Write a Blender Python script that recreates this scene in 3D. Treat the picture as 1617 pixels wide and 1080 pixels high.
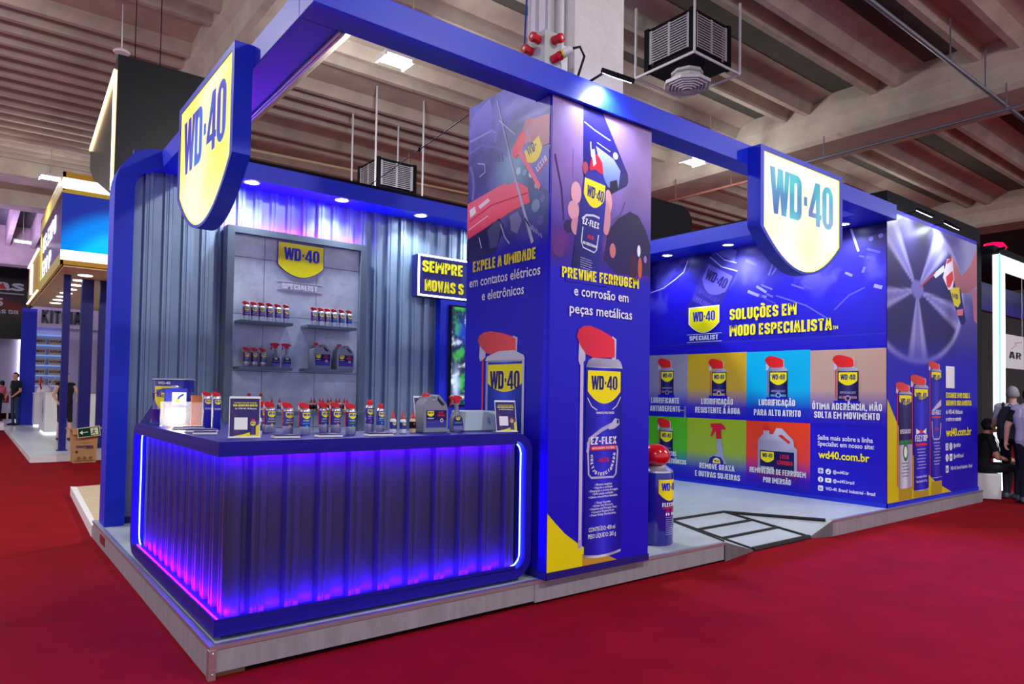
import bpy, bmesh, math, random
import numpy as np
from mathutils import Vector, Matrix, noise
from mathutils.geometry import tessellate_polygon
from mathutils.kdtree import KDTree

for o in list(bpy.data.objects):
    bpy.data.objects.remove(o, do_unlink=True)
SC = bpy.context.scene
COL = SC.collection
random.seed(7)

# ------------------------------------------------------------------ camera
cam = bpy.data.cameras.new('camera')
cam.sensor_width = 36.0
cam.lens = 1094.148 / 1617 * 36
cam.shift_y = (587.92 - 540) / 1617
cam.clip_end = 300
camo = bpy.data.objects.new('camera', cam)
COL.objects.link(camo)
def cam_axes(y, p, r):
    f = Vector((math.cos(y) * math.cos(p), math.sin(y) * math.cos(p), math.sin(p)))
    r0 = f.cross(Vector((0, 0, 1))).normalized()
    u0 = r0.cross(f)
    rt = math.cos(r) * r0 + math.sin(r) * u0
    up = -math.sin(r) * r0 + math.cos(r) * u0
    return rt, up, f
_r, _u, _f = cam_axes(0.9047406, 0.0295545, 0.0153947)
camo.matrix_world = Matrix(((_r.x, _u.x, -_f.x, 0), (_r.y, _u.y, -_f.y, 0), (_r.z, _u.z, -_f.z, 1.55), (0, 0, 0, 1)))
SC.camera = camo

# ------------------------------------------------------------------ world, exposure
W = bpy.data.worlds.new('hall_air')
SC.world = W
W.use_nodes = True
W.node_tree.nodes['Background'].inputs[0].default_value = (0.80, 0.80, 1.0, 1)
W.node_tree.nodes['Background'].inputs[1].default_value = 0.62
SC.view_settings.view_transform = 'Standard'
SC.view_settings.look = 'None'
SC.view_settings.exposure = 0.4
SC.view_settings.gamma = 1.0
SC.view_settings.use_curve_mapping = False
HALL_W = 180        # watts of each high-bay lamp of the hall
LED_E = 300          # emission of the counter's light strip

# ------------------------------------------------------------------ helpers
def lin(c):
    c = c / 255.0
    return c / 12.92 if c <= 0.04045 else ((c + 0.055) / 1.055) ** 2.4
def rgb(r, g, b):
    return (lin(r), lin(g), lin(b))

MATS = {}
def mat(name, col=(.5, .5, .5), rough=.5, metal=0.0, emit=None, es=0.0, bump=0.0, bscale=40.0,
        var=0.0, vscale=6.0, stretch=(1, 1, 1), coat=0.0, alpha=1.0, trans=0.0, ior=1.45, spec=.5):
    if name in MATS:
        return MATS[name]
    m = bpy.data.materials.new(name)
    m.use_nodes = True
    nt = m.node_tree
    b = nt.nodes['Principled BSDF']
    b.inputs['Base Color'].default_value = (*col, 1)
    b.inputs['Roughness'].default_value = rough
    b.inputs['Metallic'].default_value = metal
    b.inputs['Specular IOR Level'].default_value = spec
    b.inputs['Coat Weight'].default_value = coat
    b.inputs['Alpha'].default_value = alpha
    b.inputs['Transmission Weight'].default_value = trans
    b.inputs['IOR'].default_value = ior
    if emit:
        b.inputs['Emission Color'].default_value = (*emit, 1)
        b.inputs['Emission Strength'].default_value = es
    if bump or var:
        tc = nt.nodes.new('ShaderNodeTexCoord')
        mp = nt.nodes.new('ShaderNodeMapping')
        mp.inputs['Scale'].default_value = stretch
        nt.links.new(tc.outputs['Object'], mp.inputs['Vector'])
        if var:
            n = nt.nodes.new('ShaderNodeTexNoise')
            n.inputs['Scale'].default_value = vscale
            n.inputs['Detail'].default_value = 5
            n.inputs['Roughness'].default_value = .62
            nt.links.new(mp.outputs[0], n.inputs['Vector'])
            mx = nt.nodes.new('ShaderNodeMix')
            mx.data_type = 'RGBA'
            mx.inputs[6].default_value = (*[max(0, c * (1 - var)) for c in col], 1)
            mx.inputs[7].default_value = (*[min(1, c * (1 + var)) for c in col], 1)
            cr = nt.nodes.new('ShaderNodeMapRange')
            cr.inputs[1].default_value = .32
            cr.inputs[2].default_value = .68
            nt.links.new(n.outputs[0], cr.inputs[0])
            nt.links.new(cr.outputs[0], mx.inputs[0])
            nt.links.new(mx.outputs[2], b.inputs['Base Color'])
        if bump:
            n2 = nt.nodes.new('ShaderNodeTexNoise')
            n2.inputs['Scale'].default_value = bscale
            n2.inputs['Detail'].default_value = 4
            nt.links.new(mp.outputs[0], n2.inputs['Vector'])
            bp = nt.nodes.new('ShaderNodeBump')
            bp.inputs['Strength'].default_value = bump
            bp.inputs['Distance'].default_value = .01
            nt.links.new(n2.outputs[0], bp.inputs['Height'])
            nt.links.new(bp.outputs[0], b.inputs['Normal'])
    MATS[name] = m
    return m

def print_mat(name='printed_film', rough=.32):
    if name in MATS:
        return MATS[name]
    m = bpy.data.materials.new(name)
    m.use_nodes = True
    nt = m.node_tree
    a = nt.nodes.new('ShaderNodeVertexColor')
    a.layer_name = 'ink'
    b = nt.nodes['Principled BSDF']
    b.inputs['Roughness'].default_value = rough
    b.inputs['Specular IOR Level'].default_value = .25
    nt.links.new(a.outputs[0], b.inputs['Base Color'])
    MATS[name] = m
    return m

def wl(o):
    v = Vector((0, 0, 0))
    while o is not None:
        v += o.location
        o = o.parent
    return v

def tag(o, label=None, cat=None, group=None, kind=None):
    if label: o['label'] = label
    if cat: o['category'] = cat
    if group: o['group'] = group
    if kind: o['kind'] = kind
    return o

def thing(name, label, cat, loc=(0, 0, 0), group=None, rz=0.0):
    o = bpy.data.objects.new(name, None)
    o.empty_display_size = .1
    COL.objects.link(o)
    o.location = loc
    o.rotation_euler = (0, 0, rz)
    return tag(o, label, cat, group)

def link(name, me, mats, parent=None, smooth=False, off=True):
    if parent is not None and off:
        d = wl(parent)
        if d.length > 0:
            me.transform(Matrix.Translation(-d))
    if not isinstance(mats, (list, tuple)):
        mats = [mats]
    if len(me.materials) == 0:
        for m in mats:
            me.materials.append(m)
    if smooth:
        me.shade_smooth()
        if smooth != 'all':
            try:
                me.set_sharp_from_angle(angle=math.radians(40))
            except Exception:
                pass
    o = bpy.data.objects.new(name, me)
    COL.objects.link(o)
    o.parent = parent
    return o

def copy_tree(o, parent=None):
    c = o.copy()
    COL.objects.link(c)
    c.parent = parent
    for ch in list(o.children):
        copy_tree(ch, c)
    return c

class Fr:
    """a flat panel: origin, across (u), up (v), outward (n)"""
    def __init__(s, O, u, n, v=(0, 0, 1)):
        s.O, s.u, s.v, s.n = Vector(O), Vector(u), Vector(v), Vector(n)
    def p(s, a, b, d=0.0):
        return s.O + s.u * a + s.v * b + s.n * d

class MB:
    def __init__(s):
        s.v, s.f, s.m = [], [], []
    def add(s, vs, fs, m=0):
        k = len(s.v)
        s.v += [tuple(q) for q in vs]
        for f in fs:
            s.f.append(tuple(i + k for i in f))
            s.m.append(m)
        return s
    def box(s, x0, x1, y0, y1, z0, z1, m=0):
        if x0 > x1: x0, x1 = x1, x0
        if y0 > y1: y0, y1 = y1, y0
        if z0 > z1: z0, z1 = z1, z0
        return s.add([(x0, y0, z0), (x1, y0, z0), (x1, y1, z0), (x0, y1, z0), (x0, y0, z1), (x1, y0, z1), (x1, y1, z1), (x0, y1, z1)],
                     [(0, 3, 2, 1), (4, 5, 6, 7), (0, 1, 5, 4), (1, 2, 6, 5), (2, 3, 7, 6), (3, 0, 4, 7)], m)
    def fbox(s, fr, a0, a1, b0, b1, d0, d1, m=0):
        P = [fr.p(a, b, d) for d in (d0, d1) for b in (b0, b1) for a in (a0, a1)]
        fs = [(0, 1, 3, 2), (4, 6, 7, 5), (0, 4, 5, 1), (2, 3, 7, 6), (0, 2, 6, 4), (1, 5, 7, 3)]
        return s.add(P, fs, m)
    def prism(s, poly, fr, d0, d1, m=0, ms=None, holes=()):
        """2-D outline (with holes) extruded along the panel normal from d0 to d1"""
        rings = [list(poly)] + [list(h) for h in holes]
        pts = [q for r in rings for q in r]
        n = len(pts)
        tri = tessellate_polygon([[Vector((a, b, 0)) for a, b in r] for r in rings])
        vs = [fr.p(a, b, d0) for a, b in pts] + [fr.p(a, b, d1) for a, b in pts]
        k = len(s.v)
        s.v += [tuple(q) for q in vs]
        for t in tri:
            s.f.append((k + t[0], k + t[1], k + t[2])); s.m.append(m)
            s.f.append((k + n + t[2], k + n + t[1], k + n + t[0])); s.m.append(m)
        c = 0
        for r in rings:
            L = len(r)
            for i in range(L):
                j = (i + 1) % L
                s.f.append((k + c + i, k + c + j, k + n + c + j, k + n + c + i)); s.m.append(m if ms is None else ms)
            c += L
        return s
    def lathe(s, prof, n=24, c=(0, 0, 0), m=0, seg=None, close=True):
        """profile of (r, z); seg gives a material per profile segment"""
        vs, fs, mm = [], [], []
        for r, z in prof:
            for i in range(n):
                a = 2 * math.pi * i / n
                vs.append((c[0] + r * math.cos(a), c[1] + r * math.sin(a), c[2] + z))
        for j in range(len(prof) - 1):
            for i in range(n):
                k = (i + 1) % n
                fs.append((j * n + i, j * n + k, (j + 1) * n + k, (j + 1) * n + i))
                mm.append(seg[j] if seg else m)
        k0 = len(s.v)
        s.v += vs
        for f, q in zip(fs, mm):
            s.f.append(tuple(i + k0 for i in f)); s.m.append(q)
        if close:
            s.f.append(tuple(k0 + i for i in reversed(range(n)))); s.m.append(seg[0] if seg else m)
            t = (len(prof) - 1) * n
            s.f.append(tuple(k0 + t + i for i in range(n))); s.m.append(seg[-1] if seg else m)
        return s
    def tube(s, pts, r, n=8, m=0, caps=True):
        pts = [Vector(p) for p in pts]
        rr = r if isinstance(r, (list, tuple)) else [r] * len(pts)
        rings = []
        up = Vector((0, 0, 1))
        for i, p in enumerate(pts):
            t = (pts[min(i + 1, len(pts) - 1)] - pts[max(i - 1, 0)]).normalized()
            a = up if abs(t.dot(up)) < .95 else Vector((1, 0, 0))
            x = t.cross(a).normalized()
            y = x.cross(t)
            rings.append([p + (x * math.cos(2 * math.pi * k / n) + y * math.sin(2 * math.pi * k / n)) * rr[i] for k in range(n)])
        fs = []
        for i in range(len(pts) - 1):
            for k in range(n):
                q = (k + 1) % n
                fs.append((i * n + k, (i + 1) * n + k, (i + 1) * n + q, i * n + q))
        if caps:
            fs.append(tuple(range(n)))
            fs.append(tuple((len(pts) - 1) * n + k for k in reversed(range(n))))
        return s.add([q for r_ in rings for q in r_], fs, m)
    def build(s, name, mats, parent=None, smooth=False, bevel=0, fix=True, off=True):
        me = bpy.data.meshes.new(name)
        me.from_pydata(s.v, [], s.f)
        if fix:
            bm = bmesh.new(); bm.from_mesh(me)
            for i, f in enumerate(bm.faces): f.material_index = s.m[i]
            bmesh.ops.recalc_face_normals(bm, faces=bm.faces)
            bm.to_mesh(me); bm.free()
        else:
            me.polygons.foreach_set('material_index', s.m)
        o = link(name, me, mats, parent, smooth, off)
        if bevel:
            b = o.modifiers.new('edge', 'BEVEL')
            b.width = bevel; b.segments = 2; b.limit_method = 'ANGLE'; b.angle_limit = math.radians(40)
        return o

# ------------------------------------------------------------------ lettering
_gc = {}
def glyphs(text, bold=0.0):
    k = (text, bold)
    if k in _gc:
        return _gc[k]
    cu = bpy.data.curves.new('t', 'FONT')
    cu.body = text
    cu.size = 1.0
    cu.resolution_u = 2
    cu.offset = bold
    ob = bpy.data.objects.new('t', cu)
    COL.objects.link(ob)
    dg = bpy.context.evaluated_depsgraph_get()
    me = bpy.data.meshes.new_from_object(ob.evaluated_get(dg))
    V = [(v.co.x, v.co.y) for v in me.vertices]
    Fs = [tuple(p.vertices) for p in me.polygons]
    bpy.data.objects.remove(ob); bpy.data.curves.remove(cu); bpy.data.meshes.remove(me)
    x0 = min(v[0] for v in V); x1 = max(v[0] for v in V)
    V = [(v[0] - x0, v[1]) for v in V]
    _gc[k] = (V, Fs, x1 - x0)
    return _gc[k]

# condensed upper-case lettering drawn as heavy strokes (cap height 1)
def _a(cx, cy, rx, ry, a0, a1, n=5):
    return [(cx + rx * math.cos(math.radians(a0 + (a1 - a0) * i / n)), cy + ry * math.sin(math.radians(a0 + (a1 - a0) * i / n))) for i in range(n + 1)]
def _caps():
    t = .085           # half stroke: centre lines stay inside the cap box
    B, T, L, R_, M = t, 1 - t, t, .44 - t, .5
    r = .13; C = (L + R_) / 2
    O = _a(R_ - r, T - r, r, r, 90, 0) + _a(R_ - r, B + r, r, r, 0, -90) + _a(L + r, B + r, r, r, 270, 180) + _a(L + r, T - r, r, r, 180, 90) + [(R_ - r, T)]
    Cc = [(R_, .64)] + _a(R_ - r, T - r, r, r, 0, 90) + _a(L + r, T - r, r, r, 90, 180) + _a(L + r, B + r, r, r, 180, 270) + _a(R_ - r, B + r, r, r, 270, 360) + [(R_, .36)]
    Pb = [(L, T)] + _a(R_ - r, T - r, r, r, 90, 0) + _a(R_ - r, M - .02 + r, r, r, 0, -90) + [(L, M - .02)]
    S = [(R_, .68)] + _a(R_ - r, T - r, r, r, 0, 90) + _a(L + r, T - r, r, r, 90, 180) + _a(L + r, .62, r, .08, 180, 250) + _a(R_ - r, .38, r, .08, 70, 0) + _a(R_ - r, B + r, r, r, 0, -90) + _a(L + r, B + r, r, r, 270, 180) + [(L, .32)]
    G = {
        'A': (.47, [[(.07, 0), (.19, 1)], [(.28, 1), (.40, 0)], [(.18, T), (.29, T)], [(.12, .26), (.35, .26)]]),
        'B': (.45, [[(L, B), (L, T)] + _a(R_ - r, T - r, r, r, 90, 0) + _a(R_ - r, .52 + r, r, r, 0, -90) + [(L, .52)], [(L, .52)] + _a(R_ - r + .01, .52 - r, r, r, 90, 0) + _a(R_ - r + .01, B + r, r, r, 0, -90) + [(L - .0, B)]]),
        'C': (.44, [Cc]), 'D': (.45, [[(L, B), (L, T)] + _a(R_ - r, T - r, r, r, 90, 0) + _a(R_ - r, B + r, r, r, 0, -90) + [(L, B)]]),
        'E': (.38, [[(.36, T), (L, T), (L, B), (.36, B)], [(L, M), (.33, M)]]), 'F': (.37, [[(.36, T), (L, T), (L, 0)], [(L, M), (.33, M)]]),
        'G': (.45, [Cc[:-1] + [(R_, .48), (C, .48)]]), 'H': (.45, [[(L, 0), (L, 1)], [(R_, 0), (R_, 1)], [(L, M), (R_, M)]]), 'I': (.17, [[(L, 0), (L, 1)]]),
        'J': (.40, [[(.31, 1)] + _a(.31 - r, B + r, r, r, 0, -90) + _a(L + .1, B + r, .1, r, 270, 180) + [(L, .34)]]),
        'K': (.45, [[(L, 0), (L, 1)], [(R_ + .02, 1), (L + .02, .46)], [(L + .1, .56), (R_ + .03, 0)]]), 'L': (.36, [[(L, 1), (L, B), (.34, B)]]),
        'M': (.62, [[(L, 0), (L, 1)], [(.535, 0), (.535, 1)], [(L + .02, .97), (.31, .34)], [(.31, .34), (.515, .97)]]), 'N': (.49, [[(L, 0), (L, 1)], [(.405, 0), (.405, 1)], [(L + .03, .97), (.375, .03)]]),
        'O': (.44, [O]), 'P': (.44, [[(L, 0)] + Pb]), 'Q': (.44, [O, [(.26, .22), (.40, 0)]]), 'R': (.45, [[(L, 0)] + Pb, [(.24, .46), (.375, 0)]]),
        'S': (.44, [S]), 'T': (.40, [[(0, T), (.40, T)], [(.2, 0), (.2, T)]]), 'U': (.44, [[(L, 1)] + _a(L + r, B + r, r, r, 180, 270) + _a(R_ - r, B + r, r, r, 270, 360) + [(R_, 1)]]),
        'V': (.46, [[(.07, 1), (.19, 0)], [(.39, 1), (.27, 0)], [(.18, B), (.28, B)]]), 'W': (.66, [[(.06, 1), (.18, B), (.33, .85), (.48, B), (.60, 1)]]), 'X': (.46, [[(.07, 0), (.39, 1)], [(.07, 1), (.39, 0)]]),
        'Y': (.44, [[(.06, 1), (.22, .45), (.38, 1)], [(.22, .5), (.22, 0)]]), 'Z': (.40, [[(.03, T), (.34, T), (.06, B), (.37, B)]]),
        ',': (.15, [[(.075, .14), (.05, -.12)]]), '.': (.16, [[(.08, 0), (.08, .17)]]), '-': (.28, [[(.03, .42), (.25, .42)]]), ' ': (.20, []), ':': (.16, [[(.08, 0), (.08, .17)], [(.08, .5), (.08, .67)]]),
    }
    til = [(-.13, 1.12)] + [(-.065, 1.19), (.065, 1.12), (.13, 1.19)]
    acc = {'´': [(-.04, 1.08), (.07, 1.26)], '`': [(.04, 1.08), (-.07, 1.26)], '^': [(-.11, 1.08), (0, 1.22), (.11, 1.08)], '~': til, 'c': [(0, .0), (.03, -.12), (-.06, -.17)]}
    for ch, base, a in (('Á', 'A', '´'), ('À', 'A', '`'), ('Ã', 'A', '~'), ('É', 'E', '´'), ('Ê', 'E', '^'), ('Í', 'I', '´'), ('Ó', 'O', '´'), ('Ô', 'O', '^'), ('Õ', 'O', '~'), ('Ú', 'U', '´'), ('Ç', 'C', 'c')):
        w, st = G[base]
        G[ch] = (w, st + [[(w / 2 + x, y) for x, y in acc[a]]])
    return G
CAPS = _caps()
def stroke_caps(text, th):
    V, Fs = [], []
    x = 0.0
    for ch in text:
        w, st = CAPS[ch]
        for pl in st:
            n = len(pl); k = len(V)
            tk = th * (.78 if n == 2 and abs(pl[0][0] - pl[1][0]) > .05 and abs(pl[0][1] - pl[1][1]) > .2 and ch not in 'AVÁÀÃ' else 1)
            closed = n > 3 and math.dist(pl[0], pl[-1]) < 1e-6
            for i, (a, b) in enumerate(pl):
                p = pl[i - 1] if i > 0 else (pl[-2] if closed else pl[0])
                q = pl[i + 1] if i < n - 1 else (pl[1] if closed else pl[-1])
                d1 = (a - p[0], b - p[1]); d2 = (q[0] - a, q[1] - b)
                l1 = math.hypot(*d1) or 0; l2 = math.hypot(*d2) or 0
                u1 = (d1[0] / l1, d1[1] / l1) if l1 > 1e-9 else (d2[0] / l2, d2[1] / l2)
                u2 = (d2[0] / l2, d2[1] / l2) if l2 > 1e-9 else u1
                nx, ny = -(u1[1] + u2[1]), u1[0] + u2[0]
                L = math.hypot(nx, ny) or 1
                nx, ny = nx / L, ny / L
                c = max(.45, nx * -u1[1] + ny * u1[0])
                h = tk / 2 / c
                V += [(x + a + nx * h, b + ny * h), (x + a - nx * h, b - ny * h)]
            for i in range(n - 1):
                Fs.append((k + 2 * i, k + 2 * i + 1, k + 2 * i + 3, k + 2 * i + 2))
        x += w + (.085 if ch != ' ' else 0)
    return V, Fs, x - .085
CAPH = None
def text_geo(text, u0, u1, vb, capheight, bold=0.02):
    """lettering squeezed to run from u0 to u1, base line vb"""
    if all(ch in CAPS for ch in text):
        V, Fs, w = stroke_caps(text, .185 if bold >= .035 else .165 if bold >= .015 else .135)
        sx = (u1 - u0) / w
        return [(u0 + a * sx, vb + b * capheight) for a, b in V], Fs
    bold = min(bold, .028)
    global CAPH
    if CAPH is None:
        V, _, _ = glyphs('H', 0.0)
        CAPH = max(v[1] for v in V)
    V, Fs, w = glyphs(text, bold)
    sx = (u1 - u0) / w
    sy = capheight / CAPH
    return [(u0 + a * sx, vb + b * sy) for a, b in V], Fs
def text(fr, s, u0, u1, vb, cap, m, parent, bold=.02, d=.003, name='lettering', slope=0.0, thick=0.0):
    V, Fs = text_geo(s, u0, u1, vb, cap, bold)
    me = bpy.data.meshes.new(name)
    me.from_pydata([fr.p(a, b + slope * (a - u0), d) for a, b in V], [], Fs)
    o = link(name, me, m, parent)
    if thick:
        q = o.modifiers.new('depth', 'SOLIDIFY'); q.thickness = thick; q.offset = 0
    return o

# ------------------------------------------------------------------ the round-cornered number logo
def arc(cx, cy, r, a0, a1, n=6, ry=None):
    ry = r if ry is None else ry
    return [(cx + r * math.cos(math.radians(a0 + (a1 - a0) * i / n)), cy + ry * math.sin(math.radians(a0 + (a1 - a0) * i / n))) for i in range(n + 1)]
def stadium(x0, x1, y0, y1, ry=None, n=6):
    r = (x1 - x0) / 2
    c = (x0 + x1) / 2
    ry = r if ry is None else ry
    return arc(c, y1 - ry, r, 0, 180, n, ry) + arc(c, y0 + ry, r, 180, 360, n, ry)
LOGO = [
    ([(0, 1), (.2, 1), (.255, .50), (.31, 1), (.513, 1), (.555, .50), (.60, 1), (.79, 1), (.655, 0), (.465, 0), (.40, .45), (.32, 0), (.16, 0)], []),
    ([(.79, 0), (.79, 1)] + arc(1.09, .80, .2, 90, 0) + arc(1.09, .2, .2, 0, -90), [stadium(.985, 1.095, .17, .83)]),
    ([(1.387, .39), (1.527, .39), (1.527, .59), (1.387, .59)], []),
    ([(1.885, 1), (2.1, 1), (2.1, .29), (2.165, .29), (2.165, .175), (2.1, .175), (2.1, 0), (1.92, 0), (1.92, .175), (1.59, .175), (1.59, .29)], [[(1.92, .29), (1.92, .64), (1.77, .29)]]),
    (stadium(2.195, 2.705, 0, 1.01, None, 8), [stadium(2.395, 2.505, .13, .87)]),
]
LOGO_W = 2.705
def logo_tris():
    V, Fs = [], []
    for outer, holes in LOGO:
        rings = [outer] + holes
        k = len(V)
        V += [q for r in rings for q in r]
        for t in tessellate_polygon([[Vector((a, b, 0)) for a, b in r] for r in rings]):
            Fs.append(tuple(i + k for i in t))
    return V, Fs
LOGO_V, LOGO_F = logo_tris()
def logo_geo(u0, u1, v0, v1):
    return [(u0 + a / LOGO_W * (u1 - u0), v0 + b * (v1 - v0)) for a, b in LOGO_V], LOGO_F
def shield_pts(w, hs=.492, hb=.238, n=20):
    """outline of the emblem, top centre at 0,0"""
    bot = []
    for i in range(n + 1):
        x = w / 2 - w * i / n
        bot.append((x, -w * (hs + hb * (1 - (2 * x / w) ** 2))))
    return [(-w / 2, 0), (w / 2, 0)] + bot
def shield_strip(w, hs=.492, hb=.238, n=20):
    V, Fs = [], []
    for i in range(n + 1):
        x = -w / 2 + w * i / n
        V += [(x, 0), (x, -w * (hs + hb * (1 - (2 * x / w) ** 2)))]
    for i in range(n):
        Fs.append((2 * i, 2 * i + 1, 2 * i + 3, 2 * i + 2))
    return V, Fs

# ------------------------------------------------------------------ flat print: layered ink on a panel
class Ink:
    def __init__(s, fr, d0=.0015, dl=.00012):
        s.fr, s.d, s.dl = fr, d0, dl
        s.v, s.f, s.c = [], [], []
    def tri(s, V, Fs, col):
        k = len(s.v)
        for a, b in V:
            s.v.append(tuple(s.fr.p(a, b, s.d)))
            s.c.append(col(a, b) if callable(col) else col)
        s.f += [tuple(i + k for i in f) for f in Fs]
        s.d += s.dl
        return s
    def poly(s, pts, col, holes=()):
        rings = [list(pts)] + [list(h) for h in holes]
        V = [q for r in rings for q in r]
        return s.tri(V, tessellate_polygon([[Vector((a, b, 0)) for a, b in r] for r in rings]), col)
    def rect(s, a0, a1, b0, b1, col):
        return s.tri([(a0, b0), (a1, b0), (a1, b1), (a0, b1)], [(0, 1, 2, 3)], col)
    def grid(s, a0, a1, b0, b1, na, nb, colfn):
        """colfn gets arrays U, V and returns colours (nb+1, na+1, 3)"""
        ua = np.linspace(a0, a1, na + 1); vb = np.linspace(b0, b1, nb + 1)
        U, Vv = np.meshgrid(ua, vb)
        Cc = np.clip(colfn(U, Vv), 0, 1).reshape(-1, 3)
        k = len(s.v)
        s.v += [tuple(s.fr.p(a, b, s.d)) for a, b in zip(U.ravel().tolist(), Vv.ravel().tolist())]
        s.c += [tuple(q) for q in Cc.tolist()]
        n1 = na + 1
        s.f += [(k + j * n1 + i, k + j * n1 + i + 1, k + (j + 1) * n1 + i + 1, k + (j + 1) * n1 + i) for j in range(nb) for i in range(na)]
        s.d += s.dl
        return s
    def line(s, pts, w, col):
        V, Fs = [], []
        n = len(pts)
        for i, (a, b) in enumerate(pts):
            p, q = pts[max(i - 1, 0)], pts[min(i + 1, n - 1)]
            tx, ty = q[0] - p[0], q[1] - p[1]
            L = math.hypot(tx, ty) or 1
            ww = w[i] if isinstance(w, (list, tuple)) else w
            V += [(a - ty / L * ww / 2, b + tx / L * ww / 2), (a + ty / L * ww / 2, b - tx / L * ww / 2)]
        for i in range(n - 1):
            Fs.append((2 * i, 2 * i + 1, 2 * i + 3, 2 * i + 2))
        return s.tri(V, Fs, col)
    def disc(s, cx, cy, r, col, n=20, ry=None):
        return s.poly([(cx + r * math.cos(2 * math.pi * i / n), cy + (ry or r) * math.sin(2 * math.pi * i / n)) for i in range(n)], col)
    def logo(s, cx, top, w, yel, blu, hs=.492, hb=.238, lw=.775, ring=None):
        if ring:
            V, Fs = shield_strip(w * 1.07, hs, hb)
            s.tri([(cx + a, top + .035 * w + b) for a, b in V], Fs, ring)
        V, Fs = shield_strip(w, hs, hb)
        s.tri([(cx + a, top + b) for a, b in V], Fs, yel)
        h = .286 * w * (lw / .775)
        V, Fs = logo_geo(cx - lw * w / 2, cx + lw * w / 2, top - .11 * w - h, top - .11 * w)
        return s.tri(V, Fs, blu)
    def text(s, t, u0, u1, vb, cap, col, bold=.02):
        V, Fs = text_geo(t, u0, u1, vb, cap, bold)
        return s.tri(V, Fs, col)
    def build(s, name, parent, m=None, off=True):
        me = bpy.data.meshes.new(name)
        me.from_pydata(s.v, [], s.f)
        at = me.color_attributes.new('ink', 'FLOAT_COLOR', 'POINT')
        arr = np.ones((len(s.v), 4), np.float32)
        arr[:, :3] = np.array(s.c, np.float32)
        at.data.foreach_set('color', arr.ravel())
        return link(name, me, m or print_mat(), parent, off=off)

# ------------------------------------------------------------------ materials
M_carpet = mat('red_carpet', rgb(128, 5, 20), .95, bump=.5, bscale=260, var=.14, vscale=2.2, spec=.1)
M_conc = mat('painted_concrete', rgb(182, 172, 160), .85, bump=.25, bscale=9, var=.16, vscale=1.6)
M_roof = mat('fibre_cement_roof', rgb(84, 86, 82), .9, var=.18, vscale=1.1)
M_colw = mat('rough_white_plaster', rgb(214, 210, 214), .9, bump=1.0, bscale=26, var=.06)
M_blue = mat('blue_laminate', rgb(0, 36, 205), .45, var=.05, vscale=3)
M_navy = mat('dark_blue_laminate', rgb(22, 18, 120), .45)
M_print_blue = mat('blue_printed_film', rgb(30, 20, 198), .35, spec=.25)
M_counter = mat('counter_blue_laminate', rgb(20, 14, 140), .45, spec=.3)
M_corr = mat('grey_blue_metal_sheet', rgb(128, 148, 172), .36, metal=.55, var=.06, vscale=3)
M_corr_c = mat('counter_metal_sheet', rgb(62, 62, 84), .38, metal=.45, var=.05)
M_vinyl = mat('grey_vinyl_floor', rgb(172, 180, 190), .30, var=.10, vscale=1.7, stretch=(1, 2.5, 1))
M_clad = mat('grey_wood_cladding', rgb(146, 140, 150), .55, var=.12, vscale=5, stretch=(3, 3, .5))
M_alu = mat('aluminium', rgb(205, 206, 212), .32, metal=.85)
M_black = mat('black_paint', (.006, .006, .011), .7, spec=.12)
M_dark = mat('black_fabric', (.012, .012, .016), .75)
M_rubber = mat('black_rubber', (.01, .01, .012), .8)
M_white = mat('white_gloss', rgb(235, 236, 240), .35)
M_wpaint = mat('white_paint', rgb(222, 222, 226), .5)
M_grey_frame = mat('grey_blue_frame', rgb(98, 112, 128), .5)
M_tile = mat('grey_stone_tile', rgb(188, 199, 213), .55, bump=.12, bscale=30, var=.20, vscale=4.5)
M_grout = mat('dark_grout', rgb(92, 92, 90), .8)
M_yel_ink = mat('yellow_ink', rgb(246, 234, 14), .4)
M_white_ink = mat('white_ink', rgb(240, 240, 246), .4)
M_blue_ink = mat('blue_ink', rgb(38, 36, 190), .4)
M_lamp = mat('lamp_glow', (1, 1, 1), .5, emit=(1.0, .97, .93), es=14)
M_lampc = mat('downlight_glow', (1, 1, 1), .5, emit=(.86, .95, 1.0), es=18)
M_darkgap = mat('shadow_gap', (.004, .004, .01), .8)
YEL = rgb(246, 234, 14); BLU = rgb(30, 34, 170); WHT = rgb(240, 240, 246); NAVY = rgb(24, 22, 92); RED = rgb(226, 42, 48)

def area(name, loc, sx, sy, w, col, rot, parent=None, spread=math.pi):
    L = bpy.data.lights.new(name, 'AREA')
    L.shape = 'RECTANGLE'; L.size = sx; L.size_y = sy; L.energy = w; L.color = col; L.spread = spread
    o = bpy.data.objects.new(name, L); COL.objects.link(o)
    o.parent = parent
    o.location = Vector(loc) - (wl(parent) if parent else Vector())
    o.rotation_euler = rot
    return o
def spot(name, loc, target, w, col, ang, blend=.6, size=.04, parent=None):
    L = bpy.data.lights.new(name, 'SPOT')
    L.energy = w; L.color = col; L.spot_size = math.radians(ang); L.spot_blend = blend; L.shadow_soft_size = size
    o = bpy.data.objects.new(name, L); COL.objects.link(o)
    o.parent = parent
    o.location = Vector(loc) - (wl(parent) if parent else Vector())
    o.rotation_euler = (Vector(target) - Vector(loc)).to_track_quat('-Z', 'Y').to_euler()
    return o

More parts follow.
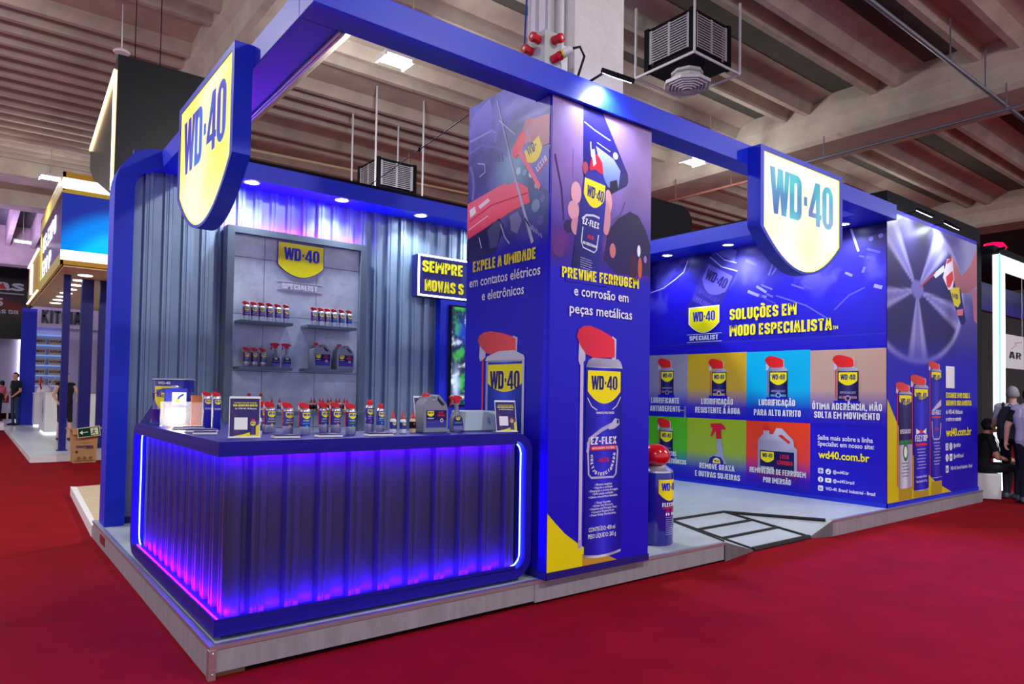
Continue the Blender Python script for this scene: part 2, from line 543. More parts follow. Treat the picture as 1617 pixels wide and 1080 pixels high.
# ------------------------------------------------------------------ hall shell
tag(MB().box(-14, 45, -14, 62, -.1, 0).build('floor', M_carpet), kind='structure')
ceil = tag(MB().box(-14, 40, -8, 62, 7.8, 7.95).build('ceiling', M_roof), kind='structure')
def roof_beam(x0, x1, y0, y1, stems):
    pr = [(y0, 7.79)]
    for i, s in enumerate(stems):
        if i == 0:
            pr.append((max(y0 + .02, s - .17), 7.70 if s - y0 > .25 else 7.76))
        pr += [(s - .055, 7.5), (s + .055, 7.5)]
        if i < len(stems) - 1:
            m = (s + stems[i + 1]) / 2
            w = (stems[i + 1] - s) / 2 - .14
            pr += [(m - max(w, .03), 7.74), (m + max(w, .03), 7.74)]
    pr += [(y1, 7.79), (y1, 7.82), (y0, 7.82)]
    fr = Fr((0, 0, 0), (0, 1, 0), (1, 0, 0))
    MB().prism(pr, fr, x0, x1).build('roof_beam', M_conc, ceil)
near = [(-1.95, -.85, (-1.5, -1.0)), (-.15, 1.0, (.3, .8)), (1.65, 2.8, (2.1, 2.65)), (3.4, 4.65, (3.86, 4.46)), (5.3, 6.4, (5.8, 6.22)), (7.03, 8.2, (7.59, 8.09)), (8.79, 10.05, (9.35, 9.9)), (10.6, 12.0, (11.43, 11.92))]
mid = near + [(12.45, 14.95, (13.3, 13.76, 14.36, 14.89)), (15.3, 16.72, (16.16, 16.67)), (17.03, 20.3, (18.0, 18.55, 19.1, 19.65, 20.2)), (20.6, 25.0, (21.2, 21.8, 22.4, 23.0, 23.6, 24.2, 24.8))]
left = [n for n in near if n[0] > 5] + [(12.45, 17.1, [13.345 + .523 * k for k in range(8)]), (17.4, 22.4, [17.6 + .525 * k for k in range(10)])]
for a, b, st in left: roof_beam(-13.9, 3.1, a, b, st)
for a, b, st in mid: roof_beam(4.45, 13.9, a, b, st)
for a, b, st in mid[3:]: roof_beam(15.2, 24.4, a, b, st)
for x0, x1 in ((3.1, 4.45), (13.9, 15.2), (24.4, 25.7)):
    fr = Fr((0, 0, 0), (1, 0, 0), (0, 1, 0))
    pr = [(x0 - .12, 7.8), (x0 - .12, 7.45), (x0, 7.33), (x0, 6.97), (x0 + .08, 6.89), (x1 - .08, 6.89), (x1, 6.97), (x1, 7.33), (x1 + .12, 7.45), (x1 + .12, 7.8)]
    MB().prism(pr, fr, -7, 61).build('girder', M_conc, ceil)
# far bay: a cross girder and ribs running away
MB().box(-13.9, 3.0, 24.2, 25.0, 6.7, 7.8).box(-13.9, 3.0, 22.4, 24.2, 7.1, 7.8).build('girder', M_conc, ceil)
for k in range(12):
    MB().box(-6.2 + .8 * k, -6.05 + .8 * k, 25.0, 33.5, 7.0, 7.8).build('roof_beam', M_conc, ceil)
MB().box(-13.9, 6, 33.5, 34.3, 6.3, 7.8).build('girder', M_conc, ceil)
tag(MB().box(-14, 45, 61, 61.3, 0, 7.9).build('wall_far', mat('hall_far_wall', rgb(96, 84, 96), .9)), kind='structure')
tag(MB().box(38, 38.3, -8, 61, 0, 7.9).build('wall_right_hall', mat('hall_side_wall', rgb(120, 116, 120), .9)), kind='structure')

# the hall's concrete column rising out of the booth
hc = thing('concrete_column', 'rough white plastered hall column rising above the printed booth column', 'column', (4.11, 4.4, 0))
MB().box(3.82, 4.40, 4.10, 4.71, 0, 6.9).build('shaft', M_colw, hc)
MB().tube([(3.80, 4.23, 3.2), (3.80, 4.23, 6.9)], .022, 10).build('conduit', M_wpaint, hc, smooth=True)
MB().tube([(3.79, 4.36, 3.2), (3.79, 4.36, 6.9)], .03, 10).build('conduit', M_wpaint, hc, smooth=True)
MB().box(3.79, 3.82, 4.44, 4.52, 3.2, 6.9).box(3.795, 3.82, 4.58, 4.66, 3.2, 6.9).build('cable_duct', M_wpaint, hc)
MB().tube([(3.785, 4.62, 6.9), (3.77, 4.66, 5.2), (3.76, 4.69, 4.4), (3.765, 4.66, 3.9)], .008, 6).build('cable', mat('blue_cable', rgb(20, 60, 160), .5), hc)

# ------------------------------------------------------------------ high-bay lamps of the hall
def make_lamp():
    t = thing('high_bay_lamp', 'x', 'lamp')
    b = MB()
    b.box(-.24, .24, -.17, .17, .05, .09)
    b.box(-.24, -.21, -.17, .17, 0, .05).box(.21, .24, -.17, .17, 0, .05).box(-.24, .24, -.015, .015, .01, .05)
    b.build('housing', M_wpaint, t)
    for y in (-.09, .09):
        MB().box(-.205, .205, y - .06, y + .06, .03, .052).build('light_tube', M_lamp, t)
    MB().tube([(0, 0, .09), (0, 0, .3)], .012, 6).tube([(-.15, 0, .09), (0, 0, .22), (.15, 0, .09)], .006, 5).build('hanger', M_alu, t)
    return t
lamp0 = make_lamp()
lab = {(5.03, 9.45): 'lit white ceiling lamp seen through the open booth roof left of the printed column',
       (12.26, 9.36): 'lit white ceiling lamp seen between the printed column and the front emblem sign',
       (1.46, 20.3): 'lit white ceiling lamp above the yellow and white stand'}
spots_ = [(5.03, 9.45), (12.26, 9.36), (1.46, 20.3)]
grid_ = [(-2.2, 9.45), (-2.2, -1.4), (5.03, -1.4), (12.26, -1.4), (19.5, 9.4), (12.3, 20.3), (5.0, 20.3), (-9.4, 9.4), (-5.7, 20.3), (19.5, -1.4)]
lamps_ = [lamp0] + [copy_tree(lamp0) for _ in range(len(spots_ + grid_))]
for i, (x, y) in enumerate(spots_ + grid_):
    o = lamps_[i]
    o.location = (x, y, 6.6)
    tag(o, lab.get((x, y), 'white twin-strip high bay lamp hanging from the hall roof out of view'), group='high bay lamps')
    L = bpy.data.lights.new('lamp_light', 'POINT'); L.energy = HALL_W * (.3 if y > 20 else .6 if x > 12 else 1); L.color = (1.0, .97, .94); L.shadow_soft_size = .2
    lo = bpy.data.objects.new('lamp_light', L); COL.objects.link(lo); lo.parent = o; lo.location = (0, 0, -.22)
    area('lamp_light', (x, y, 6.58), .45, .32, HALL_W * .95, (1.0, .97, .94), (0, 0, 0), o)
    MB().tube([(x, y, 6.9), (x, y, 7.5)], .008, 5).build('suspension', M_alu, o)
o = lamps_[-1]; o.location = (1.24, 26.5, 6.0); MB().tube([(1.24, 26.5, 6.3), (1.24, 26.5, 7.8)], .008, 5).build('suspension', M_alu, o); tag(o, 'lit lamp low under the far roof left of the yellow stand', group='high bay lamps')

# ------------------------------------------------------------------ booth platform
Z0 = .18
plat = thing('booth_platform', 'raised booth platform with pale grey vinyl top and wood-look edge', 'platform', (1.055, 3.895, 0))
FZ = Fr((0, 0, 0), (1, 0, 0), (0, 0, 1), (0, 1, 0))
top = [(1.055, 3.895), (5.63, 3.895), (6.09, 4.91), (7.07, 4.91), (7.65, 3.895), (12.25, 3.895), (12.25, 8.25), (1.055, 8.25)]
MB().prism(top, FZ, .155, .179).build('deck', M_vinyl, plat)
MB().box(1.10, 5.55, 3.95, 8.2, .0, .155).box(5.55, 7.75, 4.95, 8.2, 0, .155).box(7.75, 12.2, 3.95, 8.2, 0, .155).build('subframe', M_black, plat)
for a, b in ((1.075, 3.30), (3.305, 5.62)):
    MB().box(a, b, 3.897, 3.912, .034 if a < 3 else .02, .158).build('edge_board', M_clad, plat)
for a, b in ((7.66, 9.9), (9.905, 12.24)):
    MB().box(a, b, 3.897, 3.912, .0, .158).build('edge_board', M_clad, plat)
for a, b in ((3.915, 5.55), (5.555, 6.95), (6.955, 8.24)):
    MB().box(1.057, 1.072, a, b, .0, .158).build('edge_board', M_clad, plat)
MB().box(1.051, 5.63, 3.891, 3.93, .158, .180).box(1.051, 1.09, 3.93, 8.25, .158, .180).box(1.048, 1.085, 3.888, 3.93, 0, .158).box(7.65, 12.25, 3.891, 3.93, .158, .180).build('edge_trim', M_alu, plat)
for z in (.03, .14):
    MB().lathe([(.006, 0), (.006, .002), (.002, .005)], 10).build('screw', M_alu, None, smooth=True)
    o = bpy.context.scene.collection.objects[-1]; o.parent = plat
    o.rotation_euler = (math.pi / 2, 0, 0); o.location = (1.068 - 1.055, 3.888 - 3.895, z)
MB().box(1.08, 1.25, 3.93, 3.95, 0, .04).build('wood_block', mat('raw_wood', rgb(150, 110, 80), .7), plat)
MB().box(1.053, 1.057, 7.45, 7.75, .05, .13).build('label_plate', mat('red_brown_plate', rgb(120, 20, 22), .5), plat)
# entry ramp let into the front edge
def quad(name, pts, m, parent, th=.012):
    b = MB(); n = len(pts)
    b.add(pts + [(x, y, z - th) for x, y, z in pts], [tuple(range(n)), tuple(reversed(range(n, 2 * n)))] + [(i, i + n, (i + 1) % n + n, (i + 1) % n) for i in range(n)])
    return b.build(name, m, parent)
A, B_, C_, D_ = Vector((6.09, 4.91, Z0)), Vector((7.07, 4.91, Z0)), Vector((7.34, 4.0, .012)), Vector((6.25, 4.0, .012))
lp = lambda p, q, t: p + (q - p) * t
for i, (t0, t1) in enumerate(((.0, .33), (.36, .63), (.66, .985))):
    quad('ramp_board', [tuple(lp(A, D_, t0)), tuple(lp(B_, C_, t0)), tuple(lp(B_, C_, t1)), tuple(lp(A, D_, t1))], M_vinyl, plat)
quad('ramp_board', [(5.63, 3.895, Z0), tuple(A), tuple(D_)], M_vinyl, plat)
quad('ramp_board', [tuple(B_), (7.65, 3.895, Z0), tuple(C_)], M_vinyl, plat)
up = Vector((0, 0, .004))
for p, q, w in ((A, B_, .02), (A, D_, .022), (B_, C_, .022), (B_, Vector((7.6, 3.95, Z0)), .02), (D_, C_, .03), (lp(A, D_, .345), lp(B_, C_, .345), .02), (lp(A, D_, .645), lp(B_, C_, .645), .02), (A, Vector((5.66, 3.93, Z0)), .012)):
    MB().tube([tuple(p + up * 0), tuple(q + up * 0)], w, 6).build('grip_strip', M_rubber, plat)
quad('ramp_cheek', [(5.63, 3.893, Z0), (6.25, 3.99, .012), (6.25, 3.99, 0), (5.63, 3.893, 0)], M_clad, plat, .004)
quad('ramp_cheek', [(7.34, 3.99, .012), (7.65, 3.893, Z0), (7.65, 3.893, 0), (7.34, 3.99, 0)], M_clad, plat, .004)
# neighbouring wooden step behind the blue post
st = thing('wooden_step', 'pale wood low platform with white edge behind the blue post', 'platform', (1.05, 8.4, 0))
quad('deck', [(1.08, 8.3, .12), (2.6, 8.3, .12), (2.6, 11.9, .12), (1.25, 11.6, .12)], mat('pale_plank', rgb(190, 172, 140), .5, var=.15, vscale=4, stretch=(.6, 6, 1)), st, .03)
quad('edge_trim', [(1.05, 8.28, .122), (1.10, 8.28, .122), (1.27, 11.6, .122), (1.20, 11.65, .122)], M_white, st, .12)

# ------------------------------------------------------------------ corrugated back wall
wb = tag(MB().box(1.275, 9.08, 7.93, 8.02, Z0, 3.99).build('wall_back', M_navy), kind='structure')
def corr(name, fr, length, h0, h1, per, depth, m, parent, d0=0.0):
    """trapezoidal sheet standing on edge: profile runs along u"""
    prof = []
    a = 0.0
    while a < length - 1e-6:
        for du, dd in ((0, 0), (.42, 0), (.50, 1), (.60, 1), (.64, .8), (.70, .8), (.74, 1), (.90, 1), (.98, 0)):
            u = a + du * per
            if u <= length: prof.append((u, d0 + dd * depth))
        a += per
    prof.append((length, d0))
    vs, fs = [], []
    for u, d in prof:
        vs += [fr.p(u, h0, d), fr.p(u, h1, d)]
    fs = [(2 * i, 2 * i + 2, 2 * i + 3, 2 * i + 1) for i in range(len(prof) - 1)]
    b = MB(); b.add(vs, fs)
    o = b.build(name, m, parent, fix=False)
    s = o.modifiers.new('gauge', 'SOLIDIFY'); s.thickness = .0015
    return o
for k in range(8):
    L = min(.925, 9.06 - (1.285 + k * .925))
    corr('corrugated_sheet', Fr((1.285 + k * .925, 7.925, 0), (1, 0, 0), (0, -1, 0)), L, Z0, 3.79, .185, .045, M_corr, wb, .002)
MB().box(1.275, 9.08, 7.90, 7.93, Z0, .24).build('skirting', M_navy, wb)

# fascia with soffit above back and right wall
fa = thing('fascia_canopy', 'blue fascia canopy with downlights running along back and right wall', 'canopy', (1.76, 7.53, 3.79))
MB().box(1.76, 9.08, 7.53, 7.99, 3.79, 3.975).build('back_fascia', M_blue, fa)
MB().box(8.47, 9.08, 4.03, 7.53, 3.79, 4.0).build('side_fascia', M_blue, fa)
MB().box(1.76, 9.08, 7.62, 8.03, 3.975, 4.04).box(8.6, 9.2, 4.1, 7.62, 4.0, 4.06).build('top_cover', M_black, fa)

def make_down():
    t = thing('recessed_downlight', 'x', 'lamp')
    MB().lathe([(.095, 0), (.095, -.008), (.075, -.010), (.07, 0)], 24, close=False).build('ring', M_alu, t, smooth=True)
    MB().lathe([(.001, -.004), (.071, -.006)], 24, close=False).build('lens', M_lampc, t)
    return t
dl0 = make_down()
dls = [(2.36, 7.615, 'recessed round downlight above the display panel, partly behind the left emblem sign'),
       (3.40, 7.615, 'recessed round downlight above the right corner of the product display panel'),
       (4.47, 7.615, 'recessed round downlight above the lit slogan sign'),
       (5.50, 7.615, 'recessed round downlight in the back fascia hidden behind the printed column'),
       (6.55, 7.615, 'recessed round downlight in the back fascia hidden behind the printed column'),
       (8.74, 7.15, 'recessed round downlight in the side fascia nearest the printed column'),
       (8.78, 6.05, 'recessed round downlight in the side fascia left of the front emblem sign'),
       (8.78, 4.95, 'recessed round downlight in the side fascia hidden behind the front emblem sign'),
       (8.80, 4.35, 'square-looking recessed downlight in the side fascia right of the front emblem sign')]
dlo = [dl0] + [copy_tree(dl0) for _ in dls[1:]]
for i, (x, y, l) in enumerate(dls):
    o = dlo[i]
    o.location = (x, y, 3.789)
    tag(o, l, group='booth downlights')
    tgt = (x, y + .05, 2.6) if y > 7.5 else (x + .16, y, 2.6)
    spot('downlight_beam', (x, y, 3.775), tgt, 105 if y > 7.5 else 60, (.80, .92, 1.0), 130, .8, .05, o)

# ------------------------------------------------------------------ portal frame: front beam, side beam, arched post
pf = thing('portal_frame', 'blue overhead portal frame with arched post at the left', 'frame', (1.09, 7.78, Z0))
MB().box(1.50, 9.08, 3.81, 4.03, 3.785, 3.975).build('front_beam', M_blue, pf, bevel=.004)
MB().box(1.50, 1.755, 4.031, 8.10, 3.785, 3.975).build('side_beam', M_blue, pf, bevel=.004)
FXZ = Fr((0, 0, 0), (1, 0, 0), (0, -1, 0))
arch = [(1.09, Z0), (1.265, Z0)]
arch += [(1.265, 3.50)] + arc(1.265 + .26, 3.54, .26, 180, 90, 10, .245) + [(1.50, 3.785), (1.50, 3.985)]
arch += arc(1.09 + .40, 3.53, .40, 90, 180, 12, .455)
MB().prism(arch, FXZ, -8.10, -7.78).build('arched_post', M_blue, pf)
for k in range(2):
    MB().box(1.757 + .022 * k, 1.771 + .022 * k, 4.04, 7.5, 3.775, 3.80).build('light_track', mat('track_white', rgb(225, 228, 230), .4), pf)
MB().box(1.755, 1.80, 4.035, 7.5, 3.79, 3.81).build('track_rail', M_black, pf)

# ------------------------------------------------------------------ lit emblem signs
def backlit(name, c0, c1, s0, s1, sc=1.4):
    if name in MATS: return MATS[name]
    m = bpy.data.materials.new(name); m.use_nodes = True
    nt = m.node_tree; b = nt.nodes['Principled BSDF']
    tc = nt.nodes.new('ShaderNodeTexCoord'); n = nt.nodes.new('ShaderNodeTexNoise')
    n.inputs['Scale'].default_value = sc; n.inputs['Detail'].default_value = 1
    nt.links.new(tc.outputs['Object'], n.inputs['Vector'])
    cr = nt.nodes.new('ShaderNodeMapRange'); cr.inputs[1].default_value = .35; cr.inputs[2].default_value = .65
    nt.links.new(n.outputs[0], cr.inputs[0])
    mx = nt.nodes.new('ShaderNodeMix'); mx.data_type = 'RGBA'
    mx.inputs[6].default_value = (*c0, 1); mx.inputs[7].default_value = (*c1, 1)
    nt.links.new(cr.outputs[0], mx.inputs[0])
    nt.links.new(mx.outputs[2], b.inputs['Emission Color'])
    ms = nt.nodes.new('ShaderNodeMapRange'); ms.inputs[3].default_value = s0; ms.inputs[4].default_value = s1
    nt.links.new(cr.outputs[0], ms.inputs[0])
    nt.links.new(ms.outputs[0], b.inputs['Emission Strength'])
    b.inputs['Base Color'].default_value = (*[c * .15 for c in c0], 1)
    b.inputs['Roughness'].default_value = .3
    MATS[name] = m
    return m
def emblem(fr, depth, label, mface, mlet):
    """fr: origin at the top centre of the casing back"""
    t = thing('emblem_sign', label, 'sign', tuple(fr.O), 'lit emblem signs on the portal frame')
    w = 1.575
    out = shield_pts(w, n=28)
    inn = [(a * .925, b * .935 - .05) for a, b in out]
    MB().prism(out, fr, 0, depth - .015, holes=()).prism(out, fr, depth - .015, depth, holes=[list(reversed(inn))]).build('casing', M_blue, t)
    lpn = MB().prism([(a * .998, b) for a, b in inn], fr, depth - .0145, depth - .008).build('light_panel', mface, t)
    ring = [(a * .985, (b + .05) * .988 - .055) for a, b in inn]
    V, Fs = logo_geo(-w / 2 + .104 * w * 1.02, -w / 2 + .104 * w + .775 * w, -.108 * w - .286 * w, -.108 * w)
    me = bpy.data.meshes.new('lettering')
    me.from_pydata([fr.p(a, b, depth - .0065) for a, b in V], [], Fs)
    link('lettering', me, mlet, lpn)
    MB().prism(inn, fr, depth - .008, depth - .006, holes=[list(reversed(ring))]).build('edge_line', mat('yellow_edge', rgb(250, 240, 20), .4, emit=rgb(250, 240, 20), es=.8), lpn)
    return t
face1 = backlit('sign_yellow_light', (1.0, .92, .18), (1.0, .97, .58), .74, .84)
face2 = backlit('sign_white_light', (1.0, .96, .46), (.98, .98, .94), .74, .76)
let1 = backlit('sign_blue_letter', rgb(56, 46, 180), rgb(54, 104, 200), .74, .85, 2.2)
let2 = backlit('sign_cyan_letter', rgb(16, 84, 168), rgb(16, 190, 190), .74, .9, 2.2)
emblem(Fr((1.50, 5.675, 3.945), (0, -1, 0), (-1, 0, 0)), .125, 'backlit yellow emblem sign with blue numbers facing left, hanging from the side beam', face1, let1)
emblem(Fr((6.625, 3.81, 3.945), (1, 0, 0), (0, -1, 0)), .14, 'backlit whitish emblem sign with cyan numbers facing front, hanging from the front beam', face2, let2)

# ------------------------------------------------------------------ L-shaped reception counter
ct = thing('reception_counter', 'L-shaped blue counter with corrugated metal front lit by violet light strips', 'counter', (1.085, 3.945, Z0))
def c_shape(e):
    o = [(0, .205)] + arc(e - .15, .355, .15, 270, 360, 8) + arc(e - .15, 1.11, .15, 0, 90, 8) + [(0, 1.26), (0, 1.198)]
    o += arc(e - .155, 1.103, .095, 90, 0, 8) + arc(e - .155, .37, .095, 0, -90, 8) + [(0, .275)]
    return o
MB().prism(c_shape(3.305 - 1.085), Fr((1.085, 3.945, 0), (1, 0, 0), (0, 1, 0)), 0, .62).build('front_casing', M_counter, ct, bevel=.005)
MB().prism(c_shape(6.41 - 4.566), Fr((1.085, 4.566, 0), (0, 1, 0), (1, 0, 0)), 0, .62).build('side_casing', M_counter, ct, bevel=.005)
MB().box(1.14, 3.2, 4.0, 4.5, Z0, .205).box(1.14, 1.65, 4.5, 6.3, Z0, .205).build('plinth', M_navy, ct)
for k, (a, b) in enumerate(((0, 1.02), (1.02, 2.045))):
    corr('corrugated_sheet', Fr((1.195 + a, 4.06, 0), (1, 0, 0), (0, -1, 0)), b - a, .27, 1.203, .2, .042, M_corr_c, ct)
for k, (a, b) in enumerate(((0, 1.14), (1.14, 2.285))):
    corr('corrugated_sheet', Fr((1.2, 6.345 - a, 0), (0, -1, 0), (-1, 0, 0)), b - a, .27, 1.203, .19, .042, M_corr_c, ct)
MB().lathe([(.045, .272), (.045, 1.202)], 20, (1.215, 4.075, 0), close=False).build('corner_sheet', M_corr_c, ct, smooth=True)
MB().box(3.15, 3.245, 4.06, 4.08, .27, 1.2).build('side_stile', M_corr_c, ct)
MB().box(1.2, 1.22, 6.25, 6.35, .27, 1.2).build('side_stile', M_corr_c, ct)
M_led = mat('violet_led', (.3, .1, 1), .5, emit=(.06, .0, 1.0), es=LED_E)
M_ledm = mat('magenta_led', (.6, .1, 1), .5, emit=(.15, .0, 1.0), es=LED_E)
M_ledc = mat('cyan_white_led', (.5, .8, 1), .5, emit=(.34, .62, 1.0), es=3.0)
MB().box(1.085, 3.16, 3.945, 3.957, .274, .299).build('front_lip', M_counter, ct)
MB().box(1.085, 1.097, 3.957, 6.26, .274, .299).build('side_lip', M_counter, ct)
MB().box(1.085, 3.16, 3.945, 3.957, 1.176, 1.199).build('front_lip', M_counter, ct)
MB().box(1.085, 1.097, 3.957, 6.26, 1.176, 1.199).build('side_lip', M_counter, ct)
def strip(pts, m, w=.005):
    MB().tube(pts, w, 6).build('light_strip', m, ct)
def arcp(cx, cz, r, a0, a1, f, n=6):
    return [f(x, z) for x, z in arc(cx, cz, r, a0, a1, n)]
fx = lambda x, z: (x, 4.0, z)
strip([(1.12, 3.972, 1.190), (3.15, 3.972, 1.190)], M_ledm)
strip([(1.12, 3.972, .2825), (3.15, 3.972, .2825)], M_led)
strip(arcp(3.15, 1.103, .087, 85, 0, fx) + arcp(3.15, .37, .087, 0, -85, fx), M_ledc)
fy = lambda y, z: (1.14, y, z)
strip([(1.115, 3.98, 1.190), (1.115, 6.25, 1.190)], M_led)
strip([(1.115, 3.98, .2825), (1.115, 6.25, .2825)], M_ledm)
strip(arcp(6.255, 1.103, .087, 85, 0, fy) + arcp(6.255, .37, .087, 0, -85, fy), M_ledc)

# ------------------------------------------------------------------ printed pictures
def grad(c0, c1, v0, v1):
    return lambda a, b: tuple(c0[i] + (c1[i] - c0[i]) * min(1, max(0, (b - v0) / (v1 - v0))) for i in range(3))
def ugrad(cs, u0, u1):
    def f(a, b):
        t = min(.9999, max(0, (a - u0) / (u1 - u0))) * (len(cs) - 1)
        i = int(t); t -= i
        return tuple(cs[i][k] + (cs[i + 1][k] - cs[i][k]) * t for k in range(3))
    return f
SIL = [rgb(120, 118, 150), rgb(205, 205, 225), rgb(225, 226, 240), rgb(150, 150, 185), rgb(190, 190, 215)]
def ink_can(k, x0, x1, zb, zs, body, accent=None, silver=0.0, straw=RED, wtxt='WD-40', cap=RED, aw=1.0, lw=.9, smart=True, clip=None):
    """printed spray can; x0..x1 body, zb foot, zs shoulder; aw squeezes horizontally"""
    w = (x1 - x0); h = w / aw
    T = lambda pts: [(x0 + a * w, zs + b * h) for a, b in pts]
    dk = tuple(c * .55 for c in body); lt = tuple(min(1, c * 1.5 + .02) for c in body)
    if smart:
        k.line([(x0 - .09 * w, zs + .30 * h), (x0 - .09 * w, zb + .15 * h)], .05 * w, straw)
        k.poly(T([(-.18, .62), (-.02, .7), (-.02, .12), (-.16, .02), (-.2, .12)]), rgb(196, 192, 224))
    k.poly(T([(.0, 0), (.06, .12), (.16, .17), (.88, .17), (.95, .12), (1.0, 0)]), ugrad(SIL, x0, x1))
    if smart:
        k.poly(T([(.70, .62), (.82, .56), (.81, .17), (.70, .15)]), rgb(206, 202, 232))
        k.poly(T([(-.25, .56), (-.2, .69), (-.08, .76), (.1, .78), (.4, .71), (.65, .62), (.77, .54), (.78, .2), (.2, .17), (.0, .23), (-.15, .38)]),
               ugrad([tuple(c * .8 for c in cap), cap, tuple(min(1, c * 1.15) for c in cap)], x0 - .25 * w, x0 + .8 * w))
    else:
        k.poly(T([(.2, .17), (.8, .17), (.78, .6), (.22, .6)]), cap)
    zsil = zb + silver * (zs - zb)
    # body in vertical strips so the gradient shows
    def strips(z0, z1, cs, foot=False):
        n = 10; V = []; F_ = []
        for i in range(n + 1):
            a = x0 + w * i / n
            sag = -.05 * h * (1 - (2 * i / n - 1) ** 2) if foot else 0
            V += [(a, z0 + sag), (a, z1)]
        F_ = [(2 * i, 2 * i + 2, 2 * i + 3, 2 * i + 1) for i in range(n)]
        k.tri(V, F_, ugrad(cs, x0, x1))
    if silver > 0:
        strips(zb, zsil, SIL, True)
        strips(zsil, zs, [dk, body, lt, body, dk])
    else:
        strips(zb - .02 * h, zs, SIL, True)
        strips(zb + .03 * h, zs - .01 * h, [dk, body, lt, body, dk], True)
    k.logo(x0 + w / 2, zs - .07 * h, lw * w, YEL, rgb(24, 26, 120), hs=.44 / aw, hb=.26 / aw, lw=.80)
def ink_jug(k, x0, x1, z0, z1):
    w, h = x1 - x0, z1 - z0
    T = lambda p: [(x0 + a * w, z0 + b * h) for a, b in p]
    k.poly(T([(0, 0), (1, 0), (1, .62), (.93, .66), (.9, .78), (.62, .97), (.48, .97), (.40, .86), (.3, .86), (.3, .93), (.14, .93), (.14, .86), (.0, .74)]), ugrad([rgb(150, 146, 176), rgb(205, 204, 226), rgb(170, 168, 200)], x0, x1), holes=[T([(.52, .84), (.62, .86), (.84, .74), (.80, .70)])])
    k.poly(T([(.13, .92), (.31, .92), (.3, 1.0), (.14, 1.0)]), RED)
    k.rect(*T([(.06, .18)])[0][:1], *T([(.93, .18)])[0][:1], z0 + .16 * h, z0 + .56 * h, NAVY)
    k.logo(x0 + .25 * w, z0 + .54 * h, .34 * w, YEL, rgb(20, 20, 80))
    k.text('SPECIALIST', x0 + .08 * w, x0 + .42 * w, z0 + .23 * h, .045 * h, WHT)
    k.text('LIXA', x0 + .58 * w, x0 + .80 * w, z0 + .44 * h, .07 * h, RED)
    k.text('LÍQUIDA', x0 + .51 * w, x0 + .90 * w, z0 + .33 * h, .07 * h, RED)
def ink_spray(k, x0, x1, z0, z1):
    w, h = x1 - x0, z1 - z0
    T = lambda p: [(x0 + a * w, z0 + b * h) for a, b in p]
    k.poly(T([(.02, 0), (1, 0), (1, .10), (.88, .22), (.82, .38), (.70, .64), (.50, .64), (.46, .45), (.54, .36), (.46, .30), (.30, .26), (.12, .22), (.02, .1)]), rgb(150, 160, 190))
    k.poly(T([(.02, 0), (.88, 0), (.84, .14), (.7, .22), (.3, .24), (.1, .18)]), rgb(44, 36, 130))
    k.poly(T([(.13, .98), (.15, .90), (.26, .89), (.14, .68), (.22, .69), (.42, .82), (.46, .64), (.74, .64), (.70, .86), (.98, .86), (.90, .93), (.72, 1.0)]), rgb(205, 30, 60))
    k.disc(x0 + .48 * w, z0 + .10 * h, .2 * w, WHT)
    k.logo(x0 + .48 * w, z0 + .17 * h, .34 * w, YEL, rgb(20, 20, 90))

def fbm(U, V, s, oct=4, seed=0):
    r = np.random.RandomState(seed)
    out = np.zeros_like(U)
    for o in range(oct):
        for _ in range(3):
            a = r.rand() * 6.28; f = s * 2 ** o * (.7 + .6 * r.rand())
            out += np.sin((U * math.cos(a) + V * math.sin(a)) * f * 6.28 + r.rand() * 6.28 + 1.7 * np.sin((U * math.sin(a) - V * math.cos(a)) * f * 4 + r.rand() * 6)) / (2 ** o) / 3
    return out
def mixc(A, c, t):
    return A * (1 - t[..., None]) + np.array(c)[None, None, :] * t[..., None]
def sm(x, a, b):
    t = np.clip((x - a) / (b - a), 0, 1)
    return t * t * (3 - 2 * t)
def pc(r, g, b): return tuple(min(1, c * 1.12) for c in rgb(r, g, b))

# ------------------------------------------------------------------ tall printed column
cl = thing('printed_column', 'tall square advertising column wrapped in blue printed panels', 'column', (3.371, 3.851, Z0))
FF = Fr((3.371, 3.851, 0), (1, 0, 0), (0, -1, 0))
FL = Fr((3.371, 4.945, 0), (0, -1, 0), (-1, 0, 0))
pnf = MB().fbox(FF, 0, 1.118, Z0, 3.783, -.02, 0).build('front_panel', M_print_blue, cl)
pnl = MB().prism([(0, Z0), (1.073, Z0), (1.073, 3.783), (.905, 3.783), (.905, 4.02), (0, 4.02)], FL, -.02, 0).build('side_panel', M_print_blue, cl)
MB().box(4.469, 4.489, 3.871, 4.945, Z0, 3.783).build('side_panel', M_print_blue, cl)
MB().box(3.391, 4.469, 4.925, 4.945, Z0, 3.783).build('back_panel', M_print_blue, cl)
MB().box(3.365, 4.495, 3.843, 3.851, Z0, .234).box(3.363, 3.371, 3.843, 4.945, Z0, .234).build('base_strip', M_navy, cl)

k = Ink(FF)
k.rect(.001, 1.117, .236, 3.782, rgb(30, 20, 198))
def art_front(U, V):
    n = fbm(U, V, 1.6, 4, 3)
    A = np.zeros(U.shape + (3,)) + np.array(pc(38, 28, 150))
    A = mixc(A, pc(120, 92, 158), sm(V, 2.62, 3.3))
    A = mixc(A, pc(138, 114, 176), sm(V, 3.2, 3.75) * .7)
    A = A * (1 + .12 * n)[..., None]
    A = mixc(A, pc(60, 28, 110), (1 - sm(V, 2.5, 3.0)) * .8)
    for (x, y, r, c) in ((.92, 2.62, .10, (190, 70, 60)), (.66, 2.72, .07, (200, 110, 110)), (.10, 2.70, .09, (110, 40, 120)), (.98, 2.72, .05, (225, 170, 160)), (.3, 2.6, .12, (50, 30, 140))):
        A = mixc(A, pc(*c), .8 * np.exp(-((U - x) ** 2 + (V - y) ** 2) / r ** 2))
    A = mixc(A, rgb(30, 20, 198), 1 - sm(V, 2.44, 2.62))
    return A
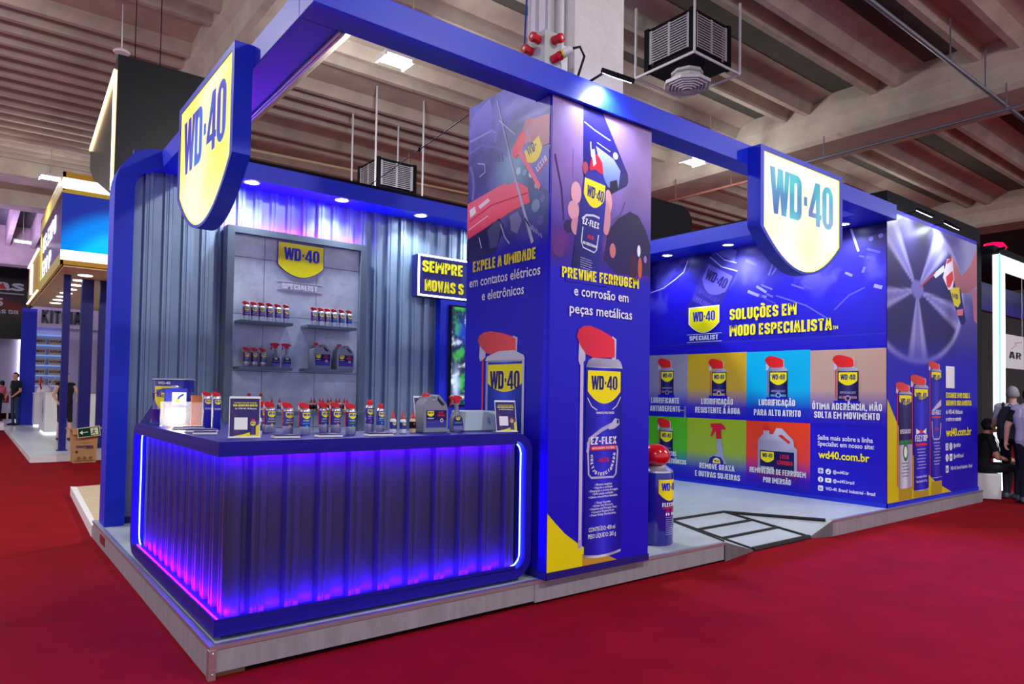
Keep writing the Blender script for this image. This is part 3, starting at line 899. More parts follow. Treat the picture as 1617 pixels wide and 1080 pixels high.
k.grid(0.001, 1.117, 2.44, 3.782, 44, 56, art_front)
k.poly([(.317, 3.782), (.53, 3.782), (.83, 3.35), (.835, 3.29), (.815, 3.25), (.61, 3.135), (.36, 3.05), (.335, 3.0), (.32, 3.4)], grad(pc(16, 14, 60), pc(36, 30, 130), 3.0, 3.8))
k.poly([(.46, 3.50), (.66, 3.44), (.74, 3.36), (.72, 3.22), (.60, 3.20), (.52, 3.3)], grad(pc(90, 110, 200), pc(150, 160, 235), 3.2, 3.5))
k.poly([(.62, 3.25), (.70, 3.28), (.72, 3.2), (.62, 3.15)], pc(14, 12, 44))
k.line([(.33, 3.66), (.45, 3.62), (.62, 3.58)], .008, pc(220, 220, 240))
k.line([(.40, 3.52), (.41, 3.42), (.43, 3.36)], .010, pc(210, 210, 235))
k.line([(.47, 3.53), (.62, 3.49)], .007, pc(200, 200, 235))
k.disc(.68, 3.47, .028, pc(235, 240, 255))
k.poly([(.56, 2.62), (.60, 2.85), (.72, 2.97), (.86, 3.05), (.96, 3.03), (1.05, 2.93), (1.116, 2.80), (1.116, 2.55), (.7, 2.52)], grad(pc(40, 24, 90), pc(28, 18, 66), 2.55, 3.0))
for (x, y, rx, ry, c) in ((.66, 2.70, .035, .06, (190, 110, 120)), (.97, 2.74, .02, .05, (225, 220, 245)), (.985, 2.60, .025, .09, (190, 90, 60)), (1.05, 2.68, .02, .03, (150, 110, 190)), (.18, 2.82, .05, .05, (40, 26, 80)), (.08, 2.62, .06, .05, (90, 40, 120)), (.90, 2.6, .05, .12, (60, 26, 70))):
    k.disc(x, y, rx, pc(*c), 14, ry)
k.line([(.03, 3.34), (.10, 3.10), (.13, 2.86)], .014, pc(60, 34, 96))
k.line([(.22, 3.42), (.215, 3.3), (.22, 3.2)], .006, pc(130, 100, 160))
k.line([(.64, 2.93), (.74, 3.0), (.80, 3.12)], .012, pc(92, 62, 110))
# hand and tilted can
for (x, y, rx, ry, c) in ((.60, 3.08, .045, .10, (206, 150, 160)), (.58, 2.95, .05, .14, (186, 128, 150)), (.25, 3.09, .055, .085, (206, 150, 170)), (.225, 2.95, .06, .075, (200, 142, 165)), (.26, 2.83, .06, .07, (184, 126, 156)), (.345, 3.30, .03, .05, (150, 60, 80))):
    k.disc(x, y, rx, pc(*c), 18, ry)
k.poly([(.47, 3.44), (.53, 3.38), (.545, 3.27), (.50, 3.22), (.42, 3.24), (.385, 3.31), (.41, 3.40)], pc(176, 26, 52))
k.poly([(.41, 3.46), (.44, 3.47), (.46, 3.36), (.43, 3.33)], pc(230, 230, 240))
k.poly([(.325, 3.20), (.36, 3.28), (.45, 3.31), (.54, 3.285), (.57, 3.22), (.572, 3.05), (.51, 2.5), (.21, 2.5)], ugrad([pc(18, 16, 70), pc(46, 40, 140), pc(30, 26, 110), pc(40, 38, 150)], .21, .57))
def tiltT(V, cx, cy, an):
    c, s = math.cos(an), math.sin(an)
    return [(cx + (a - cx) * c - (b - cy) * s, cy + (a - cx) * s + (b - cy) * c) for a, b in V]
V, F_ = shield_strip(.225, .55, .38); k.tri(tiltT([(.452 + a, 3.215 + b) for a, b in V], .452, 3.2, -.10), F_, rgb(236, 214, 40))
V, F_ = logo_geo(.363, .548, 3.075, 3.165); k.tri(tiltT(V, .452, 3.12, -.14), F_, pc(26, 26, 110))
V, F_ = text_geo('EZ-FLEX', .322, .50, 2.855, .05, .03); k.tri(tiltT(V, .4, 2.87, -.10), F_, WHT)
V, F_ = text_geo('JATO', .37, .44, 2.755, .03, .02); k.tri(tiltT(V, .4, 2.76, -.10), F_, RED)
k.line([(.315, 2.90), (.36, 2.935), (.44, 2.945), (.505, 2.935)], .016, pc(190, 190, 215))
k.line([(.325, 2.84), (.31, 2.72), (.33, 2.68), (.45, 2.655), (.475, 2.68), (.495, 2.80)], .011, pc(190, 190, 225))
V, F_ = text_geo('MULTIDIRECIONADO', .325, .475, 2.70, .022, .02); k.tri(tiltT(V, .4, 2.71, -.12), F_, WHT)
for i in range(5):
    k.line([(.30, 2.60 - .018 * i), (.42 + .01 * (i % 2), 2.585 - .018 * i)], .005, pc(150, 150, 200))
k.grid(0.15, .6, 2.40, 2.515, 2, 2, lambda U, V: np.zeros(U.shape + (3,)) + np.array(rgb(30, 20, 198)))
# yellow corner, big can
yel = [(0, .236)] + [(a, b) for a, b in ((.728, .236), (.60, .272), (.45, .335), (.31, .415), (.18, .50), (.08, .59), (0, .668))]
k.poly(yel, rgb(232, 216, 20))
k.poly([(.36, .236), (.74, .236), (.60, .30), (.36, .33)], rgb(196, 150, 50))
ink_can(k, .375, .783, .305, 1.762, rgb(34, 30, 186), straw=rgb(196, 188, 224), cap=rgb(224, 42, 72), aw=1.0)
k.line([(.331, 1.84), (.331, .38)], .033, rgb(196, 188, 228))
k.line([(.331, .38), (.331, .44)], .038, rgb(168, 158, 212))
k.line([(.395, 1.52), (.44, 1.455), (.50, 1.425)], .007, WHT); k.line([(.765, 1.53), (.72, 1.46), (.67, 1.43)], .007, WHT)
k.text('PRODUTO MULTIUSOS', .49, .69, 1.395, .018, WHT, .01)
k.line([(.40, 1.10), (.42, 1.20), (.55, 1.27), (.66, 1.31)], .03, rgb(178, 172, 214))
k.poly([(.62, 1.285), (.70, 1.36), (.748, 1.352), (.752, 1.31), (.70, 1.28), (.64, 1.27)], rgb(196, 192, 226)); k.disc(.733, 1.333, .012, NAVY, 12, .018)
k.line([(.402, 1.18), (.405, 1.10), (.415, .93), (.445, .902), (.69, .895), (.717, .92), (.735, 1.10), (.725, 1.135), (.70, 1.14)], .016, rgb(190, 186, 224))
k.text('EZ-FLEX', .435, .72, 1.158, .058, WHT, .045)
k.rect(.435, .717, 1.113, 1.146, RED); k.text('INTELIGENTE FLEXÍVEL', .45, .705, 1.121, .017, WHT, .01)
k.text('JATO', .517, .637, 1.018, .034, RED, .02)
letters = 'MULTIDIRECIONADO'
path = [(.445, 1.085), (.448, 1.0), (.475, .945), (.54, .925), (.60, .93), (.665, .965), (.69, 1.03), (.70, 1.09)]
seg = [0]
for i in range(1, len(path)): seg.append(seg[-1] + math.dist(path[i], path[i - 1]))
for i, ch in enumerate(letters):
    t = (i + .5) / len(letters) * seg[-1]
    j = max(q for q in range(len(seg) - 1) if seg[q] <= t)
    f = (t - seg[j]) / (seg[j + 1] - seg[j])
    x = path[j][0] + f * (path[j + 1][0] - path[j][0]); y = path[j][1] + f * (path[j + 1][1] - path[j][1])
    an = math.atan2(path[j + 1][1] - path[j][1], path[j + 1][0] - path[j][0])
    ww = .008 if ch == 'I' else .021
    V, F_ = text_geo(ch, x - ww / 2, x + ww / 2, y - .013, .027, .02)
    k.tri(tiltT(V, x, y, an), F_, WHT); k.d -= k.dl
for i, (s, a, b) in enumerate((('• Elimina rangidos', .482, .673), ('• Expulsa a umidade', .472, .68), ('• Desengripa e previne ferrugem', .42, .74), ('• Solta peças oxidadas', .455, .69), ('• Libera mecanismos travados', .418, .735),
                               ('• Stops Squeaks', .487, .66), ('• Drives Out Moisture', .46, .685), ('• Unsticks and Prevents Rust', .425, .73), ('• Loosens Rusted Parts', .45, .70), ('• Frees Sticky Mechanisms', .43, .72))):
    k.text(s, a, b, .838 - .0235 * i - (.022 if i > 4 else 0), .017, WHT, .01); k.d -= k.dl
k.text('CONTEÚDO: 400 ml', .422, .715, .487, .032, WHT, .015)
k.text('PESO LÍQUIDO: 265 g', .417, .724, .435, .032, WHT, .015)
k.build('printed_artwork', pnf)
text(FF, 'PREVINE FERRUGEM', .110, .965, 2.424, .082, M_yel_ink, pnf, .04, d=k.d + .001)
text(FF, 'e corrosão em', .235, .842, 2.30, .075, M_white_ink, pnf, .012, d=k.d + .001)
text(FF, 'peças metálicas', .192, .889, 2.163, .075, M_white_ink, pnf, .012, d=k.d + .001)

k = Ink(FL)
def pc(r, g, b): return tuple(min(1, c * 1.55) for c in rgb(r, g, b))  # inks raised on this face; floodlight glare goes into the print colours
k.rect(.001, 1.072, .236, 3.0, rgb(30, 20, 198))
def art_left(U, V):
    n = fbm(U, V, 2.2, 5, 11); n2 = fbm(U, V, 5.0, 3, 5)
    A = np.zeros(U.shape + (3,)) + np.array(pc(66, 60, 128))
    A = mixc(A, pc(96, 98, 176), sm(V, 3.2, 3.9))
    A = A * (1 + .35 * n + .12 * n2)[..., None]
    A = mixc(A, pc(128, 172, 186), .75 * np.exp(-((U - .62) ** 2 / .22 ** 2 + (V - 3.35) ** 2 / .25 ** 2)))
    A = mixc(A, pc(70, 110, 130), .5 * np.exp(-((U - .9) ** 2 + (V - 3.0) ** 2) / .2 ** 2))
    A = mixc(A, pc(140, 150, 215), .8 * np.exp(-((U - .72) ** 2 / .2 ** 2 + (V - 3.83) ** 2 / .05 ** 2)))
    A = mixc(A, pc(150, 160, 225), .8 * np.exp(-((U - .85) ** 2 / .16 ** 2 + (V - 3.70) ** 2 / .02 ** 2)))
    A = mixc(A, rgb(30, 20, 198), 1 - sm(V, 2.62, 2.85))
    return A
k.grid(0.001, .904, 2.62, 4.018, 50, 76, art_left)
k.grid(.904, 1.072, 2.62, 3.782, 10, 62, art_left)
k.poly([(.03, 3.92), (.30, 4.01), (.36, 3.85), (.31, 3.74), (.05, 3.76)], grad(pc(96, 92, 180), pc(128, 124, 205), 3.74, 4.0))
k.line([(.02, 3.72), (.33, 3.73), (.40, 3.69), (.38, 3.62)], .02, pc(130, 130, 200))
k.line([(.02, 3.62), (.2, 3.64), (.42, 3.56), (.55, 3.46)], .016, pc(104, 108, 176))
for i in range(7):
    k.line([(.18 + .05 * i, 3.58 - .012 * i), (.20 + .05 * i, 3.50 - .012 * i)], .018, pc(84, 90, 150)); k.d -= k.dl
k.line([(.03, 3.50), (.07, 3.42), (.09, 3.30), (.07, 3.2)], .03, pc(110, 120, 170))
k.line([(.14, 3.50), (.24, 3.47), (.25, 3.40), (.17, 3.38)], .014, pc(150, 170, 200))
for (x, y, r, c) in ((.70, 3.30, .03, (150, 190, 200)), (.78, 3.27, .025, (120, 160, 180)), (.66, 3.22, .025, (120, 160, 180)), (.86, 3.24, .03, (170, 200, 210)), (.93, 3.14, .03, (130, 160, 180)), (1.0, 3.02, .03, (90, 100, 150)), (.92, 2.98, .05, (110, 130, 160)), (.98, 2.86, .04, (90, 90, 150))):
    k.disc(x, y, r, pc(*c), 14)
k.poly([(.0, 3.18), (.52, 3.245), (.56, 3.22), (.68, 3.225), (.82, 3.14), (.85, 3.02), (.66, 3.00), (.0, 2.87)], grad(pc(214, 60, 82), pc(226, 100, 116), 2.87, 3.2))
k.line([(.03, 3.02), (.35, 3.10), (.82, 3.10)], .012, pc(168, 40, 64))
k.line([(.02, 2.95), (.30, 3.02)], .008, pc(240, 200, 210))
k.poly([(.16, 3.13), (.30, 3.17), (.33, 3.14), (.19, 3.10)], pc(206, 196, 206))
k.poly([(.03, 3.12), (.11, 3.14), (.13, 3.08), (.05, 3.05)], pc(220, 216, 226))
k.poly([(.0, 2.86), (.3, 2.93), (.46, 2.97), (.52, 2.90), (.42, 2.70), (.2, 2.66), (0, 2.68)], grad(pc(38, 34, 92), pc(28, 28, 60), 2.66, 2.95))
k.poly([(.30, 2.90), (.42, 2.96), (.50, 2.93), (.44, 2.74), (.34, 2.74)], pc(70, 72, 110))
k.poly([(.60, 2.96), (.70, 2.98), (.76, 2.90), (.70, 2.80), (.62, 2.84)], pc(110, 112, 150))
k.line([(.48, 2.92), (.54, 2.80), (.60, 2.74)], .014, pc(150, 150, 190))
k.line([(.18, 2.86), (.22, 2.76)], .01, pc(190, 190, 220))
for i in range(5):
    k.line([(.78 + .05 * i, 2.92 - .04 * i), (.88 + .03 * i, 2.80 - .02 * i)], .010, pc(130, 130, 180)); k.d -= k.dl
k.line([(.405, 3.96), (.62, 3.36), (.89, 2.70)], [.012, .02, .034], pc(150, 160, 190))
k.line([(.44, 3.78), (.66, 3.60)], .008, pc(190, 200, 225))
# hand holding the can at the right edge
k.poly([(.78, 3.68), (.83, 3.69), (.90, 3.66), (1.0, 3.655), (1.072, 3.64), (1.072, 3.42), (.95, 3.42), (.84, 3.46), (.75, 3.50), (.72, 3.55)], grad(pc(140, 92, 120), pc(176, 120, 136), 3.4, 3.7))
k.poly([(.70, 3.58), (.76, 3.62), (.80, 3.56), (.76, 3.46), (.66, 3.41), (.62, 3.44), (.63, 3.51)], pc(226, 78, 96))
k.line([(.79, 3.56), (.83, 3.60)], .018, pc(90, 140, 200))
k.disc(.82, 3.51, .035, pc(170, 114, 134), 14, .06)
k.poly([(.73, 3.46), (.82, 3.50), (1.072, 3.38), (1.072, 3.06), (1.0, 3.10), (.74, 3.40)], ugrad([pc(120, 130, 190), pc(64, 62, 140), pc(84, 84, 170)], .7, 1.07))
k.poly([(.70, 3.44), (.74, 3.46), (.98, 3.12), (.96, 3.09)], pc(220, 100, 120))
V, F_ = shield_strip(.19, .55, .3); k.tri(tiltT([(.885 + a, 3.48 + b) for a, b in V], .885, 3.42, .42), F_, pc(206, 196, 60))
V, F_ = text_geo('WD-', .82, .93, 3.40, .085, .05); k.tri(tiltT(V, .88, 3.42, .42), F_, pc(50, 50, 110))
V, F_ = text_geo('LEXTO', .93, 1.06, 3.27, .05, .04); k.tri(tiltT(V, 1.0, 3.27, .55), F_, pc(180, 180, 215))
k.line([(.94, 3.22), (1.07, 3.31)], .012, RED)
# lower can
k2u = lambda y: 4.945 - y
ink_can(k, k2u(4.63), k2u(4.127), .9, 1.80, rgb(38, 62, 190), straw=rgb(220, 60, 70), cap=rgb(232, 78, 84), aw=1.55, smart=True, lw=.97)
k.poly([(k2u(4.645), 1.81), (k2u(4.62), 1.845), (k2u(4.46), 1.885), (k2u(4.26), 1.885), (k2u(4.14), 1.845), (k2u(4.12), 1.81)], rgb(205, 208, 226))
k.rect(k2u(4.63), k2u(4.60), .9, 1.80, rgb(150, 160, 215)); k.rect(k2u(4.155), k2u(4.127), .9, 1.80, rgb(200, 205, 235))
k.line([(0.003, .60), (.2, .50), (.5, .40), (.9, .34)], .012, rgb(200, 190, 60))
k.build('printed_artwork', pnl)
text(FL, 'EXPELE A UMIDADE', .106, .935, 2.572, .088, M_yel_ink, pnl, .04, d=k.d + .001)
text(FL, 'em contatos elétricos', .056, .992, 2.445, .078, M_white_ink, pnl, .012, d=k.d + .001)
text(FL, 'e eletrônicos', .242, .801, 2.318, .078, M_white_ink, pnl, .012, d=k.d + .001)

def pc(r, g, b): return tuple(min(1, c * 1.12) for c in rgb(r, g, b))

# ------------------------------------------------------------------ right storage block with printed walls
wr = tag(MB().box(9.08, 12.14, 3.93, 8.02, Z0, 3.985).build('wall_right', M_print_blue), kind='structure')
MB().box(9.07, 9.08, 3.92, 7.9, Z0, .234).box(9.07, 12.15, 3.92, 3.93, Z0, .234).build('base_strip', M_blue, wr)
MB().box(9.25, 12.5, 4.0, 8.0, 3.985, 4.24).build('roof_cover', M_black, wr)
FR = Fr((9.08, 7.8, 0), (0, -1, 0), (-1, 0, 0))
R = lambda y: 7.8 - y
door = tag(MB().fbox(FR, R(7.79), R(6.995), .20, 2.372, .0005, .006).build('door_1', M_print_blue), kind='structure')
MB().fbox(FR, R(6.995), R(6.985), .20, 2.38, .001, .0075).fbox(FR, R(7.8), R(6.985), 2.372, 2.380, .001, .0075).build('door_gap', mat('grey_edge', rgb(120, 120, 140), .5), door)
b = MB(); b.fbox(FR, R(7.045), R(7.015), 1.20, 1.38, .006, .014); b.tube([tuple(FR.p(R(7.03), 1.31, .02)), tuple(FR.p(R(7.03), 1.31, .05)), tuple(FR.p(R(7.14), 1.31, .05))], .009, 8)
b.build('door_handle', M_alu, door, smooth=True)
MB().tube([tuple(FR.p(R(7.03), 1.235, .02)), tuple(FR.p(R(7.04), 1.13, .02))], .006, 6).build('key', M_alu, door)

k = Ink(FR, .0085)
def art_wall(U, V):
    n = fbm(U, V, .7, 5, 21); n2 = fbm(U, V, 1.9, 4, 9)
    A = np.zeros(U.shape + (3,)) + np.array(rgb(30, 20, 198))
    A = mixc(A, pc(36, 30, 104), sm(V, 3.0, 3.7) * .85)
    A = mixc(A, pc(92, 86, 204), np.clip(.55 * sm(V, 2.7, 3.3) * sm(n + .5 * n2, .15, 1.0), 0, 1))
    A = mixc(A, pc(24, 22, 72), np.clip(.7 * sm(V, 3.2, 3.7) * sm(-n, .2, .9), 0, 1))
    A = mixc(A, pc(120, 116, 226), .55 * np.exp(-((U - 2.0) ** 2 / .30 ** 2 + (V - 3.45) ** 2 / .25 ** 2)))
    A = mixc(A, pc(40, 36, 120), .6 * np.exp(-((U - 3.5) ** 2 / .35 ** 2 + (V - 3.65) ** 2 / .2 ** 2)))
    return A
k.grid(0.001, 3.868, 2.38, 3.79, 150, 54, art_wall)
k.line([(.02, 3.28), (.30, 3.33), (.55, 3.45), (.72, 3.55), (.80, 3.72)], .014, pc(170, 170, 240))
def can_ghost():
    T = lambda p: tiltT(p, 1.35, 3.3, -.52)
    k.poly(T([(1.03, 2.60), (1.60, 2.60), (1.60, 3.58), (1.03, 3.58)]), grad(rgb(40, 30, 172), pc(46, 42, 128), 2.7, 3.3))
    k.poly(T([(1.03, 3.58), (1.12, 3.70), (1.50, 3.70), (1.60, 3.58)]), pc(60, 56, 150))
    k.poly(T([(1.14, 3.70), (1.48, 3.70), (1.44, 3.86), (1.18, 3.86)]), pc(104, 100, 190))
    k.line(T([(1.03, 3.60), (1.3, 3.55), (1.60, 3.60)]), .02, pc(150, 150, 235))
    k.line(T([(1.10, 3.70), (1.3, 3.66), (1.52, 3.70)]), .016, pc(170, 170, 245))
    V, F_ = shield_strip(.50, .5, .3); k.tri(T([(1.315 + a, 3.50 + b) for a, b in V]), F_, pc(92, 84, 205))
    V, F_ = logo_geo(1.10, 1.53, 3.27, 3.43); k.tri(T(V), F_, pc(32, 28, 96))
    V, F_ = text_geo('SPECIALIST', 1.10, 1.53, 3.03, .07, .01); k.tri(T(V), F_, pc(70, 62, 176))
    V, F_ = text_geo('LIMPA CONTATOS', 1.07, 1.56, 2.88, .09, .02); k.tri(T(V), F_, pc(84, 76, 190))
can_ghost()
rs = random.Random(4)
for i in range(26):
    x = 1.7 + 2.1 * rs.random(); y = 2.98 + .62 * rs.random(); L = .06 + .16 * rs.random(); an = rs.choice((-.6, -.5, .9, 1.0)) + .2 * rs.random()
    c = rs.choice(((96, 90, 210), (120, 114, 226), (70, 64, 190), (150, 146, 240)))
    k.line([(x, y), (x + L * math.cos(an), y + L * math.sin(an))], .02 + .03 * rs.random(), pc(*c)); k.d -= k.dl * .9
k.line([(3.42, 3.78), (3.52, 3.46)], .03, pc(150, 140, 225)); k.disc(3.68, 3.60, .03, pc(110, 96, 210)); k.disc(3.80, 3.62, .03, pc(110, 96, 210))
k.line([(2.35, 3.0), (2.8, 2.82), (3.1, 2.62)], .02, pc(92, 86, 214)); k.line([(3.2, 2.72), (3.4, 2.9), (3.6, 2.98)], .02, pc(84, 78, 205))
k.grid(0.001, 3.868, .236, 2.38, 2, 2, lambda U, V: np.zeros(U.shape + (3,)) + np.array(rgb(30, 20, 198)))
k.rect(.001, 3.868, 2.36, 2.385, rgb(44, 36, 190))
# picture tiles: colour fading into blue
BB = rgb(30, 20, 192)
def tile(y0, y1, z0, z1, c):
    zm = z0 + (z1 - z0) * .46
    f0, f1 = R(y0), R(y1)
    V = [(f0, z0), (f1, z0), (f0, z0 + .18 * (z1 - z0)), (f1, z0 + .18 * (z1 - z0)), (f0, zm), (f1, zm), (f0, z1), (f1, z1)]
    def col(a, b):
        t = sm(np.array((b - z0) / (z1 - z0)), .12, .52)
        return tuple(BB[i] + (c[i] - BB[i]) * float(t) for i in range(3))
    k.tri(V, [(0, 1, 3, 2), (2, 3, 5, 4), (4, 5, 7, 6)], col)
tile(7.80, 6.985, 1.20, 2.215, rgb(152, 148, 172))
tile(6.985, 5.92, 1.20, 2.21, rgb(206, 170, 24))
tile(5.92, 4.93, 1.197, 2.205, rgb(0, 186, 240))
tile(4.93, 3.932, 1.19, 2.19, rgb(198, 164, 148))
tile(7.80, 6.985, .236, 1.198, rgb(84, 190, 24))
tile(6.985, 5.92, .236, 1.198, rgb(156, 186, 30))
tile(5.92, 4.93, .236, 1.195, rgb(232, 66, 22))
CB = rgb(30, 26, 92)
def tcan(y0, y1, zb, zs, acc, l1, l2=None):
    x0, x1 = R(y0), R(y1)
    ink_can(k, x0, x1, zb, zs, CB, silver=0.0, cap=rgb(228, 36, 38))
    w = x1 - x0
    k.text('SPECIALIST', x0 + .12 * w, x1 - .12 * w, zs - .30, .030, rgb(170, 160, 215), .0)
    k.text(l1, x0 + .08 * w, x1 - .08 * w, zs - .365, .034, acc, .02)
    if l2: k.text(l2, x0 + .2 * w, x1 - .2 * w, zs - .42, .034, acc, .02)
    k.disc((x0 + x1) / 2, zb + .045, .04, acc, 16); k.disc((x0 + x1) / 2, zb + .045, .022, CB, 12)
    k.rect(x0 - .05, x1 + .02, zb - .05, zb + .012, BB)
tcan(7.53, 7.265, 1.55, 1.955, rgb(150, 140, 190), 'DRY LUBE')
tcan(6.525, 6.262, 1.545, 1.922, rgb(220, 190, 150), 'SILICONE')
tcan(5.545, 5.263, 1.53, 1.918, rgb(120, 180, 230), 'GRAXA BRANCA', 'DE LÍTIO')
tcan(4.55, 4.277, 1.50, 1.906, rgb(190, 150, 170), 'GEL ANTICORROSIVO')
tcan(7.53, 7.265, .58, .97, rgb(60, 170, 110), 'LIMPA CONTATOS')
ink_spray(k, R(6.585), R(6.25), .47, 1.135)
ink_jug(k, R(5.72), R(5.115), .33, 1.13)
k.grid(R(5.72) - .01, R(5.115) + .01, .30, .50, 1, 6, lambda U, V: mixc(np.zeros(U.shape + (3,)) + np.array(rgb(120, 30, 90)), BB, 1 - sm(V, .3, .5)))
k.grid(R(6.59), R(6.24), .44, .52, 1, 4, lambda U, V: np.zeros(U.shape + (3,)) + np.array(BB))
k.logo(R(6.678), 2.935, .54, rgb(240, 232, 20), BLU, hs=.46, hb=.26, ring=WHT)
k.logo(R(6.678), 2.935, .54, rgb(240, 232, 20), BLU, hs=.46, hb=.26)
k.text('SPECIALIST', R(6.948), R(6.41), 2.425, .072, WHT, .02)
k.rect(R(6.996), R(6.345), 2.516, 2.523, WHT); k.rect(R(6.996), R(6.345), 2.394, 2.401, WHT)
# social icons
def icon(y, z, kind):
    x = R(y)
    if kind != 'play': k.poly([(x - .036, z - .026)] + [(x + q[0] * .036, z + q[1] * .036) for q in ((-.7, -1), (.7, -1), (1, -.7), (1, .7), (.7, 1), (-.7, 1), (-1, .7))], WHT) if kind in ('cam', 'in') else k.disc(x, z, .038, WHT)
    if kind == 'play':
        k.poly([(x - .042, z - .022), (x - .034, z - .03), (x + .034, z - .03), (x + .042, z - .022), (x + .042, z + .022), (x + .034, z + .03), (x - .034, z + .03), (x - .042, z + .022)], WHT)
        k.poly([(x - .012, z - .015), (x + .016, z), (x - .012, z + .015)], BB)
    if kind == 'cam': k.disc(x, z, .028, BB, 12); k.disc(x, z, .020, WHT, 14); k.disc(x, z, .013, BB, 12); k.disc(x + .018, z + .018, .005, WHT, 8)
    if kind == 'note': k.line([(x + .004, z + .022), (x + .004, z - .01)], .007, BB); k.disc(x - .003, z - .012, .011, BB, 10); k.line([(x + .004, z + .02), (x + .018, z + .008)], .007, BB)
    if kind == 'f': k.line([(x + .012, z + .022), (x + .002, z + .018), (x, z - .036)], .009, BB); k.line([(x - .012, z), (x + .012, z)], .008, BB)
    if kind == 'in': k.text('in', x - .02, x + .022, z - .02, .04, BB, .03)
icon(4.775, .568, 'cam'); icon(4.67, .566, 'note'); icon(4.775, .452, 'f'); icon(4.67, .45, 'play'); icon(4.775, .335, 'in')
awr = k.build('printed_artwork', wr)
DW = k.d + .001
def rtext(s, y0, y1, zb, cap, m, bold=.03):
    text(FR, s, R(y0), R(y1), zb, cap, m, awr, bold, d=DW)
rtext('SOLUÇÕES EM', 6.203, 5.128, 2.702, .165, M_yel_ink, .04)
rtext('MODO ESPECIALISTA', 6.202, 4.624, 2.455, .163, M_yel_ink, .04)
rtext('TM', 4.61, 4.54, 2.46, .05, M_yel_ink, .02)
rtext('LUBRIFICANTE', 7.722, 7.135, 1.418, .092, M_white_ink)
rtext('ANTIADERENTE', 7.742, 7.117, 1.284, .092, M_white_ink)
rtext('LUBRIFICAÇÃO', 6.709, 6.138, 1.420, .092, M_white_ink)
rtext('RESISTENTE À ÁGUA', 6.823, 6.017, 1.284, .092, M_white_ink)
rtext('LUBRIFICAÇÃO', 5.706, 5.143, 1.424, .090, M_white_ink)
rtext('PARA ALTO ATRITO', 5.785, 5.06, 1.279, .090, M_white_ink)
rtext('ÓTIMA ADERÊNCIA, NÃO', 4.895, 3.978, 1.391, .090, M_white_ink)
rtext('SOLTA EM MOVIMENTO', 4.867, 4.006, 1.275, .090, M_white_ink)
rtext('LIMPA CONTATOS', 7.742, 7.19, .565, .075, M_white_ink)
rtext('ELÉTRICOS E ELETRÔNICOS', 7.80, 6.99, .445, .075, M_white_ink)
rtext('REMOVE GRAXA', 6.732, 6.107, .422, .085, M_white_ink)
rtext('E OUTRAS SUJEIRAS', 6.819, 6.01, .293, .085, M_white_ink)
rtext('REMOVEDOR DE FERRUGEM', 5.849, 4.984, .447, .078, M_white_ink)
rtext('POR IMERSÃO', 5.631, 5.203, .322, .078, M_white_ink)
rtext('Saiba mais sobre a linha', 4.817, 4.09, .985, .062, M_white_ink, .012)
rtext('Specialist em nosso site:', 4.816, 4.075, .903, .062, M_white_ink, .012)
rtext('wd40.com.br', 4.808, 4.132, .739, .095, M_yel_ink, .05)
rtext('@wd40.br', 4.606, 4.394, .549, .042, M_white_ink, .012)
rtext('@wd40.brasil', 4.606, 4.325, .432, .042, M_white_ink, .012)
rtext('WD-40. Brand: Industrial - Brasil', 4.706, 4.062, .318, .042, M_white_ink, .012)

# front face of the storage block
FP = Fr((9.08, 3.93, 0), (1, 0, 0), (0, -1, 0))
k = Ink(FP, .002)
def art_panel(U, V):
    n = fbm(U * .5, V, .8, 4, 31)
    A = np.zeros(U.shape + (3,)) + np.array(rgb(38, 28, 160))
    A = mixc(A, pc(86, 80, 150), sm(V, 1.9, 2.9) * .7)
    A = mixc(A, pc(120, 116, 190), np.clip(sm(V, 2.2, 3.2) * sm(n, .0, 1.0), 0, 1) * .6)
    # alloy wheel: spokes from a hub
    x = (U - .90) * .62; y = V - 3.02
    r = np.hypot(x, y); a = np.arctan2(y, x)
    sp = np.abs(((a + .3) / (2 * math.pi) * 5) % 1 - .5) * 2
    w = np.clip((sp - .62) / .12, 0, 1) * sm(r, .04, .12) * (1 - sm(r, .95, 1.02))
    inn = (1 - sm(r, .92, .98))
    A = mixc(A, pc(30, 24, 84), inn * .85)
    A = mixc(A, pc(150, 148, 214), w * .9)
    sh = np.clip((sp - .84) / .05, 0, 1) * (1 - sm(r, .9, .95))
    A = mixc(A, pc(96, 92, 176), sh * .7)
    A = mixc(A, pc(166, 164, 224), np.exp(-((r - .97) / .035) ** 2) * .9)
    A = mixc(A, pc(110, 106, 186), (1 - sm(r, .10, .14)))
    A = mixc(A, pc(170, 176, 226), np.clip(sm(U, 2.2, 2.7) * sm(V, 2.9, 3.4), 0, 1) * .7)
    A = mixc(A, pc(26, 20, 76), np.exp(-((U - 2.0) ** 2 / .18 ** 2 + (V - 2.6) ** 2 / .6 ** 2)) * .5)
    A = mixc(A, rgb(30, 20, 190), 1 - sm(V, 1.85, 2.45))
    return A
k.grid(.001, 3.055, .236, 3.93, 110, 110, art_panel)
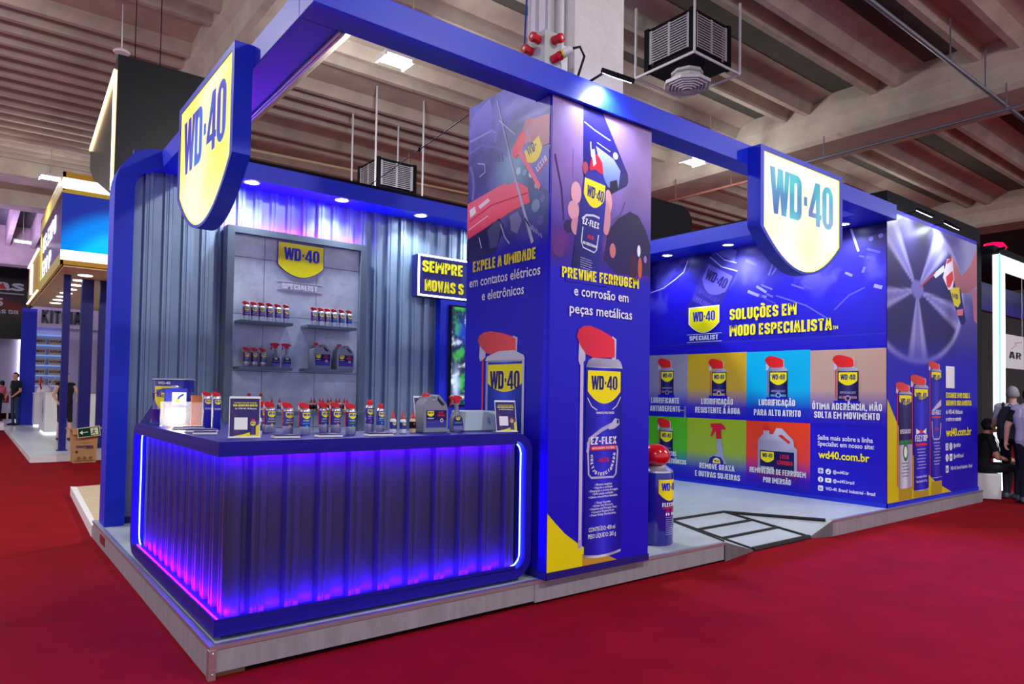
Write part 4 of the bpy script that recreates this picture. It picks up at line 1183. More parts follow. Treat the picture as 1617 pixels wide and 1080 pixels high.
# hand with spray can over the wheel
k.poly([(2.05, 3.62), (2.14, 3.60), (2.45, 3.38), (2.75, 3.55), (3.054, 3.86), (3.054, 3.30), (2.75, 3.16), (2.4, 3.12), (2.2, 3.20), (2.12, 3.40)], grad(pc(150, 92, 116), pc(196, 128, 138), 3.1, 3.8))
k.poly([(2.85, 3.2), (3.054, 3.25), (3.054, 2.72), (2.92, 2.76)], pc(170, 108, 132))
k.poly([(2.0, 3.10), (2.4, 3.18), (2.60, 2.72), (2.52, 2.66), (2.40, 2.66)], pc(34, 30, 110))
k.poly([(1.98, 3.16), (2.35, 3.20), (2.40, 2.98), (2.30, 2.90), (2.16, 2.92)], rgb(220, 206, 50)); k.text('WD', 2.08, 2.3, 3.02, .07, pc(30, 30, 100), .05)
k.poly([(2.25, 2.86), (2.5, 2.9), (2.48, 2.80), (2.28, 2.78)], pc(200, 120, 140))
k.poly([(1.75, 3.28), (1.9, 3.56), (2.1, 3.60), (2.16, 3.30), (2.1, 3.16), (1.95, 3.12)], pc(214, 208, 230))
k.poly([(1.86, 3.30), (2.10, 3.42), (2.14, 3.30), (2.0, 3.16), (1.90, 3.16)], rgb(214, 60, 70)); k.poly([(1.88, 3.48), (2.08, 3.56), (2.06, 3.60), (1.9, 3.54)], rgb(214, 60, 70))
k.poly([(1.40, 3.28), (1.78, 3.46), (1.82, 3.38), (1.5, 3.24)], pc(200, 200, 228))
k.line([(.98, 3.06), (1.50, 3.32)], .018, rgb(214, 60, 60))
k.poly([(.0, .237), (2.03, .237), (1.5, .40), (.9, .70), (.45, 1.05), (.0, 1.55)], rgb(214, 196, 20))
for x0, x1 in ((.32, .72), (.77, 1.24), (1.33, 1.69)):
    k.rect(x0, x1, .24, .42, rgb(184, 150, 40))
def fcan(x0, x1, zb, zs, body, silver):
    ink_can(k, x0, x1, zb, zs, body, silver=silver, cap=rgb(222, 66, 60), aw=2.0 if silver else 2.1)
fcan(1.33, 1.69, .475, 1.94, rgb(40, 34, 176), 0)
k.text('EZ-FLEX', 1.36, 1.66, 1.34, .06, WHT, .04); k.rect(1.36, 1.66, 1.29, 1.315, RED)
k.line([(1.36, 1.25), (1.38, 1.05), (1.42, 1.0), (1.60, 1.0), (1.64, 1.05), (1.66, 1.22)], .022, rgb(190, 186, 224)); k.text('JATO', 1.44, 1.58, 1.12, .04, RED, .02)
k.poly([(1.36, 1.40), (1.6, 1.52), (1.67, 1.55), (1.67, 1.46), (1.45, 1.40)], rgb(196, 192, 226))
fcan(.32, .72, .40, 1.61, rgb(30, 26, 92), .46)
k.text('SPECIALIST', .36, .68, 1.10, .055, WHT, .01); k.text('LIMPA CONTATO', .34, .70, .965, .05, rgb(60, 170, 80), .03)
k.disc(.52, .86, .08, rgb(44, 130, 64), 18, .12); k.disc(.52, .86, .05, WHT, 14, .075)
fcan(.77, 1.24, .34, 1.70, rgb(34, 30, 190), 0)
k.text('FLEXTOP', .81, 1.20, .985, .085, WHT, .045); k.rect(.83, 1.18, .925, .96, RED)
k.poly([(.84, 1.16), (.95, 1.12), (.95, 1.10), (.84, 1.08)], WHT); k.poly([(.95, 1.16), (1.06, 1.12), (1.06, 1.10), (.96, 1.08)], RED); k.poly([(1.06, 1.12), (1.16, 1.16), (1.16, 1.08), (1.06, 1.10)], WHT)
for x0, x1, z, nn in ((.40, .64, .72, 5), (.86, 1.16, .88, 7), (1.40, 1.64, .95, 8)):
    for i in range(nn):
        k.line([(x0 + .02 * (i % 3), z - .042 * i), (x1 - .02 * ((i + 1) % 3), z - .042 * i)], .012, rgb(176, 172, 220) if x0 > .5 else rgb(120, 116, 150)); k.d -= k.dl
k.text('Conteúdo: 500 ml', .84, 1.17, .50, .03, WHT, .01); k.text('Peso líquido: 317 g', .84, 1.18, .44, .03, WHT, .01)
k.rect(1.826, 2.143, 1.714, 2.027, WHT)
def icon2(x, z, kind):
    k.disc(x, z, .055, WHT, 18) if kind in ('note', 'f') else k.rect(x - .05, x + .05, z - .05, z + .05, WHT)
    k.disc(x, z, .035, BB, 14) if kind == 'cam' else None
    if kind == 'cam': k.disc(x, z, .024, WHT, 12)
    if kind in ('note', 'f'): k.line([(x, z + .03), (x, z - .035)], .014, BB)
    if kind == 'in': k.text('in', x - .03, x + .03, z - .03, .06, BB, .03)
    if kind == 'play': k.poly([(x - .016, z - .02), (x + .022, z), (x - .016, z + .02)], BB)
icon2(1.86, .88, 'cam'); icon2(2.0, .88, 'note'); icon2(1.86, .725, 'f'); icon2(2.0, .725, 'play'); icon2(1.86, .565, 'in')
apr = k.build('printed_artwork', wr)
DP = k.d + .001
def ptext(s, a, b, z, cap, m, bold=.03): text(FP, s, a, b, z, cap, m, apr, bold, d=DP)
ptext('ESCANEIE O QR CODE E', 1.822, 2.72, 1.575, .075, M_yel_ink, .04)
ptext('GARANTA SUA AMOSTRA', 1.822, 2.778, 1.465, .075, M_yel_ink, .04)
ptext('do WD-40. Multiusos', 1.821, 2.43, 1.345, .06, M_white_ink, .02)
ptext('e retire no estande', 1.821, 2.38, 1.245, .06, M_white_ink, .02)
ptext('wd40.com.br', 1.818, 2.774, 1.03, .11, M_yel_ink, .05)
ptext('@wd40.br', 2.09, 2.36, .865, .055, M_white_ink, .01)
ptext('@wd40.brasil', 2.09, 2.46, .71, .055, M_white_ink, .01)
ptext('WD-40. Brand: Industrial - Brasil', 1.98, 2.80, .545, .05, M_white_ink, .01)

# ------------------------------------------------------------------ floodlights
def flood(x, y, z, tgt, base, w, label, size=.085):
    t = thing('floodlight', label, 'floodlight', (x, y, z), 'booth floodlights')
    d = (Vector(tgt) - Vector((x, y, z))).normalized()
    q = d.to_track_quat('-Z', 'Y')
    def bx(sx, sy, z0, z1):
        pts = [q @ Vector((a * sx, b * sy, c)) + Vector((x, y, z)) for c in (z0, z1) for a, b in ((-1, -1), (1, -1), (1, 1), (-1, 1))]
        m = MB(); m.add(pts, [(0, 3, 2, 1), (4, 5, 6, 7), (0, 1, 5, 4), (1, 2, 6, 5), (2, 3, 7, 6), (3, 0, 4, 7)]); return m
    bx(size * 1.25, size, .0, .035).build('housing', M_black, t)
    bx(size * 1.1, size * .85, -.004, 0).build('lens', M_lampc, t)
    MB().tube([(x, y, z + .03), ((x + base[0]) / 2, (y + base[1]) / 2, z + .05), base], .010, 6).build('bracket', M_black, t)
    spot('floodlight_beam', tuple(Vector((x, y, z)) + d * .02), tgt, w, (.80, .92, 1.0), 125, .7, .06, t)
flood(3.86, 3.66, 3.985, (3.88, 3.84, 3.7), (3.74, 3.86, 3.98), 62, 'bright floodlight on the front beam above the printed column')
flood(9.72, 3.74, 3.96, (9.72, 3.92, 3.7), (9.72, 3.95, 4.0), 30, 'bright floodlight over the wheel picture, nearest the front emblem sign')
flood(10.62, 3.74, 3.94, (10.62, 3.92, 3.7), (10.62, 3.95, 4.0), 30, 'bright floodlight over the hand picture, right one of the pair')

# ------------------------------------------------------------------ product display panel on the back wall
dp = thing('product_display_panel', 'tall grey-framed display panel of grey stone tiles with yellow emblem', 'display panel', (2.146, 7.70, Z0))
for a, b, c, d in ((2.146, 2.222, Z0, 3.31), (3.70, 3.778, Z0, 3.31), (2.222, 3.70, 3.24, 3.31)):
    MB().box(a, b, 7.69, 7.87, c, d).build('frame_bar', M_grey_frame, dp)
MB().box(2.222, 3.70, 7.765, 7.87, Z0, 3.24).build('backing', M_grout, dp)
cx_ = [2.222, 2.562, 3.169, 3.70]; rz_ = [Z0, .50, 1.12, 1.745, 2.37, 2.99, 3.24]
for i in range(3):
    for j in range(6):
        MB().box(cx_[i] + .003, cx_[i + 1] - .003, 7.750, 7.766, rz_[j] + .003, rz_[j + 1] - .003).build('tile', M_tile, dp)
FD = Fr((2.975, 7.75, 0), (1, 0, 0), (0, -1, 0))
MB().prism([(a, b + 3.222) for a, b in shield_pts(.55, .48, .235)], FD, 0, .012).build('emblem_border', M_blue_ink, dp)
MB().prism([(a, b + 3.213) for a, b in shield_pts(.53, .48, .235)], FD, .012, .015).build('emblem_plate', M_yel_ink, dp)
V, F_ = logo_geo(-.205, .215, 3.02, 3.162)
me = bpy.data.meshes.new('emblem_lettering'); me.from_pydata([FD.p(a, b, .017) for a, b in V], [], F_); link('emblem_lettering', me, M_blue_ink, dp)
text(FD, 'SPECIALIST', -.213, .203, 2.690, .062, M_white_ink, dp, .025, d=.006, thick=.006)
for z in (2.772, 2.68):
    MB().fbox(FD, -.267, .265, z - .003, z + .003, 0, .004).build('rule', M_white_ink, dp)
for n, (a, b, z) in enumerate(((2.254, 2.823, 2.285), (2.99, 3.585, 2.285), (2.253, 2.825, 1.79), (2.986, 3.545, 1.79))):
    MB().box(a, b, 7.53, 7.752, z - .032, z).build('shelf', M_grey_frame, dp, bevel=.003)
MB().box(2.222, 3.70, 7.50, 7.752, 1.262, 1.30).build('ledge', M_grey_frame, dp, bevel=.003)
MB().tube([(2.18, 7.83, 3.322), (3.75, 7.83, 3.322)], .007, 6).build('light_strip', mat('display_violet_led', (.3, .1, 1), .5, emit=(.26, .0, 1.0), es=LED_E * 1.5), dp)

# ------------------------------------------------------------------ slogan sign, media board
sg = thing('slogan_sign', 'blue slogan sign with yellow letters inside a lit white border', 'sign', (4.49, 7.70, 2.78))
FS = Fr((4.494, 7.70, 0), (1, 0, 0), (0, -1, 0))
MB().fbox(FS, 0, 1.30, 2.78, 3.315, -.16, 0).build('board', M_navy, sg)
M_wled = mat('white_led', (1, 1, 1), .5, emit=(.92, .94, 1.0), es=4.0)
for a, b, c, d in ((0, .02, 2.78, 3.315), (1.28, 1.30, 2.78, 3.315), (.02, 1.28, 2.78, 2.80), (.02, 1.28, 3.295, 3.315)):
    MB().fbox(FS, a, b, c, d, .0, .012).build('light_border', M_wled, sg)
text(FS, 'SEMPRE', .066, .686, 3.095, .145, M_yel_ink, sg, .045, d=.006, thick=.008)
text(FS, 'NOVAS S', .105, .70, 2.85, .145, M_yel_ink, sg, .045, d=.006, thick=.008)
mbd = thing('media_board', 'blue upright board carrying the screen under the slogan sign', 'board', (4.87, 7.72, Z0))
MB().box(4.87, 6.4, 7.74, 7.86, Z0, 2.77).build('board', M_blue, mbd)
tv = thing('portrait_screen', 'portrait screen showing green leaves behind the printed column edge', 'screen', (5.0, 7.70, 1.36))
MB().box(5.0, 5.80, 7.69, 7.74, 1.36, 2.70).build('bezel', M_black, tv)
FT = Fr((5.0, 7.69, 0), (1, 0, 0), (0, -1, 0))
k = Ink(FT, .001)
def leaf(U, V):
    n = fbm(U, V, 3.0, 4, 2)
    A = np.zeros(U.shape + (3,)) + np.array(rgb(20, 36, 60))
    A = mixc(A, rgb(50, 150, 60), sm(n, .1, .8)); A = mixc(A, rgb(200, 215, 220), sm(-n, .3, .9))
    A = mixc(A, rgb(24, 40, 150), np.exp(-((U - .2) ** 2 / .1 ** 2 + (V - 2.35) ** 2 / .16 ** 2)))
    A = mixc(A, rgb(170, 190, 225), np.exp(-((U - .1) ** 2 / .05 ** 2 + (V - 1.65) ** 2 / .2 ** 2)) * .9)
    return A
k.grid(.02, .78, 1.38, 2.68, 40, 64, leaf)
sm_ = print_mat('screen_picture', .2)
nt = sm_.node_tree
nt.links.new(nt.nodes['Color Attribute'].outputs[0], nt.nodes['Principled BSDF'].inputs['Emission Color']); nt.nodes['Principled BSDF'].inputs['Emission Strength'].default_value = .8
k.build('picture', tv, sm_)

# ------------------------------------------------------------------ products
M_can_navy = mat('can_navy', rgb(34, 34, 150), .28, coat=.3)
M_can_blue = mat('can_blue', rgb(30, 40, 170), .28, coat=.3)
M_can_sil = mat('can_silver', rgb(200, 200, 212), .3, metal=.75)
M_cap = mat('red_plastic', rgb(205, 20, 40), .35)
M_ivory = mat('ivory_plastic', rgb(225, 225, 230), .4)
M_jug = mat('grey_plastic', rgb(128, 132, 150), .38)
def bent(name, geo, r, z0, m, parent, yaw=0.0, eps=.0006):
    """wrap flat print geometry round a can; x=0 faces -Y"""
    V, Fs = geo
    me = bpy.data.meshes.new(name)
    rr = r + eps
    me.from_pydata([(rr * math.sin(a / r + yaw), -rr * math.cos(a / r + yaw), z0 + b) for a, b in V], [], Fs)
    return link(name, me, m, parent, off=False)
ACC = {'yellow': (226, 200, 40), 'cyan': (40, 180, 230), 'grey': (170, 165, 190), 'tan': (206, 160, 130), 'green': (70, 180, 60), 'purple': (190, 110, 200)}
def can_label(t, r, ztop, w, accent=None, l1=None, yaw=0.0, spec=True):
    V, F_ = shield_strip(w, .46, .26, 12); bent('emblem_print', (V, F_), r, ztop, M_yel_ink, t, yaw)
    V, F_ = logo_geo(-.39 * w, .39 * w, -.39 * w, -.11 * w); bent('number_print', (V, F_), r, ztop, MATS['blue_ink'], t, yaw, .0012)
    if spec:
        bent('word_print', text_geo('SPECIALIST', -.42 * w, .42 * w, -.98 * w, .13 * w, .01), r, ztop, M_white_ink, t, yaw)
    if l1:
        c = ACC[accent]; m = mat('accent_' + accent, rgb(*c), .4)
        bent('accent_print', text_geo(l1, -.5 * w, .5 * w, -1.3 * w, .17 * w, .03), r, ztop, m, t, yaw)
        n = 14; V = [(0, 0)] + [(.15 * w * math.cos(6.283 * i / n), .15 * w * math.sin(6.283 * i / n)) for i in range(n)]
        bent('accent_badge', (V, [(0, 1 + i, 1 + (i + 1) % n) for i in range(n)]), r, ztop - 1.62 * w, m, t, yaw, .0014)
FCAP = Fr((0, 0, 0), (1, 0, 0), (0, 1, 0))
def smart_cap(t, w, zs, red=None):
    red = red or M_cap
    P = lambda pts: [((a - .5) * w, zs + b * w) for a, b in pts]
    o = MB().prism(P([(-.22, .54), (-.17, .67), (-.06, .74), (.1, .76), (.4, .69), (.65, .60), (.78, .52), (.80, .18), (.2, .17), (.0, .23), (-.14, .36)]), FCAP, -.25 * w, .25 * w).build('cap', red, t, bevel=.06 * w, off=False, smooth=True)
    MB().prism(P([(-.20, .55), (-.08, .62), (-.06, .12), (-.16, .02), (-.22, .1)]), FCAP, -.07 * w, .07 * w).build('nozzle', M_ivory, o, off=False)
    return o
def make_smart(label1, accent, r=.033, hb=.148, silver=.052, tall=False):
    t = thing('spray_can', 'x', 'spray can')
    w = 2 * r
    if tall:
        prof = [(r * .9, 0), (r, .004), (r, hb), (r * .97, hb + .005), (r * .75, hb + .018), (r * .5, hb + .02)]
        seg = [1, 0, 1, 1, 1]
    else:
        prof = [(r * .92, 0), (r, .004), (r, silver), (r, hb), (r * .95, hb + .006), (r * .72, hb + .02), (r * .45, hb + .024)]
        seg = [1, 1, 0, 1, 1, 1]
    bo = MB().lathe(prof, 24, seg=seg).build('body', [M_can_blue if tall else M_can_navy, M_can_sil], t, smooth=True, off=False)
    smart_cap(t, w, hb + .010)
    MB().tube([(-r * 1.18, 0, hb + .01), (-r * 1.13, 0, silver if not tall else .02)], .0035, 6).build('straw', M_cap if not tall else M_ivory, t, off=False)
    can_label(bo, r, hb - .006, w * .84, accent, label1, 0.0, not tall)
    if tall:
        bent('word_print', text_geo('EZ-FLEX', -.4 * w, .4 * w, -.075, .012, .03), r, hb, M_white_ink, bo)
        bent('line_print', ([(-.4 * w, -.083), (.4 * w, -.083), (.4 * w, -.079), (-.4 * w, -.079)], [(0, 1, 2, 3)]), r, hb, M_cap, bo)
    return t
def make_round(label1, accent, r=.0275, hb=.150, silver=.052, ivory=False):
    t = thing('aerosol_can', 'x', 'spray can')
    bo = MB().lathe([(r * .92, 0), (r, .004), (r, silver), (r, hb), (r * .94, hb + .008), (r * .66, hb + .018)], 24, seg=[1, 1, 0, 1, 1]).build('body', [M_can_navy, M_can_sil], t, smooth=True, off=False)
    MB().lathe([(r * .62, hb + .017), (r * .64, hb + .019), (r * .62, hb + .048), (r * .55, hb + .051)], 20).build('cap', M_cap, t, smooth=True, off=False)
    can_label(bo, r, hb - .008, 2 * r * .84, accent, label1)
    return t
def make_bottle(dark=False, r=.023):
    t = thing('oil_bottle', 'x', 'bottle')
    MB().lathe([(r * .9, 0), (r, .004), (r, .082), (r * .85, .094), (r * .42, .102), (r * .42, .106)], 20).build('body', M_ivory if not dark else mat('amber_oil', rgb(214, 190, 150), .3), t, smooth=True, off=False)
    MB().lathe([(r * .62, .102), (r * .62, .112), (r * .42, .120), (r * .22, .138), (r * .09, .160), (r * .07, .162)], 16).build('nozzle', M_cap, t, smooth=True, off=False)
    m = M_can_navy if not dark else M_black
    a0 = 2.4 * r
    V = []; n = 16
    for i in range(n + 1): V += [(-a0 + 2 * a0 * i / n, .030), (-a0 + 2 * a0 * i / n, .078)]
    t_ = t
    t = bent('label', (V, [(2 * i, 2 * i + 2, 2 * i + 3, 2 * i + 1) for i in range(n)]), r, 0, m, t, 0, .0004)
    if dark:
        V = [(0, 0)] + [(.007 * math.cos(6.283 * i / 12), .007 * math.sin(6.283 * i / 12)) for i in range(12)]
        bent('badge', (V, [(0, 1 + i, 1 + (i + 1) % 12) for i in range(12)]), r, .064, M_cap, t, 0, .0009)
    else:
        V, F_ = shield_strip(.026, .46, .26, 8); bent('emblem_print', (V, F_), r, .074, M_yel_ink, t, 0, .0009)
        V, F_ = logo_geo(-.010, .010, -.0105, -.003); bent('number_print', (V, F_), r, .074, MATS['blue_ink'], t, 0, .0014)
    return t_
def make_jug():
    t = thing('plastic_jug', 'x', 'jug')
    P = lambda pts: [((a - .5) * .20, b * .27) for a, b in pts]
    MB().prism(P([(0, .03), (.03, 0), (.97, 0), (1, .03), (1, .60), (.96, .66), (.93, .74), (.66, .95), (.58, .97), (.50, .95), (.46, .86), (.40, .84), (.34, .86), (.34, .92), (.14, .92), (.14, .86), (.02, .76), (0, .70)]),
               FCAP, -.06, .06, holes=[P([(.54, .84), (.60, .87), (.86, .72), (.82, .67), (.74, .68)])]).build('body', M_jug, t, bevel=.008, smooth=True, off=False)
    MB().lathe([(.024, .246), (.024, .270), (.021, .274)], 18, (-.052, 0, 0)).build('cap', M_cap, t, smooth=True, off=False)
    fj = Fr((0, -.0605, 0), (1, 0, 0), (0, -1, 0))
    kk = Ink(fj, .0006, .0002)
    kk.rect(-.08, .085, .035, .155, rgb(60, 60, 150)); kk.rect(-.08, .085, .085, .155, NAVY)
    kk.logo(-.045, .150, .052, YEL, rgb(20, 20, 90)); kk.text('SPECIALIST', -.07, -.02, .095, .008, WHT); kk.text('LIXA', .02, .055, .133, .013, RED, .03); kk.text('LÍQUIDA', .01, .068, .113, .013, RED, .03); kk.disc(.045, .085, .013, WHT); kk.disc(.045, .085, .009, rgb(150, 60, 60))
    kk.build('label', t, off=False)
    return t
def make_spray():
    t = thing('trigger_spray_bottle', 'x', 'spray bottle')
    def ell(pr):
        b = MB(); n = 20; vs = []; fs = []
        for (cx, rx, ry, z) in pr:
            vs += [(cx + rx * math.cos(6.2832 * i / n), ry * math.sin(6.2832 * i / n), z) for i in range(n)]
        for j in range(len(pr) - 1):
            fs += [(j * n + i, j * n + (i + 1) % n, (j + 1) * n + (i + 1) % n, (j + 1) * n + i) for i in range(n)]
        fs += [tuple(reversed(range(n))), tuple((len(pr) - 1) * n + i for i in range(n))]
        return b.add(vs, fs)
    ell([(0, .044, .026, 0), (0, .050, .03, .006), (0, .054, .031, .06), (0, .050, .03, .10), (0, .040, .026, .13), (.006, .020, .018, .150), (.006, .015, .014, .175), (.004, .018, .015, .19), (.002, .013, .013, .212)]).build('body', M_jug, t, smooth=True, off=False)
    P = lambda pts: [(a, b) for a, b in pts]
    MB().prism(P([(-.058, .262), (-.054, .244), (-.030, .242), (-.018, .232), (-.016, .210), (.020, .210), (.024, .236), (.050, .246), (.044, .258), (.020, .268), (-.02, .270)]), FCAP, -.013, .013).build('trigger_head', M_cap, t, bevel=.003, off=False)
    MB().prism(P([(-.046, .245), (-.036, .244), (-.034, .218), (-.048, .190), (-.056, .194), (-.044, .220)]), FCAP, -.006, .006).build('trigger', M_cap, t, bevel=.002, off=False)
    fs_ = Fr((0, -.0315, 0), (1, 0, 0), (0, -1, 0))
    kk = Ink(fs_, .0008, .0002)
    kk.poly([(-.042, .012), (.042, .012), (.046, .05), (.040, .095), (.025, .115), (0, .122), (-.025, .115), (-.040, .095), (-.046, .05)], rgb(40, 34, 140))
    kk.rect(-.041, .041, .013, .044, rgb(120, 110, 190)); kk.logo(0, .112, .036, YEL, rgb(20, 20, 90)); kk.text('LIMPADOR', -.032, .032, .062, .010, rgb(120, 200, 60), .03)
    kk.build('label', t, off=False)
    return t
PROTO = {}
def put(kind, maker, x, y, z, label, group, rz=0.0, s=1.0):
    o = PROTO.get(kind)
    if o is None:
        o = maker(); PROTO[kind] = o
    else:
        o = copy_tree(o)
    o.location = (x, y, z); o.rotation_euler = (0, 0, rz); o.scale = (s, s, s)
    tag(o, label, group=group)
    return o
sc = lambda a, t: (lambda: make_smart(t, a))
ordn = ['leftmost', 'second from the left', 'third from the left', 'fourth from the left', 'fifth from the left', 'rightmost']
G1 = 'red-capped spray cans on the upper left shelf'
for i, x in enumerate((2.345, 2.427, 2.509, 2.595, 2.688, 2.781)):
    put('tan', sc('tan', 'ANTICORR'), x, 7.63, 2.2855, 'red-capped navy spray can on the upper left display shelf, ' + ordn[i], G1)
for i, x in enumerate((3.104, 3.186, 3.265, 3.348, 3.44, 3.535)):
    a = 'yellow' if i < 3 else 'cyan'
    put(a, sc(a, 'SILICONE' if i < 3 else 'GRAXA BR'), x, 7.63, 2.2855, 'red-capped spray can with %s lettering on the upper right display shelf, %s' % (a, ordn[i]), 'red-capped spray cans on the upper right shelf')
for i, x in enumerate((2.360, 2.444, 2.535)):
    put('green', sc('green', 'LIMPA C'), x, 7.63, 1.7905, 'red-capped spray can with green lettering on the lower left display shelf, ' + ('leftmost', 'middle one', 'beside the spray bottles')[i], 'spray cans on the lower left shelf')
for i, x in enumerate((2.665, 2.790)):
    put('spray', make_spray, x, 7.63, 1.7905, ('left', 'right')[i] + ' trigger spray bottle with red head on the lower left display shelf', 'trigger spray bottles')
for i, x in enumerate((3.185, 3.470)):
    put('jug', make_jug, x, 7.63, 1.7905, ('left', 'right')[i] + ' grey plastic jug on the lower right display shelf', 'grey jugs', s=1.08)
put('rcyan', lambda: make_round('GRAXA', 'cyan'), 2.402, 7.66, 1.3005, 'navy can with round red cap at the far left of the display ledge', 'round-capped cans')
put('rcyan', None, 2.512, 7.60, 1.3005, 'navy can with cyan lettering and round red cap, second on the display ledge', 'round-capped cans')
for i, x in enumerate((2.636, 2.722)):
    put('bottle', make_bottle, x, 7.62, 1.3005, ('left', 'right') [i] + ' small navy-labelled oil bottle left of middle on the display ledge', 'small bottles on the display ledge')
for i in range(10):
    put('oil', lambda: make_bottle(True), 3.088 + .05 * i, 7.62 + (.03 if i % 2 else 0), 1.3005, 'small black-labelled oil bottle number %d from the left in the row at the right of the ledge' % (i + 1) if False else 'small black and white oil bottle with red nozzle in the row on the display ledge', 'row of black and white oil bottles')

# on the counter front
CZ = 1.2605
q_ = 1.035
G2 = 'spray cans along the counter'
for kind, acc, tx, x, y, lab_ in (('yellow', 'yellow', 'SILICONE', 1.595, 4.30, 'red-capped spray can with yellow lettering, leftmost in the counter row'),
                                  ('cyan', 'cyan', 'GRAXA BR', 1.658, 4.184, 'red-capped spray can with cyan lettering in the counter row'),
                                  ('grey', 'grey', 'DRY LUBE', 1.873, 4.40, 'red-capped spray can with grey lettering in the counter row'),
                                  ('tan', 'tan', 'ANTICORR', 1.933, 4.345, 'red-capped spray can with tan lettering, tallest-looking in the counter row'),
                                  ('green', 'green', 'LIMPA C', 1.927, 4.103, 'red-capped spray can with green lettering in the counter row')):
    put(kind, sc(acc, tx), x * q_, y * q_, CZ, lab_, G2)
put('rpur', lambda: make_round('DESENGR', 'purple'), 2.197 * 1.01, 4.43, CZ, 'navy can with round red cap and purple lettering on the counter', G2, s=1.12)
put('rcyan', None, 2.222 * 1.02, 4.273 * 1.02, CZ, 'navy can with round red cap and cyan lettering on the counter', G2)
put('bottle', None, 2.245 * 1.03, 4.133 * 1.03, CZ, 'small navy-labelled oil bottle on the counter, left of two', 'small bottles on the counter')
put('bottle', None, 2.272 * 1.045, 4.048 * 1.045, CZ, 'small navy-labelled oil bottle on the counter, right of two', 'small bottles on the counter', s=.97)
put('oil', None, 2.389 * 1.03, 4.123 * 1.03, CZ, 'small black-labelled oil bottle beside the big grey jug on the counter', 'small bottles on the counter')
put('jug', None, 2.517 * 1.04, 4.09 * 1.04, CZ, 'large grey plastic jug standing on the counter', 'grey jugs', s=1.02)
put('spray', None, 2.70 * 1.045, 4.066 * 1.045, CZ, 'trigger spray bottle with red head standing on the counter beside the jug', 'trigger spray bottles', s=.98)
# cluster at the left end
G3 = 'blue cans at the left end of the counter'
tallc = lambda: make_smart(None, None, .0265, .215, .03, True)
put('tall', tallc, 1.372, 5.06, CZ, 'tall blue can with red straw cap, front one of the left counter group', G3)
put('tall', None, 1.345, 5.20, CZ, 'tall blue can with red straw cap, middle one of the left counter group', G3)
put('rmul', lambda: make_round(None, None), 1.47, 5.42, CZ, 'blue can with round red cap in the left counter group', G3, s=1.2)
put('rmul', None, 1.47, 5.58, CZ, 'small blue can with round red cap behind the left counter group', G3, s=.85)
for i, (x, y) in enumerate(((1.50, 5.0), (1.565, 4.98), (1.52, 4.80), (1.60, 4.74), (1.60, 4.64))):
    put('yellow', None, x, y, CZ, 'red-capped spray can half hidden behind the small sign, ' + ('farthest left', 'second', 'third', 'fourth', 'nearest')[i], 'spray cans behind the small counter sign')
put('bottle', None, 1.368 * 1.03, 4.187 * 1.03, CZ, 'white bottle with red nozzle right of the small counter sign', 'small bottles on the counter', s=1.15)

# ------------------------------------------------------------------ metal pail, square tin, acrylic case and papers
pa = thing('metal_pail', 'large navy metal pail with emblem at the left end of the counter', 'pail', (1.30, 6.02, CZ))
MB().lathe([(.145, 0), (.15, .004), (.15, .115), (.154, .12), (.15, .125), (.15, .24), (.154, .245), (.15, .25), (.15, .345), (.157, .350), (.157, .358), (.147, .36), (.14, .35)], 36, (1.30, 6.02, CZ), seg=[1] + [0] * 8 + [1, 1, 1]).build('body', [M_can_navy, M_can_sil], pa, smooth=True)
def wrap(geo, r, z0, m, parent, yaw, eps, nm):
    o = bent(nm, geo, r, z0, m, parent, yaw, eps); return o
for yaw in (-.72,):
    V, F_ = shield_strip(.17, .62, .42, 14); wrap((V, F_), .15, .30, M_yel_ink, pa, yaw, .001, 'emblem_print')
    V, F_ = logo_geo(-.067, .067, -.085, -.025); wrap((V, F_), .15, .30, M_blue_ink, pa, yaw, .002, 'number_print')
wrap(([(-.05, 0), (.06, 0), (0, .11)], [(0, 1, 2)]), .15, .15, M_cap, pa, .55, .001, 'red_print')
wrap(text_geo('WD-40', -.05, .05, .315, .02, .04), .15, 0, M_white_ink, pa, -.72, .001, 'word_print')
tn = thing('square_tin', 'square blue tin with emblem in front of the metal pail', 'tin', (1.24, 5.72, CZ))
MB().box(1.165, 1.325, 5.68, 5.80, CZ, CZ + .285).build('body', M_can_blue, tn, bevel=.006)
MB().lathe([(.03, 0), (.03, .012), (.02, .02)], 16, (1.245, 5.74, CZ + .285)).build('lid', M_can_sil, tn, smooth=True)
ft = Fr((1.165, 5.68, CZ), (1, 0, 0), (0, -1, 0)); k = Ink(ft, .001)
k.rect(.05, .15, .16, .255, rgb(200, 220, 240)); k.line([(.08, .18), (.1, .22), (.13, .24)], .014, rgb(40, 60, 150)); k.disc(.09, .19, .012, YEL); k.rect(.05, .15, .05, .14, rgb(200, 220, 240)); k.build('label', tn)
ft = Fr((1.165, 5.80, CZ), (0, -1, 0), (-1, 0, 0)); k = Ink(ft, .001); k.logo(.06, .25, .10, YEL, NAVY, hs=.7, hb=.5); k.build('emblem_print', tn)
M_acr = mat('clear_acrylic', (.9, .92, .95), .05, alpha=.16, ior=1.2)
ac = thing('acrylic_case', 'clear acrylic demonstration case with glowing lamp inside on the counter', 'display case', (1.13, 5.35, CZ))
for x0, x1, y0, y1 in ((1.13, 1.42, 5.35, 5.356), (1.13, 1.42, 5.644, 5.65), (1.13, 1.136, 5.35, 5.65), (1.414, 1.42, 5.35, 5.65)):
    MB().box(x0, x1, y0, y1, CZ, CZ + .185).build('pane', M_acr, ac)
MB().box(1.31, 1.385, 5.50, 5.52, CZ, CZ + .235).build('brown_panel', mat('brown_metal', rgb(120, 70, 44), .35, metal=.3), ac)
